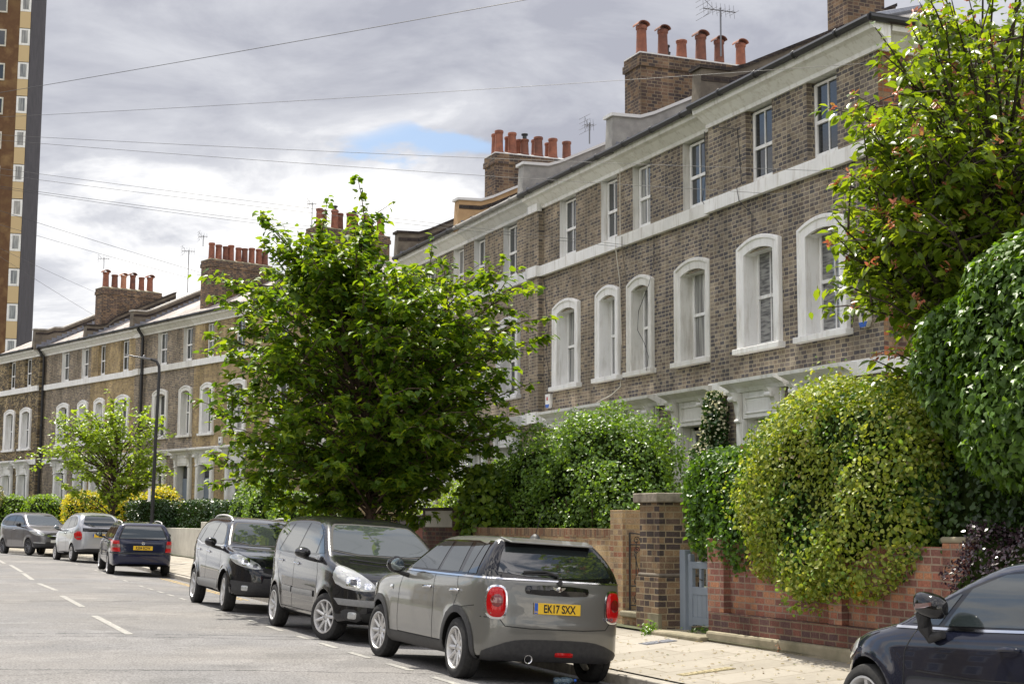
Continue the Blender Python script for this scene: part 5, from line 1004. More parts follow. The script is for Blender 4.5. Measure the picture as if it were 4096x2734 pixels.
bcl = dict(zk=1.11, wb=2.70, wr=.315, hw=.88, paint=P_gr2, arch=.355, spokes=10, dark=True, ks=.08, kp=.12, flare=.016, bs=-.025, zc=.6, steer=R(8),
  side=[(-.50, .22), (-.66, .28), (-.76, .46), (-.76, .72), (-.70, .98), (-.58, 1.20), (-.36, 1.42), (-.1, 1.51), (.4, 1.55), (1.0, 1.55), (1.5, 1.47), (1.9, 1.27), (2.35, 1.05), (2.5, 1.0), (2.9, .93), (3.3, .84), (3.48, .68), (3.54, .50), (3.50, .32), (3.4, .22), (1.3, .21)],
  plan=[(-.77, 0), (-.76, .4), (-.68, .66), (-.48, .82), (0, .87), (.8, .885), (2.2, .885), (2.8, .865), (3.15, .79), (3.38, .64), (3.50, .40), (3.55, 0)],
  section=[(0, .2), (.74, .2), (.85, .28), (.88, .45), (.885, .65), (.87, .85), (.84, .98), (.81, 1.03), (.73, 1.24), (.64, 1.42), (.58, 1.50), (.42, 1.54), (0, 1.56)],
  glassband=[(2.40, 1.03), (2.0, 1.20), (1.6, 1.36), (1.2, 1.43), (.3, 1.43), (-.1, 1.37), (-.50, 1.12), (.5, 1.03)],
  sideglass=[[(2.05, 1.05), (1.90, 1.20), (1.55, 1.35), (1.20, 1.40), (1.02, 1.40), (.98, 1.045)], [(.90, 1.05), (.95, 1.40), (.30, 1.39), (.05, 1.07)], [(-.03, 1.08), (.18, 1.37), (-.08, 1.32), (-.35, 1.13)]],
  chromeline=[[(2.42, 1.025), (1.3, 1.02), (.3, 1.035), (-.50, 1.10)]], handles=[(1.15, .90), (.25, .93)],
  seams=[[(2.1, 1.02), (2.2, .85), (2.2, .35)], [(.95, 1.03), (.95, .35)], [(.05, 1.03), (.0, .85), (.3, .62), (.4, .35)]],
  panels=[([(-.72, 1.05), (.72, 1.05), (.66, 1.22), (.55, 1.40), (.46, 1.43), (-.46, 1.43), (-.55, 1.40), (-.66, 1.22)], 'F', .006, 0, 'cglass_lt', 'windscreen', 1, .05),
    ([(.48, .66), (.74, .67), (.84, .78), (.84, .88), (.68, .84), (.48, .76)], 'F', .008, .008, 'lens', 'headlamp', 1, .02), (rr(.66, .745, .10, .08), 'F', .016, .006, 'lens_in', 'headlamp_reflector', 2, .02),
    ([(-.36, .56), (.36, .56), (.42, .78), (-.42, .78)], 'F', .007, 0, 'gap', 'grille', 1), ([(-.38, .655), (.38, .655), (.38, .68), (-.38, .68)], 'F', .014, .004, 'chrome', 'grille_bar'), ([(-.38, .615), (.38, .615), (.38, .63), (-.38, .63)], 'F', .014, .004, 'chrome', 'grille_bar'),
    ([(-.78, .27), (.78, .27), (.82, .44), (.44, .42), (.40, .46), (-.40, .46), (-.44, .42), (-.82, .44)], 'F', .007, 0, 'trim', 'lower_grille', 0), ([(.46, .40), (.80, .42), (.80, .45), (.46, .43)], 'F', .014, .004, 'lens', 'daytime_lamp')],
  mirror=(1.98, 1.0, 1.07, .11, .11, .075), mirmat=M['gloss'], plates=[(3.55, .48, '', False)])
car('grey_family_car', 'purple-grey family car facing us, furthest left in the row', (-20.04, 63.2, .435), -.894, -.02, 0, bcl, 'cars parked along the kerb')
# ---- dark blue hatchback at the lower right corner
P_nb = paint('dark_blue_black_paint', (.010, .012, .024), .16, .0)
def fi_extra(root, sh, pm):
    for sg in (1, -1):   # folded mirrors: housings turned back against the doors, their fronts facing outwards
        c = Vector((1.66, sg*.93, 1.06)); vs = []; nu, nv = 16, 20
        for i in range(nu+1):
            for j in range(nv):
                a, b_ = PI*i/nu, 2*PI*j/nv; d = np.array([math.cos(a), math.sin(a)*math.cos(b_), math.sin(a)*math.sin(b_)]); d = d/(np.abs(d)**2.8).sum()**(1/2.8)
                vs.append(c+Vector((d[0]*(.155 if d[0] < 0 else .135), sg*(d[1]*(.075)), d[2]*.085+(.02*d[0]))))
        b_ = MB(); b_.faces(vs, [(i*nv+j, i*nv+(j+1) % nv, (i+1)*nv+(j+1) % nv, (i+1)*nv+j) for i in range(nu) for j in range(nv)], 0, True); mo = b_.build('folded_mirror', M['gloss'], root, uv=False)
        a2_ = MB(); a2_.faces([(1.76, sg*.985, .985), (1.74, sg*.985, 1.045), (1.56, sg*.992, 1.065), (1.535, sg*.985, 1.075), (1.535, sg*.985, 1.03), (1.60, sg*.990, 1.005), (1.76, sg*1.0, .985), (1.74, sg*1.006, 1.045), (1.56, sg*1.010, 1.065), (1.535, sg*1.005, 1.075), (1.535, sg*1.005, 1.03), (1.60, sg*1.008, 1.005)], [(0, 1, 2, 3, 4, 5), (11, 10, 9, 8, 7, 6)]+[(i, (i+1) % 6, (i+1) % 6+6, i+6) for i in range(6)]); a2_.v = [(v[0], v[1]+sg*.004, v[2]+.012) for v in a2_.v]; a2_.v = [(v[0]*.75+.4125, v[1], (v[2]-1.04)*.55+1.055) for v in a2_.v]; a2_.build('indicator_repeater', M['smoke'], mo, uv=False)
        a2_ = MB(); a2_.tube([c+Vector((.07, 0, -.05)), c+Vector((.07, -sg*.02, -.15)), c+Vector((.05, -sg*.06, -.22)), c+Vector((-.05, -sg*.08, -.19))], [.062, .055, .045, .03], 10); a2_.build('mirror_arm', M['trim'], mo, uv=False)
fiesta = dict(zk=0.97, wb=2.489, wr=.30, hw=.86, paint=P_nb, arch=.345, spokes=8, ks=.05, kp=.14, flare=.020, bs=-.045, zc=.55,
  side=[(-.45, .24), (-.60, .28), (-.70, .46), (-.71, .70), (-.66, .98), (-.58, 1.10), (-.40, 1.34), (-.15, 1.44), (.3, 1.475), (.9, 1.48), (1.25, 1.44), (1.6, 1.27), (2.0, 1.05), (2.22, .94), (2.5, .89), (2.85, .80), (3.08, .66), (3.22, .50), (3.24, .36), (3.14, .22), (1.2, .21)],
  plan=[(-.72, 0), (-.71, .4), (-.62, .66), (-.42, .80), (0, .84), (.8, .86), (2.1, .86), (2.5, .83), (2.82, .72), (3.05, .54), (3.2, .30), (3.25, 0)],
  section=[(0, .2), (.72, .2), (.83, .28), (.855, .45), (.862, .62), (.85, .82), (.83, .90), (.80, .955), (.72, 1.17), (.635, 1.35), (.58, 1.43), (.42, 1.475), (0, 1.49)],
  glassband=[(2.16, .93), (1.62, 1.20), (1.25, 1.35), (.9, 1.385), (.3, 1.375), (-.1, 1.31), (-.42, 1.12), (.6, .965)],
  sideglass=[[(1.66, .952), (1.50, 1.225), (1.22, 1.335), (.92, 1.36), (.85, 1.36), (.80, .985)], [(2.02, .955), (1.60, 1.185), (1.585, 1.18), (1.72, .953)], [(.72, .99), (.77, 1.36), (.20, 1.345), (.05, 1.02)]],
  chromeline=[[(2.18, .918), (1.3, .940), (.3, .985), (-.40, 1.08)]], handles=[(.98, .83), (.1, .87)], chromehandle=False,
  seams=[[(1.93, .92), (2.03, .75), (2.03, .5), (1.95, .33)], [(.78, .98), (.78, .33)], [(2.18, .93), (2.6, .835), (2.9, .72)], [(1.9, .62), (1.3, .61), (.2, .66)]],
  panels=[([(2.62, .70), (2.88, .62), (3.02, .60), (2.98, .68), (2.80, .79), (2.66, .82)], 'S', .004, .006, 'lens', 'headlamp', 1, .02), ([(2.70, .72), (2.88, .655), (2.92, .68), (2.78, .75)], 'S', .014, .003, 'lens_in', 'headlamp_reflector', 1, .02),
    ([(-.70, .97), (.70, .97), (.63, 1.15), (.53, 1.37), (-.53, 1.37), (-.63, 1.15)], 'F', .006, 0, 'cglass_lt', 'windscreen', 1, .05), ([(-.4, .3), (.4, .3), (.5, .5), (-.5, .5)], 'F', .006, 0, 'gap', 'grille', 1)],
  mirror=None, extra=fi_extra)
fh = 1.99; fx = Vector((3.375, 11.671, 0)) - Vector((math.cos(fh), math.sin(fh), 0))*2.40
fc = car('dark_hatchback', 'dark blue-black hatchback cropped by the lower right corner of the view', (fx.x, fx.y, 0), fh, 0, 0, fiesta, 'cars parked along the kerb')

# ------------------------------------------------------------------ foliage
def leaf_cloud(name, P, Nrm, size, m_, parent=None, shape='oval', droop=.3, spread=.8, asp=.5, seed=1, along=None):
    """P: leaf base points, Nrm: rough facing of each leaf; every leaf is a folded blade"""
    g = np.random.default_rng(seed); n_ = len(P); P = np.asarray(P, float); Nrm = np.asarray(Nrm, float)
    Nn = Nrm + g.normal(0, spread, (n_, 3)); Nn[:, 2] += .35; Nn /= np.linalg.norm(Nn, axis=1)[:, None]
    T = g.normal(0, 1, (n_, 3)) if along is None else np.asarray(along)+g.normal(0, .55, (n_, 3)); T[:, 2] -= droop*1.5
    T -= (T*Nn).sum(1)[:, None]*Nn; T /= np.linalg.norm(T, axis=1)[:, None]+1e-9; B = np.cross(Nn, T)
    S = size*g.uniform(.6, 1.2, n_)
    if shape == 'oval': T2 = [(0, 0, 0), (.35, .38, .10), (.75, .28, .08), (1, 0, -.06), (.75, -.28, .08), (.35, -.38, .10)]; Fc = [(0, 3, 2, 1), (0, 5, 4, 3)]
    elif shape == 'heart': T2 = [(0, 0, 0), (.02, .36, .05), (.38, .50, .10), (.75, .24, .04), (1.08, 0, -.16), (.75, -.24, .04), (.38, -.50, .10), (.02, -.36, .05), (.45, 0, -.02)]; Fc = [(0, 8, 2, 1), (8, 4, 3, 2), (0, 7, 6, 8), (8, 6, 5, 4)]
    elif shape == 'long': T2 = [(0, 0, 0), (.30, .24, .06), (.65, .26, .02), (1.05, 0, -.20), (.65, -.26, .02), (.30, -.24, .06), (.5, 0, -.03)]; Fc = [(0, 6, 2, 1), (6, 3, 3, 2), (0, 5, 4, 6), (6, 4, 4, 3)]; Fc = [(0, 6, 2, 1), (6, 3, 2, 2), (0, 5, 4, 6), (6, 4, 3, 3)]
    elif shape == 'ivy': T2 = [(0, 0, 0), (.05, .42, .0), (.45, .36, .07), (.55, .18, .07), (1, 0, -.08), (.55, -.18, .07), (.45, -.36, .07), (.05, -.42, .0), (.3, 0, .04)]; Fc = [(0, 8, 2, 1), (8, 4, 3, 2), (0, 7, 6, 8), (8, 6, 5, 4)]
    else: T2 = [(0, 0, 0), (.5, .30, .08), (1, 0, 0), (.5, -.30, .08)]; Fc = [(0, 3, 2, 1)]
    if shape == 'long': Fc = [(0, 6, 2, 1), (6, 3, 2), (0, 5, 4, 6), (6, 4, 3)]
    k = len(T2); V = np.empty((n_, k, 3))
    for i, (a, b_, c) in enumerate(T2): V[:, i] = P+S[:, None]*(T*a+B*(b_*2*asp)+Nn*c)
    base = (np.arange(n_)*k)[:, None]
    me = bpy.data.meshes.new(name); V = V.reshape(-1, 3); me.vertices.add(len(V)); me.vertices.foreach_set('co', V.astype('f').ravel())
    lens = []; idx = []
    per = np.concatenate([np.array(f) for f in Fc]); idx = (base+per[None]).ravel(); ln = np.tile([len(f) for f in Fc], n_)
    me.loops.add(len(idx)); me.loops.foreach_set('vertex_index', idx.astype('i')); me.polygons.add(len(ln)); me.polygons.foreach_set('loop_start', np.concatenate([[0], np.cumsum(ln)[:-1]]).astype('i'))
    me.update(calc_edges=True); me.materials.append(m_)
    o = bpy.data.objects.new(name, me); C.objects.link(o)
    if parent: o.parent = parent
    return o
def sph_pts(n_, g): 
    v = g.normal(0, 1, (n_, 3)); return v/np.linalg.norm(v, axis=1)[:, None]
def blob_points(ells, n_, g, depth=.12, lump=.10, freq=2.2, zmin=-9):
    """points on the outside of a union of ellipsoids/rounded boxes (c, r, power)"""
    P = []; Q = []; ar = np.array([r[0]*r[1]+r[1]*r[2]+r[0]*r[2] for c, r, *p in ells]); cnt = (n_*1.9*ar/ar.sum()).astype(int)
    for (c, r, *pw), k in zip(ells, cnt):
        pwr = pw[0] if pw else 2; d = sph_pts(k, g)
        if pwr > 2: nrm = (np.abs(d)**pwr).sum(1)**(1/pwr); p = d/nrm[:, None]; nn = np.sign(d)*np.abs(p)**(pwr-1)
        else: p = d; nn = d
        nn = nn/np.array(r); nn /= np.linalg.norm(nn, axis=1)[:, None]
        q = np.array(c)+p*np.array(r)
        w = np.sin(q[:, 0]*freq+1.3*c[0])*np.sin(q[:, 1]*freq*1.1+2)*np.sin(q[:, 2]*freq*1.3+c[2])+.5*np.sin(q[:, 0]*freq*2.7+5)*np.sin(q[:, 1]*freq*2.3)*np.sin(q[:, 2]*freq*3.1+1)
        q = q+nn*(w[:, None]*lump)-nn*(np.abs(g.normal(0, depth, k))[:, None])
        ok = q[:, 2] > zmin
        for (c2, r2, *pw2) in ells:
            if c2 is c: continue
            e_ = (np.abs((q-np.array(c2))/(np.array(r2)*.86))**(pw2[0] if pw2 else 2)).sum(1); ok &= e_ > 1
        P.append(q[ok]); Q.append(nn[ok])
    P = np.concatenate(P); Q = np.concatenate(Q); s_ = g.permutation(len(P))[:n_]; return P[s_], Q[s_]
def core_mesh(ells, parent, scale=.80, name='light_block_core', m_=None):  # dark body added inside the foliage to block light
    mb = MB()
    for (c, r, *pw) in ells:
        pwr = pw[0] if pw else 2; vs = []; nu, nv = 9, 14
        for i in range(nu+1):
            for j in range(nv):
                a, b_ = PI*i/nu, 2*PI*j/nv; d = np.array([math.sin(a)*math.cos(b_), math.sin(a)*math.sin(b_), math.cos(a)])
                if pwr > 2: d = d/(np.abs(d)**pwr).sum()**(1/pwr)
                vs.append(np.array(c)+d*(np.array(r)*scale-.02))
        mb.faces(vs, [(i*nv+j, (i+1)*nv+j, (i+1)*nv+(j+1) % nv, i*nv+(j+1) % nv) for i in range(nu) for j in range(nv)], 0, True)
    me = bpy.data.meshes.new(name); me.from_pydata(mb.v, [], mb.f); me.materials.append(m_ or M['block_core']); o = bpy.data.objects.new(name, me); C.objects.link(o); o.parent = parent; return o
def SLarr(P):
    P = np.asarray(P); c, s_ = math.cos(TH), math.sin(TH); out_ = P.copy(); out_[:, 0] = P[:, 1]*c-P[:, 0]*s_; out_[:, 1] = P[:, 1]*s_+P[:, 0]*c; return out_
def bush(name, label, cat, ells, layers, group=None, depth=.12, lump=.10, freq=2.2, core=.80, stems=None, zmin=-9, extra=None):
    """ells in street coordinates (s, L, z); layers: list of (n, size, material, shape, kwargs)"""
    c0 = np.mean([c for c, *_ in ells], 0); root_p = SLp(c0[0], c0[1], 0); h = empty(name, label, cat, (root_p.x, root_p.y, 0), TH, group)
    # local frame x = L - L0, y = s - s0
    le = [((c[1]-c0[1], c[0]-c0[0], c[2]), (r[1], r[0], r[2]), *pw) for c, r, *pw in ells]
    for i, (n_, size, m_, shape, kw) in enumerate(layers):
        g = np.random.default_rng(100+i+len(label)); kw = dict(kw); dd = kw.pop('depth', depth); filt = kw.pop('filt', None); lp = kw.pop('lump', lump)
        P, Q = blob_points(le, n_, g, dd, lp, freq, zmin)
        if filt: k = filt(P, g); P, Q = P[k], Q[k]
        leaf_cloud('foliage' if i == 0 else kw.pop('nm', 'foliage_mix'), P, Q, size, m_, h, shape, seed=i+5, **{a: b_ for a, b_ in kw.items() if a != 'nm'})
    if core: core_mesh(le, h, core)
    if stems:
        sm = MB()
        for st in stems: sm.tube([(p[1]-c0[1], p[0]-c0[0], p[2]) for p in st[0]], st[1], 6)
        sm.build('stems', M['bark'], h)
    if extra: extra(h, c0)
    return h
def tree(name, label, cat, base, trunk, centre, radii, depthr, nshoot, nleaf, size, lm, bark='bark', shape='heart', trunk_r=.09, origin_z=None, seed=1, spread=.9, droop=.5, tips=None, minr=.5, twigs=3, group=None, up=.25, redleaf=None, asp=.5):
    """branches run from the trunk out to an uneven envelope; leaves hang along the outer part of every branch"""
    g = np.random.default_rng(seed); h = empty(name, label, cat, base, 0, group); rnd = random.Random(seed)
    tr = MB(); T = [Vector(p)-Vector(base) for p in trunk]; n_ = len(T); tr.tube(T, [trunk_r*(1.15-.75*i/(n_-1)) for i in range(n_)], 12)
    tr.build('trunk', M[bark], h); bm_ = MB(); LP = []; LN_ = []; LD = []; RP = []
    ang = np.array([a for a, r_ in radii]); rad = np.array([r_ for a, r_ in radii]); cen = Vector(centre)-Vector(base)
    def env(al): return float(np.interp(al % 360, np.concatenate([ang-360, ang, ang+360]), np.tile(rad, 3)))
    targets = []
    for k in range(nshoot):
        al = rnd.uniform(0, 360); t_ = rnd.uniform(-1, 1); fr = rnd.uniform(minr, 1)**.5
        rr_ = env(al)*math.sqrt(max(.03, 1-t_*t_*.92))*fr
        targets.append(cen+Vector((rr_*math.cos(R(al)), t_*depthr*fr, rr_*math.sin(R(al)))))
    for tp in (tips or []): targets.append(cen+Vector(tp))
    for tg in targets:
        # start on the trunk, lower than the target
        zt_ = tg.z; f = min(1, max(.25, (zt_-T[0].z)/(T[-1].z-T[0].z)*.55+rnd.uniform(0, .25))) * (n_-1)
        i = min(n_-2, int(f)); st = T[i].lerp(T[i+1], f-i); d = tg-st; ln_ = d.length
        mid1 = st+d*.35+Vector((rnd.gauss(0, .06)*ln_, rnd.gauss(0, .06)*ln_, up*ln_*.35+rnd.gauss(0, .04)*ln_)); mid2 = st+d*.7+Vector((rnd.gauss(0, .05)*ln_, rnd.gauss(0, .05)*ln_, up*ln_*.30))
        pts = [st]; 
        for q in range(1, 9):
            u = q/8; pts.append(st*(1-u)**3+mid1*3*u*(1-u)**2+mid2*3*u*u*(1-u)+tg*u**3)
        r0 = trunk_r*.30*min(1, ln_/2)+.006; bm_.tube(pts, [r0*(1-.85*q/8) for q in range(9)], 5)
        for q in range(2, 9):
            a_, b_ = pts[q-1], pts[q]; dirn = (b_-a_).normalized()
            w = 1 if q > 3 else .4; LP_n = nleaf/(len(targets)*(1+twigs*.8)*7)
            for _ in range(int(LP_n*w*2.2+rnd.random())):
                p = a_.lerp(b_, rnd.random()); LP.append(p+Vector((rnd.gauss(0, .05), rnd.gauss(0, .05), rnd.gauss(0, .04)))); LN_.append(dirn*.3+Vector((rnd.gauss(0, .3), rnd.gauss(0, .3), 1))); LD.append(dirn*.6+Vector((rnd.gauss(0, .6), rnd.gauss(0, .6), -.2)))
        for tw in range(twigs):
            q = rnd.randint(3, 7); a_ = pts[q]; dv = (pts[q+1]-pts[q]).normalized(); side_ = Vector((rnd.gauss(0, 1), rnd.gauss(0, 1), rnd.gauss(.15, .6))).normalized()
            L_ = rnd.uniform(.18, .42)*min(ln_, 2.4); e_ = a_+(dv*.6+side_*.8).normalized()*L_; m__ = a_.lerp(e_, .5)+Vector((0, 0, L_*.08)); bm_.tube([a_, m__, e_], [r0*.35, r0*.25, .003], 4)
            for _ in range(int(nleaf/(len(targets)*(1+twigs*.8))*.8+rnd.random())):
                u = rnd.uniform(.15, 1.05); p = a_.lerp(e_, u); LP.append(p+Vector((rnd.gauss(0, .045), rnd.gauss(0, .045), rnd.gauss(0, .035)))); LN_.append(side_*.3+Vector((rnd.gauss(0, .3), rnd.gauss(0, .3), 1))); LD.append(side_*.6+Vector((0, 0, -.2)))
            RP.append((e_, side_))
        RP.append((tg, (pts[-1]-pts[-2]).normalized()))
    bm_.build('branches', M[bark], h)
    leaf_cloud('crown', [tuple(p) for p in LP], [tuple(p) for p in LN_], size, lm, h, shape, droop, spread*.6, asp, seed, along=[tuple(p) for p in LD])
    if redleaf:
        Pp, Nn_, Dd = [], [], []
        for e_, d in RP:
            if rnd.random() < redleaf[0]:
                for _ in range(7): Pp.append(tuple(e_+Vector((rnd.gauss(0, .02), rnd.gauss(0, .02), rnd.gauss(0, .02))))); Nn_.append((d.x, d.y, .4)); Dd.append((d.x*.8+rnd.gauss(0, .5), d.y*.8+rnd.gauss(0, .5), 1.2+rnd.gauss(0, .4)))
        leaf_cloud('young_red_leaves', Pp, Nn_, size*.62, redleaf[1], h, 'oval', -.2, .5, .28, seed+9, along=Dd)
    return h, LP
Lf = {}
Lf['mulb'] = leaf_mat('mulberry_leaf', [(.048, .105, .014), (.08, .155, .02), (.125, .205, .024), (.19, .27, .03)], .42, .52, (2.2, 1.9, .4), .35)
Lf['bright'] = leaf_mat('bright_leaf', [(.13, .20, .025), (.19, .28, .035), (.27, .36, .05)], .36, .5, (1.9, 1.8, .5))
Lf['cherry'] = leaf_mat('cherry_leaf', [(.07, .12, .015), (.115, .175, .02), (.18, .24, .03)], .32, .45, (2.5, 2.3, .5))
Lf['red'] = leaf_mat('red_young_leaf', [(.45, .14, .08), (.58, .24, .15), (.34, .08, .04), (.38, .26, .08)], .35, .35, (1.3, 1.1, .8))
Lf['ivy'] = leaf_mat('ivy_leaf', [(.035, .075, .012), (.06, .12, .016), (.10, .18, .025)], .42, .3, spec=.3)
Lf['ivy_lt'] = leaf_mat('young_ivy_leaf', [(.08, .17, .02), (.14, .25, .03)], .3, .35)
Lf['varieg'] = leaf_mat('yellow_green_leaf', [(.12, .18, .02), (.20, .27, .03), (.29, .35, .045), (.42, .44, .12)], .5, .35, (1.8, 1.7, .6))
Lf['laurel'] = leaf_mat('laurel_leaf', [(.030, .075, .012), (.055, .12, .016), (.10, .19, .025)], .38, .28, spec=.35)
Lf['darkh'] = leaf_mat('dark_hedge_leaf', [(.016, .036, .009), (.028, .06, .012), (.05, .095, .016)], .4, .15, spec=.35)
Lf['privet'] = leaf_mat('privet_leaf', [(.05, .10, .018), (.085, .155, .025), (.14, .22, .035)], .45, .35)
Lf['privet_lt'] = leaf_mat('privet_shoot_leaf', [(.10, .20, .03), (.17, .28, .06)], .3, .35)
Lf['purple'] = leaf_mat('purple_leaf', [(.020, .012, .018), (.040, .022, .032), (.065, .04, .05)], .25, .12, (1.2, .8, 1), spec=.7)
Lf['gold'] = leaf_mat('golden_leaf', [(.34, .34, .02), (.52, .47, .035), (.68, .60, .08)], .5, .45, (1.5, 1.3, .4))
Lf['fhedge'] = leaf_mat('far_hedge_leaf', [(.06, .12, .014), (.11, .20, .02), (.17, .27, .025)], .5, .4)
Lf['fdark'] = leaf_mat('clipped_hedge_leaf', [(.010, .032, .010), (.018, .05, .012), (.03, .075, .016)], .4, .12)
Lf['jas'] = leaf_mat('climber_leaf', [(.020, .055, .012), (.04, .09, .02)], .25, .2)
Lf['flower'] = leaf_mat('cream_blossom', [(.50, .48, .30), (.70, .68, .50)], .5, .3, (1.1, 1.1, .9))
Lf['litter'] = leaf_mat('dry_leaf', [(.16, .08, .03), (.45, .40, .30), (.25, .18, .08), (.5, .45, .36), (.10, .15, .04)], .8, .1)
Lf['olive'] = leaf_mat('tan_seed_leaf', [(.20, .20, .08), (.32, .30, .15), (.10, .16, .04)], .45, .3, (1.5, 1.4, .8))
def P3(px_, py_, Yd):   # world point seen at a full-size photo position at forward distance Yd (used once, to place things)
    d = _f + _R*((px_-2048)/6100) - _U*((py_-1367)/6100); t_ = Yd/d.y; return Vector((0, 0, CAMH))+d*t_
# the big street tree
bt = SLp(25.9, 8.15); cz_ = P3(1480, 1500, 27)
def rads(pts, c, Yd):
    o = []
    for (a, b_) in pts:
        p = P3(a, b_, Yd); o.append((math.degrees(math.atan2(p.z-c.z, p.x-c.x)) % 360, math.hypot(p.x-c.x, p.z-c.z)))
    return sorted(o)
outl = [(1440, 900), (1300, 930), (1160, 1020), (1070, 900), (1050, 1010), (840, 1050), (960, 1230), (790, 1310), (880, 1450), (860, 1620), (900, 1740), (800, 1850), (940, 1940), (1160, 2050), (1400, 1970), (1495, 1800), (1580, 1930), (1700, 2060), (1760, 1990), (1950, 1800), (2080, 1700), (2100, 1560), (2200, 1390), (2090, 1270), (2170, 1100), (1930, 1010), (1820, 1010), (1640, 1060), (1580, 980), (1500, 1000)]
tipx = lambda a, b_, dy=0: tuple((P3(a, b_, 27)-cz_)+Vector((0, dy, 0)))
tree('street_tree', 'big bushy street tree with heart-shaped leaves growing in the pavement behind the middle cars', 'tree', (bt.x, bt.y, gz(25.9, 8.15)),
     [(bt.x, bt.y, .25), (bt.x-.03, bt.y, 1.2), (bt.x-.02, bt.y, 2.2), (bt.x-.12, bt.y+.05, 3.2), (bt.x-.25, bt.y, 4.3), (bt.x-.35, bt.y, 5.2)], cz_, [(a, r_*(1.06 if a > 190 or a < 20 else .97)) for a, r_ in rads(outl, cz_, 27)], 2.6, 270, 31000, .130, Lf['mulb'], 'bark', 'heart', .085, seed=4,
     tips=[tipx(1470, 825), tipx(1440, 895, .2), tipx(1040, 855), tipx(1060, 925, .3), tipx(1120, 1035), tipx(1480, 995), tipx(1300, 915, .4), tipx(1330, 1045), tipx(1040, 945, .2), tipx(1090, 995, -.2), tipx(1070, 895, 0), tipx(1120, 975, .1), tipx(1460, 855, .1), tipx(1420, 915, -.1), tipx(1400, 955, .2), tipx(1480, 925, 0), tipx(1290, 955, 0), tipx(1350, 935, .2), tipx(1280, 895, -.1), tipx(2130, 1130, -.3), tipx(2130, 1390, .2), tipx(800, 1330), tipx(835, 1085), tipx(830, 1870), tipx(2060, 1310), tipx(1690, 2080, -.4), tipx(1740, 1980)], twigs=3, asp=.44)
# small light green tree beyond
b2_ = SLp(60.0, 8.55); c2_ = P3(420, 1800, 58)
o2 = [(500, 1555), (400, 1640), (350, 1590), (300, 1640), (200, 1690), (140, 1875), (200, 1960), (350, 2000), (480, 1990), (600, 1960), (690, 1940), (700, 1760), (690, 1720), (600, 1590)]
tree('young_street_tree', 'small bright yellow-green young tree beside the lamp post, tied to a stake', 'tree', (b2_.x, b2_.y, gz(60, 8.55)), [(b2_.x, b2_.y, .45), (b2_.x+.03, b2_.y, 1.6), (b2_.x+.05, b2_.y, 2.8), (b2_.x+.05, b2_.y, 4.0), (b2_.x+.25, b2_.y, 5.4)], c2_, rads(o2, c2_, 58), 2.2, 80, 5200, .16, Lf['bright'], 'bark', 'oval', .075, seed=8, twigs=3)
sk = MB(); q = SLp(60.0, 8.9); sk.tube([(q.x+.12, q.y, .4), (q.x+.12, q.y, 1.75)], .045, 8); tag(sk.build('tree_stake', M['wood_red']), 'reddish wooden stake beside the young tree', 'stake')
# tree with red young leaves on the right
b3_ = SLp(13.2, 11.6); c3_ = P3(3830, 700, 15.6)
o3 = [(3500, 110), (3560, 330), (3420, 440), (3440, 640), (3370, 900), (3360, 1050), (3440, 1240), (3560, 1420), (3700, 1350), (3900, 1300), (4200, 1200), (4500, 900), (4600, 300), (4400, -200), (4000, -350), (3750, -150), (3700, 60), (3600, 200)]
tree('cherry_tree', 'leafy tree with reddish young shoots in front of the end house, upper right', 'tree', (b3_.x, b3_.y, gz(13.2, 11.6)), [(b3_.x, b3_.y, .3), (b3_.x, b3_.y, 1.6), (b3_.x-.05, b3_.y+.1, 2.7), (b3_.x-.15, b3_.y, 3.7), (b3_.x-.25, b3_.y, 5.0)], c3_, [(a, r_*(.90 if 120 < a < 235 else 1)) for a, r_ in rads(o3, c3_, 15.6)], 1.7, 200, 21000, .125, Lf['cherry'], 'bark_dark', 'long', .10, seed=15,
     tips=[tuple(P3(a, b_, 15.6+dy)-c3_) for a, b_, dy in [(3500, 110, 0), (3510, 200, .1), (3420, 430, 0), (3350, 950, 0), (3360, 1000, .2), (3330, 860, 0), (3420, 1230, 0), (3500, 1440, 0), (3560, 1400, .3), (3700, 50, 0), (3400, 700, 0), (3640, 250, .2)]], twigs=3, redleaf=(.38, Lf['red']), up=.15, asp=.50)
def pat(P): return np.sin(P[:, 1]*3.1+1)*np.sin(P[:, 2]*2.7+.5)+.6*np.sin(P[:, 1]*6.3+2+P[:, 2]*2)*np.sin(P[:, 2]*5.2)+.35*np.sin(P[:, 1]*13+P[:, 2]*9)  # patch pattern where deeper green leaves stand in for shadow
# ------------------------------------------------------------------ hedges and shrubs (street coordinates s, L, z)
bush('variegated_hedge', 'large rounded yellow-green hedge bulging over the red brick wall', 'hedge',
     [((14.5, 10.1, 1.95), (1.08, .90, 1.12), 4.2), ((13.7, 10.1, 2.05), (1.4, .95, 1.17), 4.5), ((14.98, 10.0, 1.62), (.68, .62, .75), 3.5), ((14.2, 9.55, 1.60), (1.0, .42, .66)), ((13.6, 9.75, 1.7), (.85, .55, .70)), ((12.95, 10.2, 2.05), (.75, .8, 1.05), 3.2)],
     [(52000, .052, Lf['varieg'], 'oval', dict(filt=lambda P, g: pat(P) > -.62+g.normal(0, .13, len(P)))), (26000, .052, Lf['laurel'], 'oval', dict(depth=.12, filt=lambda P, g: pat(P) < -.30+g.normal(0, .12, len(P)))), (3500, .055, Lf['varieg'], 'oval', dict(depth=.01, lump=.26, nm='shoots')), (1500, .05, Lf['privet_lt'], 'oval', dict(depth=.0, lump=.34, droop=-.5, nm='stray_shoots')), (900, .05, Lf['litter'], 'oval', dict(depth=.1, nm='dead_leaves'))], depth=.10, lump=.095, core=.74)
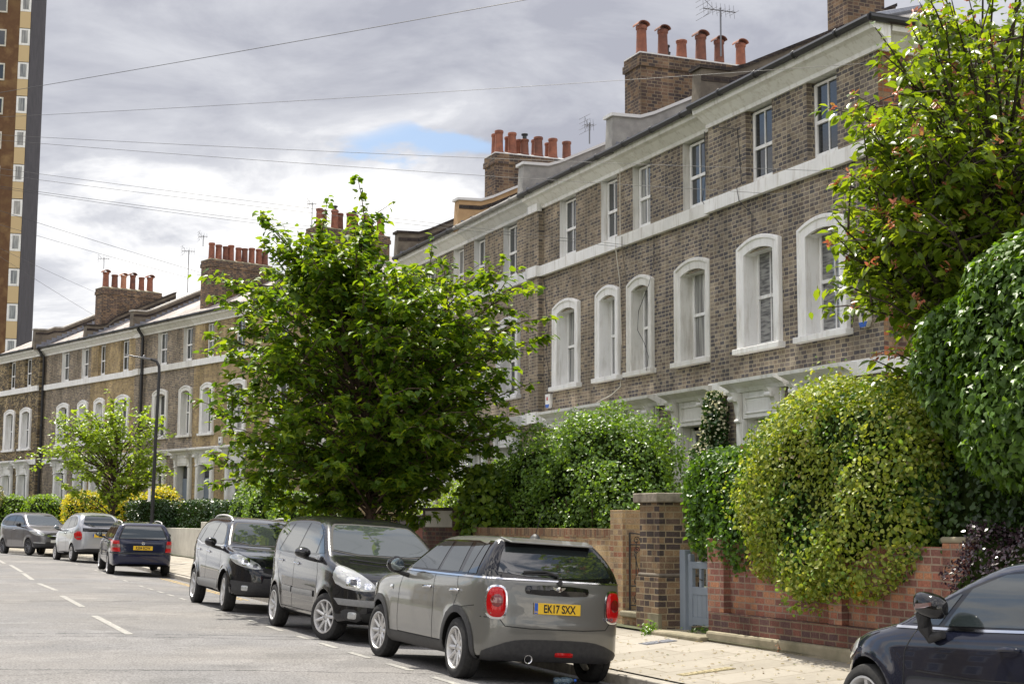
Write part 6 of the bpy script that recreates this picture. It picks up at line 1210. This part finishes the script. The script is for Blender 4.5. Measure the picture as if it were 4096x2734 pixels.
bush('laurel_hedge', 'glossy dark green hedge beside the grey garden gate', 'hedge', [((16.62, 10.0, 1.90), (.74, .50, .74), 3.2), ((15.95, 10.0, 1.80), (.8, .60, .84), 3)],
     [(13000, .066, Lf['laurel'], 'oval', {}), (700, .06, Lf['privet_lt'], 'oval', dict(nm='pale_leaves'))], depth=.09, lump=.05, core=.84)
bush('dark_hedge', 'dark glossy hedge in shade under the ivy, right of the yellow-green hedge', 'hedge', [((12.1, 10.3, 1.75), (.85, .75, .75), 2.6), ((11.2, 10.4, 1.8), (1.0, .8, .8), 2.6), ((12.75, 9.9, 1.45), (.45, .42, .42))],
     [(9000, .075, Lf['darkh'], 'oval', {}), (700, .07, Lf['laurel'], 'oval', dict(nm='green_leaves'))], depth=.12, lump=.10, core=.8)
bush('ivy_mass', 'huge mass of glossy ivy hanging over the wall at the right edge', 'ivy', [((11.05, 9.85, 3.15), (1.15, .75, .85), 3), ((10.2, 9.8, 3.2), (1.3, .9, 1.05), 3), ((11.5, 9.8, 2.75), (.62, .55, .55), 2.4), ((10.6, 9.6, 2.45), (.95, .5, .50), 2.6)],
     [(21000, .085, Lf['ivy'], 'ivy', dict(droop=1.4, spread=.45)), (3500, .085, Lf['ivy_lt'], 'ivy', dict(droop=1.2, depth=.03, spread=.5, nm='young_leaves'))], depth=.10, lump=.10, freq=2.6, core=.84)
bush('purple_shrub', 'purple-black fine-leaved shrub above the blue-black car', 'shrub', [((11.05, 9.35, 1.28), (.42, .36, .40)), ((10.5, 9.35, 1.30), (.5, .40, .42)), ((11.35, 9.30, 1.05), (.22, .25, .28)), ((9.8, 9.4, 1.3), (.5, .4, .4))],
     [(9000, .045, Lf['purple'], 'thin', dict(droop=-.3))], depth=.09, lump=.10, freq=6, core=.7)
bush('privet_shrub', 'big arching green shrub behind the yellow brick garden wall', 'shrub', [((22.1, 11.2, 2.30), (1.0, 1.0, 1.08)), ((22.9, 11.2, 2.45), (1.3, 1.0, 1.15)), ((24.6, 11.0, 2.25), (1.5, .9, 1.05)), ((26.6, 11.0, 1.9), (1.6, .8, .95)), ((21.3, 11.0, 1.70), (.7, .8, .65)), ((23.4, 10.7, 1.7), (2.3, .6, .6))],
     [(34000, .062, Lf['privet'], 'oval', dict(droop=.1)), (7000, .058, Lf['privet_lt'], 'oval', dict(depth=.02, lump=.40, droop=-.4, nm='young_shoots'))], depth=.22, lump=.32, freq=3.0, core=.72,
     stems=[([(22.3+k*.16, 11.0, .5), (22.3+k*.30-.3, 10.6, 1.3), (22.3+k*.5-.9, 10.3, 2.1)], [.025, .018, .008]) for k in range(8)])
bush('climbing_jasmine', 'white-flowered climber growing up the house front between two doorcases', 'climber', [((24.72, 14.42, 3.3), (.33, .18, .85), 3), ((24.95, 14.3, 2.4), (.40, .22, .8), 3)],
     [(2600, .075, Lf['jas'], 'oval', dict(droop=.8)), (850, .065, Lf['flower'], 'oval', dict(depth=.01, nm='blossom'))], depth=.07, lump=.05, core=.7)
bush('corner_climber', 'dark climber beside the brown doorcase, behind the arching shrub', 'climber', [((27.1, 14.4, 2.7), (.35, .25, .9), 3)], [(1800, .08, Lf['darkh'], 'oval', dict(droop=.8))], depth=.08, core=.75)
# beyond the big tree
bush('clipped_hedge', 'neatly clipped dark rectangular hedge behind the pale wall', 'hedge', [((49.0, 11.2, 1.30), (3.3, .6, 1.08), 9), ((55.2, 11.0, 1.35), (3.1, .6, 1.10), 9), ((60.6, 10.1, 1.40), (3.4, .6, 1.10), 9)], [(24000, .10, Lf['fdark'], 'thin', {}), (2600, .10, Lf['fhedge'], 'thin', dict(filt=lambda P, g: P[:, 2] > 2.3, nm='lit_top'))], depth=.05, lump=.03, core=.93)  # paler leaves on top put the sunlit edge into the colour
bush('golden_hedge', 'bright golden yellow hedge behind the young tree', 'hedge', [((66.2, 9.9, 1.75), (2.3, .9, 1.25), 4), ((69.6, 8.7, 1.75), (2.2, .9, 1.25), 4), ((63.5, 11.0, 1.9), (1.8, .7, 1.2), 3)], [(13000, .12, Lf['gold'], 'thin', dict(filt=lambda P, g: P[:, 2] > .9+g.normal(0, .35, len(P)))), (4500, .12, Lf['fhedge'], 'thin', {})], depth=.14, lump=.14, freq=2, core=.85)
bush('green_hedge', 'long mid-green hedge behind the silver and grey cars far left', 'hedge', [((73.4, 7.4, 1.65), (2.3, .8, 1.25), 4), ((77.0, 6.2, 1.65), (2.4, .8, 1.25), 4), ((80.8, 4.9, 1.6), (2.6, .9, 1.2), 4), ((85, 3.2, 1.5), (3, .9, 1.2), 4)], [(13000, .13, Lf['fhedge'], 'thin', {})], depth=.12, lump=.14, freq=2, core=.88)
bush('loose_shrub', 'loose green garden shrub left of the big tree, above the crossover', 'shrub', [((45.5, 11.2, 1.9), (1.6, .9, 1.1)), ((42.6, 11.3, 1.6), (1.6, .9, 1.0)), ((48.2, 11.5, 2.1), (1.6, .9, 1.1)), ((39.5, 11.2, 1.4), (1.5, .8, .9))],
     [(13000, .10, Lf['privet'], 'oval', {}), (1800, .10, Lf['privet_lt'], 'oval', dict(nm='young_leaves'))], depth=.18, lump=.2, freq=2.2, core=.75)
bush('garden_shrub', 'small lime-green shrub behind the big tree trunk', 'shrub', [((31.0, 12.0, 1.9), (1.1, .8, .75)), ((33.2, 12.0, 1.5), (1.0, .7, .7))], [(4000, .075, Lf['bright'], 'oval', {})], depth=.15, lump=.15, core=.7)
bush('magnolia_shrub', 'pale-leaved shrub hanging over the brick pier with the cream panel', 'shrub', [((25.2, 10.0, 2.0), (.55, .4, .75)), ((25.0, 9.75, 1.45), (.30, .3, .6))], [(1100, .13, Lf['bright'], 'oval', dict(droop=-.3)), (1300, .10, Lf['privet'], 'oval', {})], depth=.18, lump=.16, freq=4, core=.5)
bush('blossoming_bush', 'tan-flowered bush at the far left edge of the view', 'shrub', [((76.3, 5.1, 2.5), (1.3, .8, 1.2)), ((77.2, 4.9, 3.2), (.8, .7, .7))], [(3600, .13, Lf['olive'], 'oval', {})], depth=.2, lump=.2, core=.7)
# ------------------------------------------------------------------ garden walls
def slbox(mb, s0, s1, L0, L1, z0, z1, mi=0): mb.box(L0, L1, s0, s1, z0, z1, mi)   # in a frame turned to the street
def walls(name, label, cat, s0, L0, parts, group=None):
    p = SLp(s0, L0); h = empty(name, label, cat, (p.x, p.y, 0), TH, group)
    for nm, mts, bxs, bev in parts:
        mb = MB()
        for bx in bxs: mb.box(bx[2]-L0, bx[3]-L0, bx[0]-s0, bx[1]-s0, bx[4], bx[5], bx[6] if len(bx) > 6 else 0)
        mb.build(nm, [M[q] for q in mts], h, bevel=bev)
    return h
WL = 9.5
walls('red_brick_wall', 'low red brick garden wall on a cement footing under the yellow-green hedge', 'wall', 11.5, WL, [
    ('footing', ['cement'], [(8.0, 16.38, WL-.10, WL+.30, -.1, .395)], .03),
    ('plinth', ['bk_plinth'], [(8.0, 16.38, WL-.055, WL+.28, .396, .62)], .006),
    ('wall_face', ['bk_red'], [(8.0, 16.38, WL+.045, WL+.26, .621, 1.46)], 0),
    ('corner_pier', ['bk_red'], [(16.02, 16.40, WL-.05, WL+.30, .6225, 1.50)], .004),
    ('mid_pier', ['bk_red'], [(13.62, 13.86, WL-.045, WL+.044, .6225, 1.44)], .004),
    ('end_pier', ['bk_red'], [(11.62, 11.95, WL-.05, WL+.28, .6225, 1.50)], .004),
    ('pier_cap', ['cement'], [(11.60, 11.97, WL-.06, WL+.30, 1.501, 1.56)], .02)])
pm_ = MB(); pm_.box(-.012, .012, -.085, .085, -.11, .11); q = SLp(13.46, WL+.03, 1.04); o = pm_.build('hydrant_sign', M['yellow_sign'], bevel=.004); o.location = q; o.rotation_euler = (0, 0, TH); tag(o, 'small yellow sign on the red wall just under the hedge', 'sign')
text_mesh('H', .12, M['plate_k'], o, 'lettering', Matrix.Translation((-.0135, .0, 0)) @ Matrix.Rotation(-PI/2, 4, 'Z') @ Matrix.Rotation(PI/2, 4, 'X'), .002, .0006)
walls('brick_gate_pier', 'tall sooty brown brick pier with a stone cap between the two gates', 'pier', 18.0, WL, [
    ('pier_base', ['bk_pier'], [(17.70, 18.33, WL-.03, WL+.61, .2, .98)], .006), ('pier_shaft', ['bk_pier'], [(17.74, 18.29, WL+.01, WL+.57, .981, 1.95)], .004),
    ('weathering', ['render_brown'], [(17.715, 18.315, WL-.015, WL+.595, .9805, 1.03)], .02), ('pier_cap', ['cap_brown'], [(17.68, 18.36, WL-.06, WL+.64, 1.951, 2.075)], .015), ('cement_patch', ['cement'], [(17.694, 18.0, WL-.036, WL+.02, .2, .52)], .01)])
def seg_wall(): pass
walls('yellow_brick_wall', 'yellow-brown brick garden wall behind the grey hatchback', 'wall', 19.2, WL+.15, [
    ('wall_face', ['bk_yel'], [(18.86, 24.9, WL+.18, WL+.40, .2, 1.475)], 0), ('brick_on_edge_coping', ['bk_yelv'], [(19.22, 24.9, WL+.175, WL+.405, 1.476, 1.60)], .004),
    ('end_pier', ['bk_yel'], [(18.88, 19.26, WL+.05, WL+.42, .2, 1.86)], .005)])
# wrought iron gate, open, between the yellow wall and the pier
ig = MB(); gz0, gz1 = .58, 1.52
gp0 = Vector((0, 0, 0))
def gx(t_, z, y=0): return (t_, y, z)
for x_ in (0, .78): ig.tube([gx(x_, .48), gx(x_, 1.58)], .014, 6)
for z in (.60, .86, 1.42): ig.tube([gx(0, z), gx(.78, z)], .009, 6)
for k in range(1, 7): ig.tube([gx(.78*k/7, .60), gx(.78*k/7, 1.42+.10*math.sin(PI*k/7))], .007, 6)
def scroll(cx, cz, r0, sgn=1, turns=1.4):
    return [gx(cx+sgn*r0*(1-.75*i/16)*math.cos(2*PI*turns*i/16), cz+r0*(1-.75*i/16)*math.sin(2*PI*turns*i/16)) for i in range(17)]
for cx in (.12, .28, .50, .66):
    for cz in (1.48, .92, .70, 1.34): ig.tube(scroll(cx, cz, .055, 1 if cx < .4 else -1), .006, 5)
ig.tube([gx(0, 1.58), gx(.2, 1.56), gx(.39, 1.66), gx(.58, 1.56), gx(.78, 1.58)], .009, 6)
for (a, b_) in (((.08, 1.30), (.18, 1.0)), ((.28, 1.30), (.18, 1.0)), ((.50, 1.30), (.60, 1.0)), ((.70, 1.30), (.60, 1.0)), ((.08, .62), (.18, .84)), ((.28, .62), (.18, .84)), ((.5, .62), (.6, .84)), ((.7, .62), (.6, .84))): ig.tube([gx(*a), gx(*b_)], .006, 5)
o = ig.build('iron_gate', M['ironwork']); q = SLp(18.84, WL+.14, -.03); o.location = q; o.rotation_euler = (0, 0, TH-PI/2+R(24)); tag(o, 'black wrought iron scroll gate standing half open by the yellow brick pier', 'gate')
walls('stone_step', 'worn stone step with a brick front under the black iron gate', 'step', 18.2, WL, [('tread', ['cement'], [(18.34, 18.88, WL+.0, WL+.55, .42, .50)], .02), ('riser', ['bk_yelv'], [(18.34, 18.88, WL+.04, WL+.5, .2, .419)], 0)])
walls('doorstep', 'flat worn stone doorstep in front of the grey timber gate', 'step', 16.7, WL, [('slab', ['cement'], [(16.30, 17.68, WL-.22, WL+.30, .18, .325)], .025)])
# grey timber gate
gt = MB(); G0 = .40
for (a, b_) in ((0, .085), (.72, .80)): gt.box(-.025, .025, a, b_, G0, 1.22)
gt.box(-.024, .024, .0855, .7195, 1.13, 1.215); gt.box(-.024, .024, .0855, .7195, .80, .90); gt.box(-.024, .024, .0855, .7195, G0+.02, G0+.12)
for k in (1, 2, 3): gt.box(-.020, .020, .0855+.159*k-.022, .0855+.159*k+.022, .9005, 1.1295)
for k in range(7): gt.box(-.016, .016, .0855+.0906*k+.002, .0855+.0906*(k+1)-.002, G0+.1205, .7995)
gt.v = [(v[0], v[1]*1.25, v[2]) for v in gt.v]; p = SLp(16.40, WL+.27); gh = empty('timber_gate', 'blue-grey painted timber garden gate with three small openings', 'gate', (p.x, p.y, -.02), TH)
gt.build('gate_leaf', M['gate_grey'], gh, bevel=.004); gp = MB(); gp.box(-.05, .05, 1.05, 1.19, .30, 1.36); gp.build('gate_post', M['gate_grey'], gh, bevel=.012); gp = MB(); gp.box(-.035, .035, .93, 1.0, 1.2155, 1.31); gp.build('post_cap', M['gate_grey'], gh, bevel=.012)
gp = MB(); gp.tube([(-.03, .70, 1.0), (-.05, .66, 1.0), (-.05, .60, .99)], .008, 6); gp.build('latch', M['ironwork'], gh)
# pier with cream panel, bin store and walls under the big tree
walls('panelled_brick_pier', 'red-brown brick pier with a cream panel near its top', 'pier', 26, WL, [('pier_face', ['bk_plinth'], [(25.25, 27.0, WL, WL+.4, .2, 1.90)], .004), ('cream_panel', ['cream'], [(25.42, 26.82, WL-.012, WL-.0005, 1.60, 1.89)], .0), ('coping', ['bk_soot'], [(25.2, 27.05, WL-.04, WL+.44, 1.901, 1.95)], .01)])
walls('bin_store', 'brick bin store with dark top and red timber door under the big tree', 'bin store', 28, WL, [('left_wall', ['bk_yel'], [(28.55, 29.0, WL-.02, WL+.6, .2, 1.80)], .004), ('back_wall', ['bk_plinth'], [(27.01, 28.54, WL+.25, WL+.6, .2, 1.45)], 0), ('lid', ['wood_dark'], [(27.02, 28.54, WL+.0, WL+.24, 1.60, 1.82)], .01), ('door', ['wood_red'], [(27.02, 28.54, WL+.03, WL+.2, 1.35, 1.595)], .004), ('lower_brick', ['bk_plinth'], [(27.01, 28.545, WL+.02, WL+.24, .2, 1.349)], 0)])
walls('front_wall', 'low brown brick garden wall with dark coping behind the big tree trunk', 'wall', 31, WL, [('wall_face', ['bk_yel'], [(29.01, 34.8, WL+.02, WL+.25, .2, 1.66)], 0), ('coping', ['bk_soot'], [(29.01, 34.8, WL-.02, WL+.29, 1.661, 1.73)], .01)])
walls('pale_wall', 'smooth cream rendered garden wall right of the dark blue estate', 'wall', 48, 10.0, [('wall_face', ['cream'], [(50.4, 58.2, 10.1, 10.35, .2, 1.46)], .01), ('raised_end', ['cream'], [(37.5, 50.39, 10.04, 10.40, .2, 1.68)], .01)])
# railing guard round the big tree
tg = MB(); tc0 = Vector((bt.x, bt.y, gz(25.9, 8.15)))
for sx_, sy_, ex, ey in ((-.4, -.4, .4, -.4), (-.4, .4, .4, .4), (-.4, -.4, -.4, .4), (.4, -.4, .4, .4)):
    for z in (.25, 1.35): tg.tube([(sx_, sy_, z), (ex, ey, z)], .010, 6)
    for k in range(9):
        x_, y_ = sx_+(ex-sx_)*k/8, sy_+(ey-sy_)*k/8; tg.tube([(x_, y_, 0), (x_, y_, 1.46)], .009, 6)
        if k < 8:
            x2, y2 = sx_+(ex-sx_)*(k+1)/8, sy_+(ey-sy_)*(k+1)/8; tg.tube([(x_+(x2-x_)*(.5-.5*math.cos(PI*q/6)), y_+(y2-y_)*(.5-.5*math.cos(PI*q/6)), 1.46+.05*math.sin(PI*q/6)) for q in range(7)], .008, 5)
o = tg.build('tree_guard', M['ironwork']); o.location = tc0; o.rotation_euler = (0, 0, TH); tag(o, 'black hooped railing guard round the big tree trunk', 'tree guard')
# ------------------------------------------------------------------ lamp post, drainpipes, aerials, alarm boxes
lp = P3(608, 2075, 51); lh = empty('street_lamp', 'tall slim black street lamp with its arm over the road', 'street lamp', (lp.x, lp.y, .35), 0)
top = 6.75; ln = MB(); ln.tube([(0, 0, 0), (0, 0, 1.2)], [.085, .085], 12); ln.tube([(0, 0, 1.2), (.03, 0, 4), (.08, 0, top-.55), (.07, 0, top-.25), (-.02, 0, top-.08), (-.22, 0, top)], [.062, .058, .052, .05, .048, .045], 12); ln.build('column', M['black'], lh)
hd = MB(); hd.faces([(-.20, -.13, top+.02), (-.20, .13, top+.02), (-1.10, .05, top+.16), (-1.10, -.05, top+.16), (-.20, -.13, top-.05), (-.20, .13, top-.05), (-1.10, .04, top+.13), (-1.10, -.04, top+.13)], [(0, 1, 2, 3), (7, 6, 5, 4), (0, 3, 7, 4), (1, 5, 6, 2), (3, 2, 6, 7), (0, 4, 5, 1)]); hd.lathe([(.05, 0), (.05, .07), (0, .08)], (-.45, 0, top+.05), 'z', 10); hd.build('lamp_head', M['alloy_dark'], lh, bevel=.02)
sg_ = MB(); sg_.box(-.16, -.07, -.012, .012, 2.0, 2.42); sg_.build('parking_sign', M['white'], lh)
def on_far(s2, dL=0, z=0): return SLp(s2, L2-dL, z, TH2)
def pipe(s, L, th, z0, z1, label, off=.16, top_off=.35, r_=.05):
    P_ = [SLp(s, L-off, z0, th), SLp(s, L-off, z1-.55, th), SLp(s, L-off-.02, z1-.35, th), SLp(s, L-top_off, z1, th)]
    mb = MB(); mb.tube([tuple(q) for q in P_], r_, 8)
    z = z0+.5
    while z < z1-.6: q = SLp(s, L-off, z, th); mb.lathe([(r_+.004, 0), (r_+.014, .02), (r_+.014, .09), (r_+.004, .11)], tuple(q), 'z', 10); z += 1.8
    tag(mb.build('drainpipe', M['black']), label, 'drainpipe')
pipe(63.4, L2, TH2, .5, 10.3, 'black drainpipe between the dark brown and tan far houses', .16, .45, .07); pipe(74.8, L2, TH2, .5, 10.3, 'black drainpipe beside the mottled yellow end house', .12, .42, .07)
def aerial(px_, py_, Yd, h_, label, el=7, big=.5):
    b_ = P3(px_, py_, Yd); mb = MB(); mb.tube([(0, 0, 0), (0, 0, h_)], .018, 6); mb.tube([(-big, 0, h_-.08), (big*.9, 0, h_-.05)], .012, 5)
    for k in range(el): x_ = -big+big*1.8*k/(el-1); ll = .20+.02*(k % 3); mb.tube([(x_, -ll*.8, h_-.07), (x_, ll*.8, h_-.07)], .005, 4); mb.tube([(x_, -.02, h_-.20), (x_, .02, h_+.10)], .005, 4)
    mb.tube([(-big*1.0, 0, h_+.14), (-big*.4, 0, h_-.06), (-big*1.0, 0, h_-.26)], .007, 4)
    for dz_ in (-.26, -.14, .02, .14): mb.tube([(-big, -.3, h_+dz_), (-big, .3, h_+dz_)], .005, 4)
    o = mb.build('tv_aerial', M['alloy_dark']); o.location = b_; o.rotation_euler = (0, 0, R(25)); tag(o, label, 'aerial'); return o
aerial(2884, 225, 31, 1.05, 'spiky television aerial behind the nearest chimney pots', 8, .42)
aerial(2358, 575, 38, .55, 'small television aerial on the roof between the two near chimneys', 4, .14)
aerial(1245, 1000, 62, 2.0, 'television aerial on a mast left of the chimney behind the street tree', 5, .2)
aerial(812, 985, 66, .5, 'little television aerial just above the middle far chimney pots', 4, .2)
aerial(750, 1170, 66, 1.9, 'television aerial on a tall mast left of the middle far chimney', 6, .3)
aerial(415, 1075, 78, .6, 'television aerial on the leftmost chimney stack', 5, .3)
def alarm(s, L, z, th, label, cols=('white', 'plate_blue')):
    mb = MB(); mb.extrude([(-.13, .17), (.13, .17), (.12, -.06), (.07, -.16), (-.07, -.16), (-.12, -.06)], -.09, 0, 'x'); p = SLp(s, L, z, th); o = mb.build('alarm_box', [M[cols[0]]], bevel=.01); o.location = p; o.rotation_euler = (0, 0, th); tag(o, label, 'alarm box')
    b_ = MB(); b_.extrude([(-.115, -.075), (.115, -.075), (.07, -.155), (-.07, -.155)], -.096, -.0905, 'x'); b_.build('lower_panel', M[cols[1]], o)
    b_ = MB(); b_.box(-.096, -.0905, -.035, .035, .02, .10); b_.build('red_mark', M['redlens'] if cols[0] == 'white' and cols[1] == 'plate_blue' else M['black'], o)
alarm(32.9, LN, 4.55, TH, 'white alarm box with blue base and red mark low on the brown brick front'); alarm(20.2, LN-.12, 4.98, TH, 'pale alarm box near the corner of the end house', ('cream', 'plate_blue')); alarm(56.1, L2, 4.98, TH2, 'grey alarm box on the tan brick front of the far terrace', ('white', 'lead'))
# ------------------------------------------------------------------ overhead wires and cables on the brickwork
m_wire = mat('cable_black', (.03, .03, .035), .5)
pole = P3(-1300, 560, 30)
def wire(pts, r_, label, group='overhead wires fanning across the street', m_=None, cat='wire'):
    mb = MB(); mb.tube([tuple(p) for p in pts], r_, 5, cap=False); return tag(mb.build('overhead_wire' if cat == 'wire' else 'wall_cable', m_ or m_wire, uv=False), label, cat, group)
def sagged(a, b_, sag, n_=22): return [a.lerp(b_, i/n_)+Vector((0, 0, -4*sag*(i/n_)*(1-i/n_))) for i in range(n_+1)]
ends = [((3557, 247), 'second', 23.0, (151, 455)), ((3500, 690), 'a', 23.3, (147, 542)), ((3200, 781), 'b', 24.6, (139, 566)), ((2620, 992), 'c', 29.6, (140, 687)), ((2610, 1000), 'd', 29.6, (139, 711)), ((1240, 905), 'e', 57, (138, 759)), ((1230, 918), 'f', 57, (138, 767)), ((1010, 1150), 'g', 58, (133, 879)), ((753, 1110), 'h', 66, (131, 931)), ((376, 1166), 'i', 76, (128, 1048)), ((376, 1260), 'j', 76, (125, 1100))]
wl = ['wire reaching the upper corner of the end house', 'upper wire of the close pair running to the end house', 'lower wire of the close pair running to the end house', 'upper wire running to the cabled brown house front', 'lower wire running to the cabled brown house front', 'upper wire running behind the top of the big tree', 'lower wire running behind the top of the big tree', 'wire running down to the far roofs left of the big tree', 'wire running down to the middle far chimney', 'upper wire running down to the leftmost chimney', 'lowest wire running down to the leftmost far roof']
for (e_, nm, Yd, st), lab in zip(ends, wl):
    a = P3(st[0]-450, st[1]-450*(.02 if False else (e_[1]-st[1])/(e_[0]-st[0])), 34 if Yd < 40 else 44); b_ = P3(e_[0], e_[1], Yd); wire(sagged(a, b_, .06), .0042 if Yd < 40 else .0065, lab)
wire(sagged(P3(-300, 420, 26), P3(2700, -110, 15), .03), .0045, 'topmost wire rising to the upper edge of the sky')
def fcab(pts, label, r_=.008, m_=None, L=LN-.02): 
    wire([SLp(s, L-off, z) for s, z, off in pts], r_, label, None, m_, 'cable')
fcab([(24.9, 9.25, .05), (24.05, 9.0, .03), (23.98, 8.3, .02), (23.95, 7.95, .02), (23.92, 7.86, .14), (23.85, 7.6, .14), (23.6, 7.3, .02), (23.6, 6.75, .03)], 'black cable looping down the end house front past its string course', L=LN-.13)
fcab([(25.45, 9.3, .04), (25.45, 8.4, .02), (25.40, 7.9, .13), (25.1, 7.6, .14)], 'short black cable beside the step between end house and its neighbour')
fcab([(29.12, 9.35, .04), (29.15, 7.9, .02), (29.15, 7.84, .13), (29.15, 7.58, .13), (29.18, 6.9, .02), (29.1, 5.5, .02), (29.16, 4.6, .02), (29.5, 4.45, .06), (30.2, 4.33, .08)], 'white cable running straight down between the two narrow arched windows', .011, M['cream'])
fcab([(28.85, 7.8, .13), (28.85, 7.58, .13), (28.88, 6.9, .02), (28.84, 5.5, .02), (28.9, 4.6, .02)], 'brown cable running down beside the straight white cable', .009, M['render_brown'])
fcab([(27.6, 7.6, .02), (27.62, 7.0, .02), (27.66, 6.6, .11), (28.15, 6.1, .10), (28.2, 5.7, .10), (27.9, 5.4, .10), (27.72, 5.1, .10), (27.7, 4.8, .16)], 'thin black cable sagging across the narrow arched window', .007)
fcab([(33.2, 7.5, .02), (33.1, 6.8, .02), (32.95, 6.3, .02), (33.1, 5.7, .02), (32.9, 5.2, .02), (33.0, 4.7, .02)], 'dark cable wandering down beside the corner pilaster', .008)
# ------------------------------------------------------------------ small things on the ground
bo = MB(); bo.lathe([(0, 0), (.030, .002), (.036, .02), (.036, .06), (.032, .075), (.036, .09), (.036, .15), (.030, .18), (.014, .205), (.013, .22)], (0, 0, 0), 'z', 16); m_b = mat('clear_blue_plastic', (.35, .5, .62), .05, spec=.8); m_b.node_tree.nodes['Principled BSDF'].inputs['Transmission Weight'].default_value = .75
p = P3(2215, 2675, 15.9); bh = empty('plastic_bottle', 'clear plastic bottle with blue cap lying in the gutter under the grey hatchback', 'bottle', (p.x, p.y, 0)); bh.location.z = gz(*toSL(p))+.04; bh.rotation_euler = (0, PI/2, .25)
bo.build('bottle_body', m_b, bh); bo = MB(); bo.lathe([(.016, .215), (.016, .238), (0, .238)], (0, 0, 0), 'z', 12); bo.build('cap', mat('blue_cap', (.02, .12, .6), .3), bh)
def flat_cover(name, label, s, L, w, l_, m_, ribs):
    P_ = SLp(s, L); mb = MB(); mb.box(-w/2, w/2, -l_/2, l_/2, -.01, .006)
    for k in range(ribs): x_ = -w/2+w*(k+.5)/ribs; mb.box(x_-w/ribs*.3, x_+w/ribs*.3, -l_/2+.02, l_/2-.02, .0065, .010)
    o = mb.build(name, m_); o.location = (P_.x, P_.y, gz(s, L)+.006); o.rotation_euler = (R(0), R(-5.2), TH); tag(o, label, 'cover')
flat_cover('utility_cover', 'small grey metal cover in the pavement before the grey gate', 16.75, 8.95, .42, .22, M['lead'], 6); flat_cover('utility_cover', 'yellowed ribbed cover in the pavement near the kerb', 14.1, 8.1, .62, .16, noise_mat('yellowed_iron', (.25, .21, .12), (.40, .34, .20), 20, .8), 9)
def scatter(name, label, n_, srange, Lr, size, m_, seed):
    g = np.random.default_rng(seed); s = g.uniform(*srange, n_); L = g.uniform(*Lr, n_); P_ = np.array([[*SLp(a, b_)[:2], gz(a, b_)+.014] for a, b_ in zip(s, L)])
    o = leaf_cloud(name, P_, np.tile([0, 0, 1.], (n_, 1)), size, m_, None, 'oval', -.1, .18, .3, seed); tag(o, label, 'litter', None, 'stuff'); return o
Lf['litter'] = leaf_mat('dry_leaf', [(.16, .08, .03), (.45, .40, .30), (.25, .18, .08), (.5, .45, .36), (.10, .15, .04)], .8, .1)
scatter('fallen_leaves', 'dry leaves and petals scattered over the paving slabs', 420, (9, 18), (7.5, 9.42), .045, Lf['litter'], 3)
scatter('road_litter', 'tiny leaves lying on the road and in the gutter', 160, (9, 40), (6.9, 7.35), .035, Lf['litter'], 5)
def weed(label, s, L, n_, r_, h_, m_, size=.045):
    P_ = SLp(s, L, gz(s, L)); g = np.random.default_rng(n_); q = g.normal(0, 1, (n_, 3)); q[:, 2] = np.abs(q[:, 2]); q *= np.array([r_, r_, h_])*.6
    h = empty('weed', label, 'weed', P_); o = leaf_cloud('leaves', q, q+np.array([0, 0, .05]), size, m_, h, 'oval', -.2, .7, .4, n_); st = MB()
    for k in range(8): st.tube([(0, 0, -.02), tuple(q[k])], .003, 4)
    st.build('stems', M['bark'], h)
weed('yellow-green weed at the foot of the sooty brick pier', 17.62, 9.30, 160, .10, .12, Lf['ivy_lt']); weed('green weeds at the back of the doorstep by the grey gate', 16.95, 9.75, 160, .2, .08, Lf['privet']); weed('reddish dry weed sprouting from the red wall plinth', 14.75, 9.44, 60, .05, .10, Lf['red'], .03)
# ------------------------------------------------------------------ the other side of the street (seen in windows and car paint)
opp = 'first second third fourth fifth sixth seventh eighth ninth tenth eleventh twelfth thirteenth'.split()
for i in range(13):
    s, w_, hgt, col = -16+12*i, 11, [8.5, 9.2, 8.8, 9.3, 9.0][i % 5], ['bk_tan', 'bk_dark2', 'bk_dark'][i % 3]
    P_ = SLp(s, -38); h = empty('opposite_house', opp[i]+' house counted from behind the camera on the unseen side of the street', 'house', (P_.x, P_.y, 0), TH)
    mb = MB(); mb.box(-9, 0, 0, w_, -.2, hgt); mb.build('wall', M[col], h); rf = MB(); rf.extrude([(-9.4, hgt), (.4, hgt), (-4.5, hgt+2.4)], -.1, w_+.1, 'y'); rf.build('roof', M['slate'], h)
    for k in range(3):
        for z in (1.2, 4.0, 6.6):
            f = MB(); f.box(.0, .06, 1.2+3.4*k, 2.6+3.4*k, z, z+1.8); fo = f.build('window', M['white'], h); g_ = MB(); g_.box(.061, .07, 1.35+3.4*k, 2.45+3.4*k, z+.15, z+1.65); g_.build('pane', M['glass'], fo)
for i, (s, L) in enumerate([(2, -7.6), (17, -7.8), (33, -7.5)]):
    P_ = SLp(s, L); c_ = Vector((P_.x, P_.y, 4.6)); tree('roadside_tree', ['tree nearest the camera on the unseen side of the street', 'middle tree on the unseen side of the street', 'farthest tree on the unseen side of the street'][i], 'tree', (P_.x, P_.y, .1), [(P_.x, P_.y, 0), (P_.x, P_.y, 2), (P_.x, P_.y, 4), (P_.x, P_.y, 5.5)], c_, [(0, 2.4), (90, 2.6), (180, 2.4), (270, 2.0)], 2.4, 50, 1800, .30, Lf['mulb'], seed=30+i, twigs=2)
